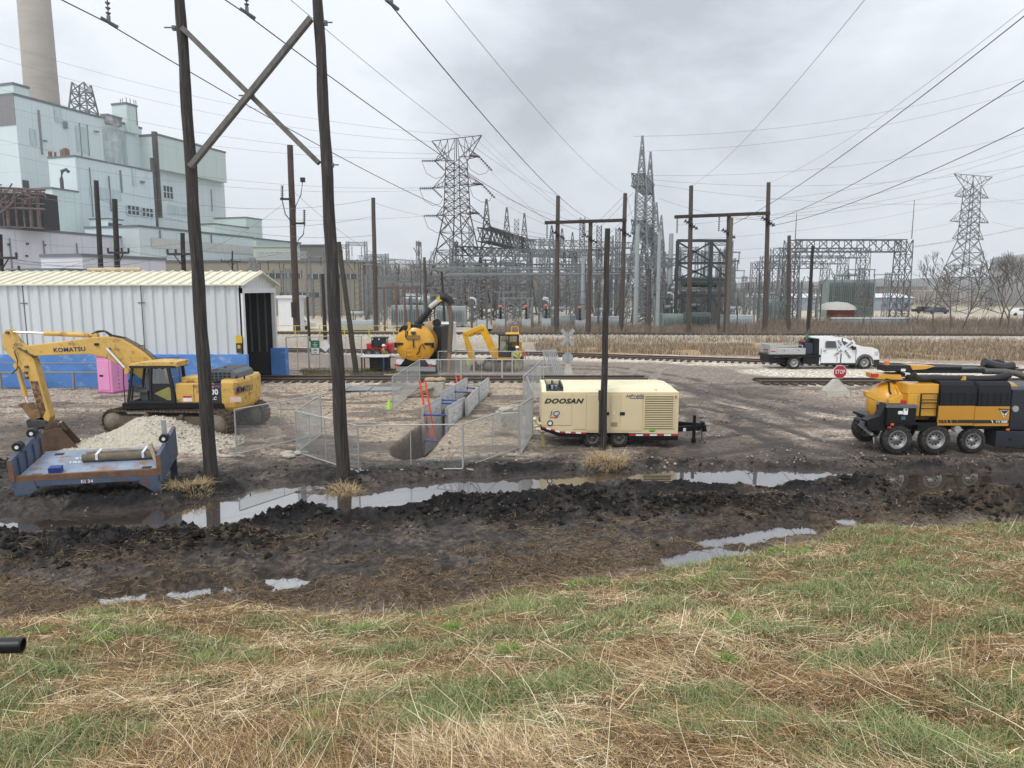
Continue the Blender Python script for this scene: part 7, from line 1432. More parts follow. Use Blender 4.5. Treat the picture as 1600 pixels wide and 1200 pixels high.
t = thing('red_shed', 'small brick red shed with a pale domed cover at the right', 'shed', P(1303, 500, 122)); t.location.z = 0; zt = P(1303, 484, 122).z; MB().bx(0, 3.4, 0, 3, 0, zt).build('wall', mat('brick_red_wall', (.2, .05, .035), .8), t); m = MB(); m.lathe([(3.3, zt), (2.8, zt+.7), (1.6, zt+1.2), (0, zt+1.35)], (1, 1.5, 0), 18); m.build('dome', mat('pale_dome', (.45, .43, .39), .6), t)
t = thing('yard_wall', 'low pale blue wall in front of the red shed', 'wall', P(1300, 500, 104)); t.location.z = 0; MB().bx(0, 11, 0, .25, 0, P(0, 498, 104).z).build('panel', bgb, t); MB().bx(-.1, 11.1, -.08, .33, P(0, 498, 104).z, P(0, 496, 104).z).build('coping', white, t)
c = P(1640, 500, 235); t = thing('storage_silo', 'big pale grey concrete silo cut by the right edge', 'silo', (c.x, c.y, 0)); zt = P(1640, 400, 218).z; MB().lathe([(17.5, 0), (17.5, zt), (17, zt+.6), (0, zt+2.5)], (0, 0, 0), 40).build('shell', mat('silo_concrete', srgb(150, 150, 150), .9, 0, .08, .1), t)
MB().box((-9.5, -14.8, P(0, 413, 222).z), (2.2, .4, 1.2), R(-33)).build('opening', lou, t)
def car(px, py, Y, L_, label, col, name='parked_car'):
    a = P(px, py, Y); t = thing(name, label, 'car', (a.x, Y, 0)); m = MB(); m.prism([(0, .35), (0, .95), (.7*L_/4, 1.0), (1.1*L_/4, 1.55), (3*L_/4, 1.55), (3.5*L_/4, 1.05), (L_, .95), (L_, .35)], 0, 1.7); m.build('body', col, t, bevel=.05)
    for x in (.8, L_-.8): m = MB(); m.cyl((x, -.05, .33), (x, .2, .33), .33, n=14); m.build('wheel', tyre, t)
    m = MB(); m.prism([(1.2*L_/4, 1.05), (1.3*L_/4, 1.48), (2.9*L_/4, 1.48), (3.2*L_/4, 1.05)], -.01, 1.71); m.build('side_windows', glass, t)
car(437, 500, 100, 4.6, 'white suv parked by the trailer behind the shed', white); car(1429, 500, 165, 5, 'dark pickup parked left of the bare trees', blk); car(1450, 500, 160, 4.6, 'second dark car right of the dark pickup', mat('dark_blue_paint', (.03, .04, .07), .3)); car(1580, 500, 150, 4.8, 'white car between the trees at the right edge', white)
# ------------------------------------------------------------ far ridge and woods
def ridge(name, pts, Y, dep, col, amp):
    xs = np.linspace(pts[0][0], pts[-1][0], 160); zs = np.array([P(x, np.interp(x, [p[0] for p in pts], [p[1] for p in pts]), Y).z for x in xs])+(fbm(xs*.09, xs*0+5, 4)-.5)*amp; X_ = np.array([P(x, 450, Y).x for x in xs])
    V = np.concatenate([np.stack([X_, X_*0+Y-dep*.5, zs*0-1], 1), np.stack([X_, X_*0+Y, zs], 1), np.stack([X_*1.05, X_*0+Y+dep, zs*.6], 1)]); n = 160; i = np.arange(n-1); Fq = np.concatenate([np.stack([i, i+1, i+n+1, i+n], 1), np.stack([i+n, i+n+1, i+2*n+1, i+2*n], 1)])
    me = npmesh(name, V, Fq, col); tag(link(name, me), kind='structure')
ridge('hill', [(1080, 452), (1180, 442), (1280, 440), (1400, 436), (1500, 434), (1700, 430), (2300, 436)], 900, 300, mat('hazy_hill', srgb(120, 122, 120), 1, 0, .2, .02), 8)
ridge('hills', [(-400, 440), (400, 444), (700, 442), (1080, 446), (1200, 448)], 1200, 300, MATS['hazy_hill'], 6)
# ------------------------------------------------------------ tanker truck seen from behind
def vac_rear():
    o = G(649, 586); t = thing('vacuum_tanker', 'vacuum tanker truck seen from behind with a big round yellow rear door and raised boom', 'truck', o, R(-4)); rz = R(-4)
    q = lambda zx, zy, y0=0: PL(o, rz, y0, 560+zx/5.333, 440+zy/5.333)
    c = q(468, 520); r = 1.27; cx, cz = c[0], c[1]
    dr = MB().lathe([(0, -.32), (r*.5, -.27), (r*.8, -.16), (r*.97, .0), (r, .06), (r, .1)], (cx, 0, cz), 40, 'y').build('rear_door', vyel, t)
    m = MB(); m.lathe([(r*1.0, .1), (r*1.05, .1), (r*1.05, .22), (r*.97, .24), (r*.97, 6.5), (0, 6.6)], (cx, 0, cz), 40, 'y'); m.build('tank', vyel, t)
    m = MB(); m.bar((cx-r*.98, -.2, cz+.02), (cx+r*.98, -.2, cz+.02), .1, .16); m.cyl((cx-r, -.1, cz+.1), (cx-r, -.1, cz-.25), .08).cyl((cx+r, -.1, cz+.1), (cx+r, -.1, cz-.25), .08); m.build('door_bar', blk, dr)
    m = MB(); m.bar((cx, -.36, cz+.75), (cx, -.36, cz-.2), .08); m.bx(cx-.14, cx+.14, -.42, -.2, cz+.7, cz+.85); m.build('latch_ram', darkst, dr)
    m = MB(); 
    for s in (-1, 1): m.bx(cx+s*.55-.03, cx+s*.55+.03, -.27, -.2, cz-.9, cz-.1)
    for s in (-1, 1):
        for k in (0, 1, 2): m.bx(cx+s*.3-.14, cx+s*.3+.14, -.33, -.24, cz-.75+k*.26, cz-.72+k*.26)
    m.build('door_rib', vyel, dr)
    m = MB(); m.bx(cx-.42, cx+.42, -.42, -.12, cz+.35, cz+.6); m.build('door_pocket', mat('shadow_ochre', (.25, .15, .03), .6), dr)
    m = MB(); m.tube([(cx-.5, -.3, cz+.95), (cx-.52, -.35, cz+.5), (cx-.38, -.35, cz+.3), (cx-.42, -.2, cz+.9)], .04, 6); m.tube([(cx+.2, -.3, cz-.7), (cx+.35, -.4, cz-.5), (cx+.45, -.35, cz-.1), (cx+.6, -.35, cz+.05), (cx+.75, -.3, cz-.3)], .035, 6); m.build('door_hose', blk, dr)
    MB().bx(cx+.62, cx+.72, -.2, -.14, cz+.15, cz+.42).bx(cx+.82, cx+.94, -.16, -.1, cz+.18, cz+.46).build('green_label', mat('green_white_label', (.3, .5, .38), .5), dr)
    m = MB(); m.bx(cx-.45, cx+.5, -.1, 1.0, cz+1.0, cz+1.32); m.bx(cx-.75, cx-.45, -.15, .2, cz+.95, cz+1.25); m.tube([(cx-.75, 0, cz+1.1), (cx-1.0, .1, cz+.85)], .12, 8); bh = m.build('boom_base', blk, t, bevel=.03); MB().bx(cx-.4, cx-.22, -.2, -.08, cz+.95, cz+1.45).build('yellow_post', vyel, bh)
    a, b, b2 = q(430, 325, .3), q(600, 230, .3), q(700, 150, .3)
    MB().cyl((cx+.1, .3, cz+1.25), (b[0], .3, b[1]), .24, .2, 12).cyl((b[0], .3, b[1]), (b2[0], .3, b2[1]), .13, n=10).build('boom', blk, t)
    bb = q(672, 170, .3); MB().cyl((b[0]-.02, .26, b[1]+.12), (bb[0], .26, bb[1]+.1), .17, n=12).build('white_sleeve', mat('white_sleeve', (.55, .53, .5), .5), t)
    h = q(710, 150, .3); MB().cyl((h[0]-.25, .1, h[1]+.05), (h[0]-.25, .5, h[1]+.05), .2, n=14).build('boom_knuckle', mat('yellow_disc', (.6, .5, .05), .5), t)
    MB().tube([(h[0]-.2, .3, h[1]+.15), (h[0]+.1, .3, h[1]+.18), (h[0]+.4, .3, h[1]-.05), (h[0]+.5, .3, h[1]-.3)], .27, 10).build('boom_tip', blk, t)
    pts = [q(*p_, .3) for p_ in ((745, 175), (768, 260), (773, 350), (768, 440), (762, 520), (760, 590))]; MB().tube([(p[0], .3, p[1]) for p in pts], .16, 12).build('suction_hose', mat('dusty_hose', (.14, .11, .07), .8, 0, .2, 6), t)
    a, b = q(760, 545, .3), q(756, 750, .3); MB().cyl((a[0], .3, a[1]), (b[0], .3, b[1]), .13, n=10).build('suction_pipe', mat('tan_pipe', (.26, .18, .11), .7), t)
    p0, p1 = q(622, 375, 2.0), q(692, 570, 2.0); MB().bx(p0[0], p1[0], 2.0, 5.5, p1[1]-.3, p0[1]).build('side_cabinet', blk, t, bevel=.05); p = q(652, 345, 2.2); MB().cyl((p[0], 2.1, p[1]), (p[0], 2.5, p[1]), .28, n=16).cyl((p[0], 2.3, p[1]-.8), (p[0], 2.3, p[1]), .1).build('air_filter', blk, t)
    x0, x1 = q(300, 0)[0], q(632, 0)[0]; zb0, zb1 = q(0, 742)[1], q(0, 650)[1]
    MB().bx(x0, x1, .0, .5, q(0, 690)[1], zb1).build('tail_panel', white, t); MB().bx(x0, x1, -.06, .0, zb0, q(0, 705)[1]).build('bumper', mat('grey_bumper', (.28, .28, .28), .4), t)
    m = MB(); m.prism([(cx-.95, q(0, 690)[1]), (cx-.6, zb1+.15), (cx+.6, zb1+.15), (cx+.95, q(0, 690)[1])], -.08, .4); m.bx(x0+.2, x1-.2, .3, 8, .55, .95); m.build('chassis', blkp, t)
    for px in (312, 330, 592, 610): p = q(px, 695); MB().cyl((p[0], -.09, p[1]), (p[0], -.05, p[1]), .085, n=12).build('tail_light', MATS['red_lens'], t)
    for x in (x0+.35, x1-.35):
        for yy in (1.3, 2.7): w_ = wheel(0, 0, .5, .5, .55, t); w_.location = (x, yy, .5); w_.rotation_euler = (0, 0, R(90))
    for x in (x0+.35, x1-.35): MB().bx(x-.3, x+.3, .6, .63, .1, .8).build('mud_flap', MATS['mud_flap_rubber'], t)
    MB().bx(x0+.1, x1-.1, 8, 10.4, .8, 3.1).build('cab', white, t, bevel=.1)
vac_rear()
# ------------------------------------------------------------ small yellow excavator
def excav_small():
    o = G(775, 580); t = thing('small_excavator', 'bright yellow small excavator with arched boom digging beside two workers', 'excavator', (o.x, o.y+.9, 0), 0); q = lambda zx, zy, y0=-.9: PL((o.x, o.y+.9, 0), 0, y0, 560+zx/5.333, 440+zy/5.333)
    x0, x1 = q(1085, 700)[0], q(1265, 700)[0]
    for y in (-.85, .85): tracks(t, x0, x1, y, .5, .38, .38, mat('black_track', (.035, .033, .03), .8, 0, .3, 4), .15)
    b_ = MB(); b_.bar((x0-.55, -1.0, .3), (x0-.55, 1.0, .3), .08, .45); b_.bar((x0-.55, -.4, .35), (x0+.3, -.4, .4), .12); b_.build('dozer_blade', darkst, t)
    d0 = q(0, 635)[1]; xa, xb = q(1165, 0)[0], q(1335, 0)[0]
    MB().cyl((0.1, 0, .7), (.1, 0, d0-.1), .5, n=20).build('turntable', darkst, t)
    MB().bx(xa-.1, xb+.1, -.95, .95, d0-.15, d0+.08).build('deck', kyel2, t, bevel=.04); MB().bx(xa+.9, xb+.25, -.5, .95, d0+.08, d0+1.1).build('engine_cover', kyel2, t, bevel=.08)
    MB().bx(xa-.5, xa, -.3, .2, d0-.2, d0+.65).build('boom_mount', kyel2, t, bevel=.04)
    S = lambda x, y: q(x, y, -.95); ce = MB()
    zt = S(0, 446)[1]; 
    for y in (-.95, .0):
        for xx, w_ in ((xa+.04, .1), (S(1250, 0)[0], .1), (xb-.06, .14)): ce.bar((xx, y, d0+.05), (xx+.03, y, zt), w_)
        ce.bar((xa, y, zt), (xb, y, zt), .1)
    ce.bx(xa, xb, -.98, -.92, d0+.05, d0+.35); ce.bx(S(1250, 0)[0], xb, -.97, -.93, d0+.05, S(0, 545)[1]); ce.build('cab_frame', blk, t)
    MB().bx(xa+.5, xb+.05, -1.0, .05, zt, zt+.14).build('cab_roof', kyel2, t, bevel=.04); MB().bx(xa-.02, xa+.5, -.98, .02, zt-.02, zt+.06).build('cab_visor', blk, t)
    m = MB(); m.add([(xa, -.94, d0+.3), (xb, -.94, d0+.3), (xb, -.94, zt), (xa, -.94, zt)], [(0, 1, 2, 3)]); m.add([(xa-.0, -.9, d0), (xa, .0, d0), (xa, .0, zt), (xa, -.9, zt)], [(0, 1, 2, 3)]); m.build('cab_glass', cabglass(), t)
    MB().box((xa+.85, -.45, d0+.55), (.2, .5, 1.0)).box((xa+.6, -.45, d0+.25), (.5, .5, .2)).build('seat', MATS['grey_seat'], t)
    bm = [(868, 425), (1020, 362), (1048, 368), (1072, 398), (1140, 545), (1150, 600), (1110, 620), (1095, 580), (1020, 425), (935, 460), (878, 440)]
    B_ = MB().prism([q(*p, -.05) for p in bm], -.22, .12).build('boom', kyel2, t, bevel=.03)
    text('boom_lettering', 'KOMATSU', .26, mat('brown_lettering', (.2, .12, .02), .6), B_, (q(985, 0, -.2)[0]-.02, -.235, q(0, 424, -.2)[1]), (math.pi/2, R(-24), 0), .02, 0, .9)
    st = [(866, 425), (900, 425), (985, 655), (975, 690), (950, 690), (875, 460)]; MB().prism([q(*p, -.05) for p in st], -.17, .07).build('stick', kyel2, t, bevel=.03)
    a, b = q(893, 470, -.3), q(938, 640, -.3); MB().cyl((a[0]-.07, -.05, a[1]), (b[0]-.12, -.05, b[1]), .07, n=8).build('bucket_cylinder', kyel2, t)
    a, b = q(1125, 600, -.3), q(1060, 410, -.3); k = ((a[0]+b[0])/2, (a[1]+b[1])/2); MB().cyl((a[0]-.2, -.05, a[1]), (k[0]-.1, -.05, k[1]), .09, n=8).build('boom_cylinder', kyel2, t)
    c = q(975, 722, -.05); m = MB(); pr = [(c[0]+.36*math.cos(a), c[1]+.34*math.sin(a)) for a in np.linspace(.2, 4.2, 12)]
    for y in (-.4, .3): m.prism(pr, y-.02, y+.02)
    for i in range(11): m.add([(pr[i][0], -.4, pr[i][1]), (pr[i][0], .3, pr[i][1]), (pr[i+1][0], .3, pr[i+1][1]), (pr[i+1][0], -.4, pr[i+1][1])], [(0, 1, 2, 3)])
    m.bx(c[0]-.15, c[0]+.1, -.2, .1, c[1]+.2, c[1]+.5); m.build('bucket', mat('dirty_bucket', (.1, .08, .06), .8, .2, .3, 5), t)
    z0 = (o.x+xa+.62, o.y+.9-.42, d0+.36); person(z0, R(-80), 'operator in a lime vest sitting in the small excavator cab', limem, MATS['dark_trousers'], limem, 'reach', True)
    MB().bar((xb-.5, .6, d0+1.1), (xb-.5, .6, zt+.5), .05).bar((xb, .6, d0+1.1), (xb, .6, zt+.5), .05).bar((xb-.5, .6, zt+.5), (xb, .6, zt+.5), .05).build('rail', kyel2, t)
excav_small()
# ------------------------------------------------------------ red skid steer, white table
o = G(583, 563); t = thing('skid_steer', 'red compact loader with a dark cab parked behind the white table', 'loader', (o.x, o.y+2, 0), R(0)); q = lambda x, y: PL((o.x, o.y+2, 0), 0, 0, x, y)
a, b = q(563, 556), q(597, 528); MB().bx(q(567, 0)[0], q(590, 0)[0], 0, 1.3, .9, q(0, 529)[1]).build('cab', mat('dark_cab_glass', (.03, .04, .04), .15), t, bevel=.05)
m = MB(); m.bx(q(557, 0)[0], q(600, 0)[0], .1, 1.4, .45, 1.2); m.build('body', redp, t, bevel=.06); MB().prism([q(594, 551), q(601, 537), q(605, 538), q(603, 552)], -.1, .1).build('lift_arm', redp, t)
m = MB(); m.bx(q(566, 0)[0], q(568, 0)[0]+.03, -.03, .05, .9, q(0, 528)[1]); m.bx(q(579, 0)[0], q(580, 0)[0], -.03, .05, .9, q(0, 528)[1]); m.bx(q(566, 0)[0], q(591, 0)[0], -.03, 1.3, q(0, 529)[1]-.03, q(0, 528)[1]+.03); m.build('cab_frame', blk, t)
for x in (561, 575, 590): wheel(q(x, 0)[0], .0, .38, .38, .3, t)
for x in (568, 579): MB().cyl((q(x, 0)[0], -.08, q(0, 530)[1]), (q(x, 0)[0], -.02, q(0, 530)[1]), .06).build('work_lamp', whitel, t)
o = G(570, 583); t = thing('work_table', 'white topped work table with dark underside and blue leg, beside the leaning pole', 'table', o, R(3)); q = lambda x, y: PL(o, 0, 0, x, y); x0, x1 = q(546, 0)[0], q(594, 0)[0]; zt = q(0, 557)[1]
MB().bx(x0, x1, 0, 1.6, zt-.07, zt).build('table_top', white, t, bevel=.02); MB().bx(x0+.6, x1-.1, .4, 1.5, .25, zt-.07).build('dark_box', blk, t); MB().bar((x1-.35, -.05, 0), (x1-.35, -.05, zt-.07), .1).bar((x1-.6, -.3, .05), (x1+.3, .3, .06), .09).build('blue_leg', mat('dull_blue', (.03, .06, .16), .5), t)
for x, y in ((x0+.1, .1), (x1-.1, 1.4), (x0+.1, 1.4)): MB().bar((x, y, 0), (x, y, zt-.07), .08).build('leg', mat('brown_leg', (.12, .08, .05), .7), t)
o = G(560, 590); t = thing('steel_skid', 'low dark steel skid lying under the leaning pole', 'skid', (o.x-.6, o.y+.4, 0)); MB().bx(0, 2.1, 0, .5, 0, .16).build('frame', darkst, t)
t = thing('yellow_railing', 'yellow pipe railing along the far track behind the gate', 'railing', (-26.5, 78, 0)); m = MB()
for i in range(8): m.bar((i*2.7, 0, .4), (i*2.7, 0, 1.7), .09)
for z in (1.1, 1.7): m.bar((0, 0, z), (19, 0, z), .07)
m.build('rail', mat('yellow_rail', (.5, .42, .08), .6), t)
MB_ = G(668, 745)
# black drain pipe on the slope
p = P(-10, 1012, 7.0); q_ = P(36, 1008, 7.25); pz = H1(q_.x-.2, q_.y); t = thing('drain_pipe', 'black plastic drain pipe end sticking in from the left over the straw', 'pipe', (q_.x, q_.y, 0)); m = MB()
zz = max(pz+.09, P(36, 1008, 7.25).z); a = Vector((0, 0, zz)); d = Vector((-1.4, -.25, .1)); m.lathe([(.066, 0), (.082, 0), (.084, .02), (.084, 1.6)], (0, 0, 0), 20); m.lathe([(.066, 0), (.062, 1.6)], (0, 0, 0), 20)
pp = m.build('pipe', mat('black_pipe_plastic', (.015, .016, .018), .35), t, (0, 0, zz)); pp.rotation_euler = d.to_track_quat('Z', 'Y').to_euler()
# ------------------------------------------------------------ far overhead lines
far = [((-20, 62, 118), (752, 213, 131)), ((-20, 85, 118), (674, 221, 131)), ((-20, 134, 112), (700, 240, 130)), ((-20, 160, 112), (683, 247, 130)), ((-20, 214, 112), (676, 293, 130)), ((-20, 236, 112), (676, 296, 131)), ((-20, 295, 112), (685, 336, 130)),
    ((1020, 274, 118), (1640, 200, 120)), ((1020, 281, 118), (1640, 253, 120)), ((1018, 288, 118), (1640, 308, 140)), ((990, 213, 105), (1640, 110, 110)), ((1010, 236, 118), (1640, 130, 110)),
    ((1180, 339, 105), (1640, 245, 130)), ((1180, 314, 110), (1640, 214, 120)), ((1060, 352, 118), (1640, 222, 110)), ((1150, 343, 118), (1640, 262, 125)), ((1060, 375, 130), (1496, 314, 163)), ((1060, 392, 130), (1490, 348, 163)), ((1190, 403, 130), (1490, 375, 163)), ((1400, 388, 140), (1640, 343, 150)),
    ((1545, 309, 163), (1650, 322, 150)), ((1550, 347, 163), (1650, 362, 150)), ((1025, 402, 120), (1640, 348, 130)), ((1060, 420, 120), (1190, 436, 120)), ((1180, 440, 95), (1640, 462, 80)),
    ((745, 288, 131), (903, 347, 100)), ((742, 334, 131), (880, 372, 110)), ((755, 214, 131), (905, 344, 100)), ((742, 242, 131), (860, 350, 95)), ((740, 213, 131), (880, 330, 130)),
    ((-20, 368, 90), (300, 378, 95)), ((-20, 398, 62), (170, 400, 70)), ((-20, 402, 62), (200, 403, 70)), ((200, 392, 70), (440, 396, 84)), ((20, 404, 60), (262, 400, 68)), ((300, 400, 68), (441, 320, 84)), ((-20, 430, 60), (175, 392, 70)), ((150, 310, 72), (583, 368, 88)), ((186, 330, 70), (583, 338, 88)), ((185, 300, 72), (583, 311, 88)), ((460, 300, 84), (583, 396, 88)), ((583, 316, 88), (690, 340, 130)), ((586, 402, 88), (700, 404, 130)),
    ((1030, 310, 120), (1200, 345, 86)), ((851, 350, 88), (760, 300, 130)), ((978, 303, 88), (990, 345, 104)), ((845, 420, 88), (977, 304, 88)), ((850, 432, 90), (990, 300, 90)), ((860, 440, 92), (1000, 318, 92))]
for (a, b, Ya), (c, d, Yb) in far:
    wire(P(a, b, Ya), P(c, d, Yb), abs(a-c)*.0035, .021, 'thin power line crossing the sky between far towers and poles', m=cablet)
# heavier conductors leaving the right pole frame toward the upper right
for (a, c, lab) in (((1142, 352, 86), (1640, -7, 32), 'uppermost thick conductor running to the upper right corner'), ((1203, 345, 86), (1640, 100, 34), 'middle thick conductor running to the right edge'), ((1203, 353, 86), (1640, 180, 38), 'lowest thick conductor running to the right edge')):
    wire(P(*a), P(*c), .8, .03, lab, 'thick conductors of the right pole frame', n=24)
for (a, c, lab) in (((1080, 291, 86), (1375, -30, 30), 'thin wire rising from the right frame left pole to the top edge'), ((1201, 286, 86), (1640, -18, 34), 'thin shield wire just above the uppermost thick conductor'), ((977, 302, 88), (680, -20, 26), 'thin shield wire from the line frame right pole to the top edge'), ((872, 306, 88), (440, -12, 26), 'thin shield wire from the line frame left pole to the top edge')):
    wire(P(*a), P(*c), .9, .014, lab, 'thin shield wires', m=cablet, n=24)
# ------------------------------------------------------------ vegetation
vegm = vcol('dry_grass_blades', .9)
def blades(name, x, y, z, ln, wd, az, el, curl, col, label, cat, seg=2, kind='stuff'):
    """ribbons: start point, length, width, azimuth, elevation, bend"""
    n = len(x); V = np.zeros((n, (seg+1)*2, 3)); px_, py_, pz_ = x.copy(), y.copy(), z.copy(); e = el.copy(); a = az.copy()
    sx, sy = -np.sin(az), np.cos(az); tilt = npr.rand(n)*1.2-.6
    for i in range(seg+1):
        w = wd*(1-.75*i/seg)*.5
        V[:, 2*i] = np.stack([px_-sx*w, py_-sy*w, pz_-w*tilt], 1); V[:, 2*i+1] = np.stack([px_+sx*w, py_+sy*w, pz_+w*tilt], 1)
        st = ln/seg; px_ = px_+np.cos(a)*np.cos(e)*st; py_ = py_+np.sin(a)*np.cos(e)*st; pz_ = pz_+np.sin(e)*st; e = e-curl; a = a+(npr.rand(n)-.5)*.35
    b = (np.arange(n)*(seg+1)*2)[:, None]; Fq = np.concatenate([b+np.array([2*i, 2*i+1, 2*i+3, 2*i+2])[None] for i in range(seg)], 0)
    cc = np.repeat(np.concatenate([col, np.ones((n, 1))], 1), (seg+1)*2, 0)
    o = link(name, npmesh(name, V.reshape(-1, 3), Fq, vegm, cc)); return tag(o, label, cat, kind=kind)
def pick(cols, n, v=.35): c = np.asarray(cols)[npr.randint(0, len(cols), n)]; return np.clip(c*(1-v/2+npr.rand(n, 1)*v), 0, 1)
straw_c = [lin(206, 188, 150), lin(186, 162, 122), lin(158, 132, 98), lin(132, 104, 74), lin(220, 206, 176), lin(176, 150, 110), lin(108, 84, 62)]
brown_c = [lin(128, 98, 66), lin(104, 78, 54), lin(152, 122, 84), lin(84, 64, 48), lin(170, 142, 102)]
green_c = [lin(116, 132, 80), lin(102, 120, 68), lin(136, 148, 98), lin(88, 104, 62), lin(156, 164, 116), lin(168, 156, 118)]
def samp(n, y0, y1, pw=1.25):
    u = npr.rand(n*2); y = (y0**(1-pw)+u*(y1**(1-pw)-y0**(1-pw)))**(1/(1-pw)); x = (npr.rand(n*2)*2-1)*(.80*y+1.6); k = slice(0, n); return x[k], y[k]
# matted straw: direction follows a slowly turning field so it lies in swathes
def straw(n, y0, y1, seed):
    x, y = samp(n, y0, y1); g = y-toe(x)
    th = fbm(x*.45+seed, y*.45, 3)*9+npr.randn(n)*.95; cl = fbm(x*1.1+3, y*1.1, 4)
    gr = ss(.44, .58, fbm(x*1.25+21, y*1.5+4, 5, .66)+.055*ss(-1, 6, x)+.02*ss(7, 3, y)); keep = (npr.rand(n) > gr*.62) & (npr.rand(n) < np.where(g < -.2, .62+.7*(cl-.35), np.clip(.75-.2*g, 0, .75)*(fbm(x*.7+60, y*1.3, 4) > .46))) & (dwater(x, y) > .1)
    x, y, th, cl, g = x[keep], y[keep], th[keep], cl[keep], g[keep]; n = len(x)
    z = terr(x, y)+npr.rand(n)*.05*(g < 0)+.004+.07*(cl > .52)*(g < 0)*npr.rand(n)
    pale = ss(.47, .62, fbm(x*.8+31, y*1.1+2, 4)); c = np.where((npr.rand(n) < .25+.75*pale)[:, None], pick(straw_c, n)*1.25, pick(brown_c, n)*1.2); c = np.where((g > -.1)[:, None], pick(brown_c, n), c)
    ln = (.05+npr.rand(n)**2.5*.30)*(1-.4*(g > 0)); wd = (.0022+npr.rand(n)**2*.0042)*(.75+y*.085)
    return x, y, z, ln, wd, th, npr.randn(n)*.20+.08, npr.rand(n)*.25-.05, c
S1 = straw(520000, 2.4, 20, 4.); blades('dead_straw', *S1, 'matted dead straw covering the near slope', 'straw')
# taller dry stalks
n = 9000; x, y = samp(n, 2.6, 17); g = y-toe(x); cl = fbm(x*.9+9, y*.9, 3); k = (g < -.1) & (npr.rand(n) < ss(.42, .62, cl)); x, y = x[k], y[k]; n = len(x)
blades('dry_stalks', x, y, terr(x, y), .14+npr.rand(n)*.30, (.003+npr.rand(n)*.003)*(.8+y*.08), npr.rand(n)*6.28, .45+npr.rand(n)*.9, npr.rand(n)*.5, pick(straw_c[:2]+straw_c[4:6], n), 'taller dry stalks standing out of the straw', 'dry stalks', 3)
# green grass in patches, strongest low right
n = 520000; x, y = samp(n, 2.4, 16.5); g = y-toe(x); cl = fbm(x*1.25+21, y*1.5+4, 5, .66)+.055*ss(-1, 6, x)+.02*ss(7, 3, y)+.11*(npr.rand(n)-.5)-.07*ss(-1.6, -.2, g)*(x < 3); k = (g < -.3) & (npr.rand(n) < ss(.425, .56, cl)*.9+.05); x, y, cl = x[k], y[k], cl[k]; n = len(x)
blades('green_grass', x, y, terr(x, y)-.005, (.045+npr.rand(n)*.09)*(.7+1.5*np.clip(cl-.45, 0, .3)*3), (.003+npr.rand(n)*.003)*(.8+y*.09), npr.rand(n)*6.28, .75+npr.rand(n)*.75, .25+npr.rand(n)*.45, pick(green_c, n), 'fresh green grass growing in patches through the straw', 'grass', 3)
n = 1500; x, y = samp(n, 2.5, 15); k = (y-toe(x) < -.2); x, y = x[k], y[k]; n = len(x)
blades('long_stalks', x, y, terr(x, y)+.03+.03*npr.rand(n), .25+npr.rand(n)**2*.6, (.004+npr.rand(n)*.004)*(.85+y*.05), npr.rand(n)*6.28, npr.randn(n)*.22+.08, npr.rand(n)*.06, pick([straw_c[0], straw_c[4], straw_c[1]], n)*1.2, 'long pale reed stalks lying across the straw', 'stalks', 3)
cx = []; cy = []; ch_ = []
for i in range(95):
    x0, y0 = samp(1, 2.8, 15, 1.1)
    if y0[0]-toe(x0)[0] > -.4 or fbm(x0*1.25+21, y0*1.5+4, 5, .66)[0] < .46: continue
    m_n = rnd.randint(90, 420); r_ = rnd.uniform(.06, .26); a = npr.rand(m_n)*6.28; q = npr.rand(m_n)**.6*r_; cx.append(x0+np.cos(a)*q); cy.append(y0+np.sin(a)*q); ch_.append(np.full(m_n, rnd.uniform(.09, .2)))
cx, cy, ch_ = map(np.concatenate, (cx, cy, ch_)); n = len(cx)
blades('grass_clumps', cx, cy, terr(cx, cy)-.005, ch_*(.5+.7*npr.rand(n)), (.003+npr.rand(n)*.0025)*(.85+cy*.08), npr.rand(n)*6.28, .7+npr.rand(n)*.8, .3+npr.rand(n)*.5, pick([lin(116, 150, 66), lin(138, 166, 80), lin(96, 128, 56)], n), 'denser tufts of taller green grass on the slope', 'grass', 3)
n = 170000; x, y = samp(n, 11.5, 20.5, .9); g = y-toe(x); k = (g > -.4) & (g < 4.5) & (dwater(x, y) > .02) & (npr.rand(n) < ss(.44, .6, fbm(x*.9+60, y*1.5, 5, .6)+.2*ss(2.6, .2, g))); x, y = x[k], y[k]; n = len(x)
blades('dead_litter', x, y, terr(x, y)+.01, .05+npr.rand(n)**2*.24, .005+npr.rand(n)*.006, npr.rand(n)*6.28, npr.randn(n)*.16+.05, npr.rand(n)*.15, pick([lin(112, 90, 66), lin(92, 73, 54), lin(134, 112, 84), lin(76, 61, 48), lin(160, 140, 108)], n), 'brown dead grass litter lying over the mud flat', 'litter')
# dead litter on the mud flat
# tufts at the pole feet and yard edge
def tuft(px, py, n, r, h, label):
    c = G(px, py); a = npr.rand(n)*6.28; rr = npr.rand(n)**.6*r; x = c.x+np.cos(a)*rr*1.3; y = c.y-.25+np.sin(a)*rr*.8
    blades('grass_tuft', x, y, terr(x, y), h*(.5+npr.rand(n)), .006+npr.rand(n)*.008, a+npr.randn(n)*.8, .6+npr.rand(n)*.8, .3+npr.rand(n)*.6, pick(straw_c[:3], n), label, 'grass tuft', 3)
tuft(543, 757, 620, .42, .30, 'dry grass tuft round the foot of the right wooden pole'); tuft(945, 722, 800, .5, .46, 'dry grass tuft in front of the lone pole by the compressor'); tuft(302, 764, 450, .5, .30, 'dry grass tuft left of the left wooden pole'); tuft(322, 754, 250, .2, .25, 'small dry grass tuft at the left pole foot')
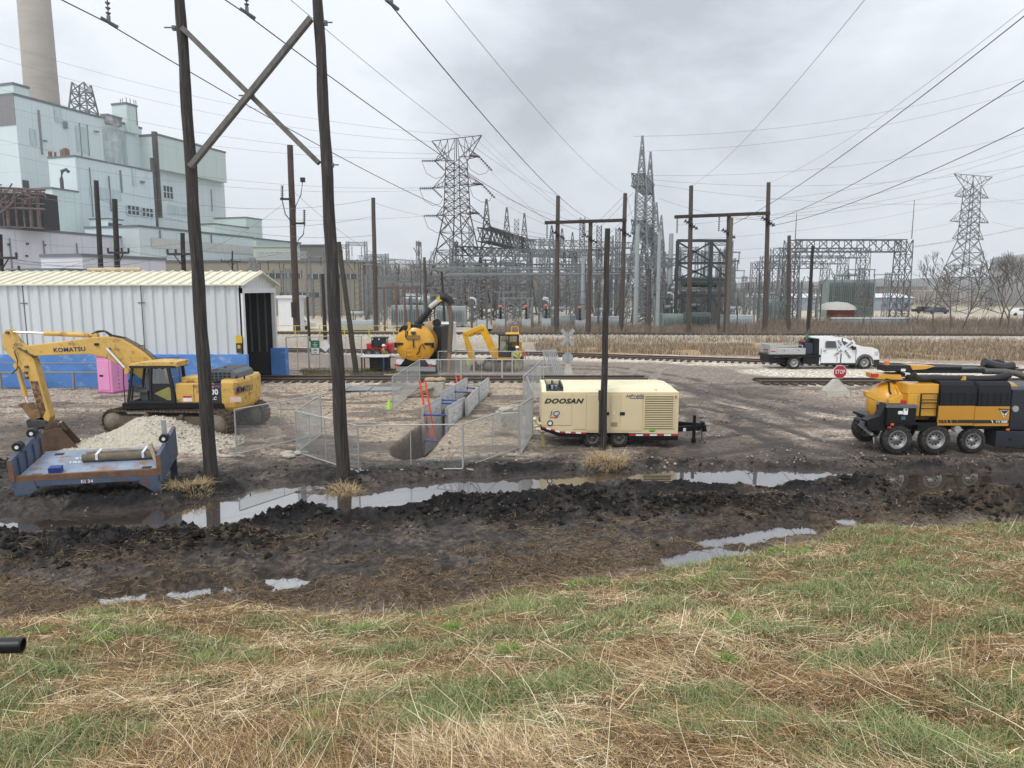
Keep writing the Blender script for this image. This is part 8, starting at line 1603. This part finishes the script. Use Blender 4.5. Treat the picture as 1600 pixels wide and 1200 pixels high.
# reeds between and beyond the tracks
def band(n, pts, h, wd, cols, name, label, el=(1.05, .5), z0=0.):
    poly = W2(pts); a = np.array(poly); x = npr.uniform(a[:, 0].min(), a[:, 0].max(), n); y = npr.uniform(a[:, 1].min(), a[:, 1].max(), n); k = (sdp(x, y, poly)+(fbm(x*.4, y*.4, 3)-.5)*2 < 0) & (fbm(x*.25+8, y*.3, 3) > .30) & (np.abs(y-track2_y(x)) > 1.7) & (np.abs(y-track3_y(x)) > 1.7); x, y = x[k], y[k]; n = len(x)
    hh = h*(.45+.8*npr.rand(n))*(.55+fbm(x*.5, y*.7, 3)); blades(name, x, y, terr(x, y)+z0-.02, hh, wd*(.6+.8*npr.rand(n)), npr.rand(n)*6.28, el[0]+npr.rand(n)*el[1], npr.rand(n)*.35, pick(cols, n), label, 'reeds', 2)
reed_c = [lin(172, 156, 132), lin(150, 132, 108), lin(128, 112, 94), lin(188, 174, 150), lin(112, 98, 82)]; brush_c = [lin(136, 124, 112), lin(120, 108, 100), lin(150, 136, 120), lin(104, 95, 88), lin(160, 142, 120)]
band(60000, [(838, 537), (1640, 541), (1640, 566), (1200, 556), (838, 550)], .42, .045, reed_c, 'dry_reeds', 'tan reed strip between the two far tracks')
band(14000, [(780, 529.5), (1640, 534), (1640, 539), (780, 535)], .5, .05, reed_c, 'dry_reeds', 'thin reed line in front of the farthest track')
band(46000, [(770, 515), (1640, 516), (1640, 528.5), (770, 525)], 1.0, .045, brush_c, 'dry_brush', 'brown dead brush beyond the farthest track at the substation edge', (1.1, .5))
band(26000, [(1180, 508), (1640, 506), (1640, 517), (1180, 517)], 1.3, .045, brush_c+[lin(110, 100, 92)], 'dry_brush', 'taller grey brown thicket below the bare trees', (1.1, .5))
band(9000, [(470, 577), (640, 577), (640, 586), (470, 590)], .18, .03, [lin(110, 110, 70), lin(128, 118, 80)], 'weeds', 'low weeds at the gate by the shed', (.8, .6))
# bare trees on the right
bark = mat('grey_bark', (.12, .105, .09), .9, 0, .25, 3)
def tree(px, pyb, Y, h, lean, label, seed, depth=5, r0=.14):
    rr = random.Random(seed); b = P(px, 500, Y); b.z = 0; t = thing('bare_tree', label, 'tree', b); tr_ = MB(); cw = MB()
    def br(p, d, L_, r, k):
        pts = [p]; q = p.copy(); dd = d.copy()
        for i in range(3): dd = (dd+Vector((rr.uniform(-.14, .14), rr.uniform(-.14, .14), .05))).normalized(); q = q+dd*L_/3; pts.append(q.copy())
        M_ = tr_ if k >= depth-1 else cw
        if k >= depth-2: M_.tube(pts, r, 6 if k == depth else 4, rs=[r, r*.87, r*.75, r*.62], caps=False)
        else:
            for i in range(3): cw.bar(pts[i], pts[i+1], max(r*1.8, .022))
        if k <= 0: return
        for j in range(rr.choice((2, 3, 3)) if k > 1 else 4):
            a = rr.uniform(0, 6.28); sp = rr.uniform(.35, .75); u = dd.orthogonal().normalized(); v = dd.cross(u); nd = (dd*math.cos(sp)+(u*math.cos(a)+v*math.sin(a))*math.sin(sp)+Vector((0, 0, .12))).normalized()
            st = pts[rr.choice((2, 3, 3))] if j else pts[3]; br(st, nd, L_*rr.uniform(.62, .82), r*.6, k-1)
    br(Vector((0, 0, -.2)), Vector((lean, 0, 1)).normalized(), h*.36, r0, depth); tr_.build('trunk', bark, t); cw.build('crown', bark, t)
for i, a in enumerate(((1461, 520, 90, 8.6, -.02, 'bare tree with a forked trunk, leftmost of the right hand group'), (1486, 520, 91, 9.8, .03, 'tall bare tree left of the grey transmission tower'), (1500, 520, 89, 9.6, .28, 'bare tree leaning right across the transmission tower base'), (1440, 520, 93, 5.2, -.1, 'small bushy bare tree left of the forked one'), (1562, 520, 90, 9.2, .05, 'bare tree in front of the silo, left stem'), (1576, 520, 88, 8.8, .12, 'bare tree in front of the silo, right stem'), (1598, 520, 91, 10.5, -.05, 'bare tree cut by the right edge of the photo'), (1530, 520, 92, 4.6, .0, 'short bare sapling under the transmission tower'), (1345, 520, 90, 5.5, .03, 'thin bare sapling in front of the yard wall'), (1366, 520, 91, 6.0, -.04, 'thin bare sapling at the right end of the yard wall'), (1150, 520, 91, 5.0, .05, 'small bare sapling between the pole frames'), (1420, 520, 95, 4.2, .1, 'low bare shrub at the far right gantry column'))): tree(*a[:5], a[5], 40+i, 5 if a[3] > 7 else 4, .13 if a[3] > 7 else .06)
# distant wood behind the substation: nobody could count it
def woods():
    n = 5200; x = npr.uniform(-75, 20, n); x = np.where(npr.rand(n) < .35, npr.uniform(-60, 190, n), x); y = npr.uniform(215, 265, n); top = np.interp(x, [-75, -55, -10, 5, 20, 190], [12.5, 13.5, 12.5, 10, 8, 7])*(.72+.42*npr.rand(n)); c = pick([lin(158, 152, 146), lin(140, 134, 128), lin(176, 170, 164), lin(124, 118, 112)], n)
    k = n*7; rep = lambda a: np.repeat(a, 7); px_ = rep(x)+npr.randn(k)*1.1; zz = rep(top)*(npr.rand(k)*.55+.3)
    X_ = np.concatenate([x, px_]); Y_ = np.concatenate([y, rep(y)]); Z_ = np.concatenate([x*0, zz]); L_ = np.concatenate([top, rep(top)*(.12+.22*npr.rand(k))]); w = np.concatenate([.14+.14*npr.rand(n), .07+.06*npr.rand(k)]); el = np.concatenate([1.5+x*0, .7+npr.rand(k)*.8])
    blades('bare_wood', X_, Y_, Z_, L_, w, np.concatenate([npr.rand(n)*6.28, npr.rand(k)*6.28]), el, np.zeros(n+k), np.concatenate([c, np.repeat(c, 7, 0)]), 'grey leafless wood behind the substation', 'wood')
woods()
# clods and stones in the mud
n = 60000; x, y = samp(n, 12.5, 24, 1.1); d = sdp(x, y, water_main); k = (y-toe(x) > .3) & (dwater(x, y) > .1) & (npr.rand(n) < ss(3.2, .6, d)*ss(.42, .6, fbm(x*1.2, y*1.2, 4))+.03); x, y = x[k], y[k]
stones('mud_clods', np.stack([x, y, terr(x, y)], 1), .022, stonem, [lin(40, 35, 32), lin(28, 25, 24), lin(58, 50, 45), lin(34, 30, 28), lin(110, 102, 94)], 'dark clods and grit in the churned mud', cat='mud clods')
n = 60000; x, y = samp(n, 14, 24, 1.1); w = sum(h_*2.1*np.exp(-((x-a_)/(1.15*b_))**2-((y-c_)/(1.2*d_))**2) for a_, c_, b_, d_, h_ in MOUNDS); k = (npr.rand(n) < w) & (dwater(x, y) > .0) & (fbm(x*2.2, y*2.2, 3) > .38); x, y = x[k], y[k]
stones('peat_lumps', np.stack([x, y, terr(x, y)], 1), .04, stonem, [lin(26, 24, 23), lin(18, 17, 17), lin(40, 36, 34), lin(30, 28, 27), lin(66, 60, 54)], 'black churned mud lumps along the ditch bank', cat='mud lumps')
n = 15000; x, y = samp(n, 23, 44, 1.1); k = (fbm(x*.5, y*.9, 3) > .42) & (sdp(x, y, pit) > .4); x, y = x[k], y[k]
stones('yard_gravel', np.stack([x, y, terr(x, y)+.005], 1), .022, stonem, [lin(140, 132, 122), lin(118, 110, 101), lin(160, 153, 144), lin(92, 85, 78)], 'loose gravel scattered over the yard', cat='gravel')
# steam above the lower hall roof
def steam():
    p = P(174, 222, 205); m = MB()
    for z_, r_, dx in ((0, 1.4, 0),): pass
    m.lathe([(0, -7.6), (1.3, -7), (1.6, -4), (2.4, 0), (2.6, 3), (2.2, 6), (1.4, 8), (0, 9)], (0, 0, 0), 16); o = m.build('steam', vm_, loc=p); tag(o, 'wisp of white steam rising from the plant roof', 'steam', kind='stuff')
vm_ = bpy.data.materials.new('steam_vapour'); vm_.use_nodes = True; nt = vm_.node_tree; nt.nodes.remove(nt.nodes['Principled BSDF']); pv = nt.nodes.new('ShaderNodeVolumePrincipled'); pv.inputs['Color'].default_value = (1, 1, 1, 1)
tc_ = nt.nodes.new('ShaderNodeTexCoord'); nz_ = nt.nodes.new('ShaderNodeTexNoise'); nz_.inputs['Scale'].default_value = .55; nz_.inputs['Detail'].default_value = 4; mr_ = nt.nodes.new('ShaderNodeMapRange'); mr_.inputs['From Min'].default_value = .5; mr_.inputs['From Max'].default_value = .75; mr_.inputs['To Max'].default_value = .45
nt.links.new(tc_.outputs['Object'], nz_.inputs['Vector']); nt.links.new(nz_.outputs[0], mr_.inputs['Value']); nt.links.new(mr_.outputs[0], pv.inputs['Density']); nt.links.new(pv.outputs[0], nt.nodes['Material Output'].inputs['Volume'])
steam()
# ------------------------------------------------------------ labels that say where each look-alike stands
LM = ((470, 'beyond the shed end'), (535, 'behind the right front pole'), (575, 'behind the leaning pole'), (612, 'left of the tanker truck'), (655, 'behind the tanker truck'), (695, 'behind the tanker boom'), (725, 'under the brown lattice tower'), (765, 'above the small excavator boom'), (800, 'above the small excavator cab'), (835, 'right of the small excavator'), (872, 'behind the line frame left pole'), (905, 'above the crossbuck back'), (935, 'left of the lone pole'), (965, 'right of the lone pole'), (990, 'left of the tallest mast'), (1015, 'beneath the tallest mast'), (1045, 'right of the tallest mast'), (1080, 'inside the black frame left half'), (1125, 'inside the black frame right half'), (1170, 'right of the black frame'), (1215, 'by the right frame pole'), (1260, 'left under the right gantry'), (1320, 'mid under the right gantry'), (1400, 'right under the right gantry'), (9999, 'at the far right gantry column'))
ROW = ((101, 'front row'), (107, 'second row'), (113, 'third row'), (121, 'fourth row'), (129, 'fifth row'), (137, 'sixth row'), (147, 'seventh row'), (157, 'eighth row'), (999, 'rearmost row'))
SH = {'bus supports of the substation': 'bus support with three insulators', 'lattice posts of the substation': 'slim lattice post with crossbar', 'switch stands of the substation': 'single leg switch stand', 'lattice portals of the substation': 'tall twin lattice portal', 'braced posts of the substation': 'ladder braced post', 'ladder-like masts of the substation': 'slender ladder-like mast', 'white bushing rings': 'white curved bushing ring'}
bpy.context.view_layer.update(); seen = {}
for o in C.objects:
    g = o.get('group')
    if o.parent or g not in SH: continue
    x = 800+F*o.location.x/o.location.y/cs; a = next(n for v, n in LM if x < v); b = next(n for v, n in ROW if o.location.y < v); seen.setdefault((g, a, b), []).append((x, o))
for (g, a, b), l in seen.items():
    l.sort(key=lambda q: q[0])
    for i, (x, o) in enumerate(l): o['label'] = SH[g]+', '+b+', '+a+('' if len(l) == 1 else (', left one', ', right one')[i] if len(l) == 2 else (', left one', ', middle one', ', right one', ', last one')[min(i, 3)])
for g, what in (('thin power lines across the sky', 'thin power line'), ('bus pipes of the substation', 'thin pale bus pipe')):
    l = [o for o in C.objects if not o.parent and o.get('group') == g]; used_ = {}
    def pxy(v): d = v-Vector((0, 0, CH)); f = d.y*cs-d.z*sn; return (800+F*d.x/f, 600-F*(d.z*cs+d.y*sn)/f) if f > 1 else (800, 0)
    for o in l:
        ob = o if o.type == 'MESH' else o.children[0]; ws = [ob.matrix_world @ v.co for v in ob.data.vertices]; a = min(ws, key=lambda v: pxy(v)[0]); b = max(ws, key=lambda v: pxy(v)[0]); (ax, ay), (bx_, by) = pxy(a), pxy(b)
        def nm(x): return 'the left edge' if x < 8 else 'the right edge' if x > 1592 else next(n for v, n in ((120, 'the far left pole'), (230, 'the shed roof poles'), (350, 'the left front pole'), (520, 'the thick brown pole'), (625, 'the slim bare pole'), (775, 'the brown lattice tower'), (945, 'the line frame'), (1035, 'the tall masts'), (1165, 'the black frame'), (1300, 'the right frame pole'), (1592, 'the right lattice tower')) if x < v)
        r = int(ay//40), int(by//40); key = (nm(ax), nm(bx_)); used_.setdefault(key, []).append((ay+by, o))
    for (n0, n1), q in used_.items():
        q.sort(key=lambda v: v[0])
        for i, (_, o) in enumerate(q): o['label'] = what+' from '+n0+' to '+n1+('' if len(q) == 1 else ', '+(('upper', 'lower') if len(q) == 2 else ('highest', 'second highest', 'third highest', 'fourth highest', 'fifth highest', 'sixth highest', 'seventh highest', 'eighth highest', 'ninth highest', 'tenth highest', 'eleventh highest', 'twelfth highest', 'low', 'low', 'low', 'low', 'low'))[i])
# air: a very light haze lets the far plant and hills fade
def haze():
    m = MB(); m.bx(-1500, 1500, -60, 2200, -3, 260); o = m.build('haze', hz); tag(o, kind='stuff')
hz = bpy.data.materials.new('air_haze'); hz.use_nodes = True; nt = hz.node_tree; nt.nodes.remove(nt.nodes['Principled BSDF']); pv = nt.nodes.new('ShaderNodeVolumePrincipled'); pv.inputs['Color'].default_value = (.93, .96, 1, 1); pv.inputs['Density'].default_value = .0003; pv.inputs['Anisotropy'].default_value = .2; nt.links.new(pv.outputs[0], nt.nodes['Material Output'].inputs['Volume'])
haze()
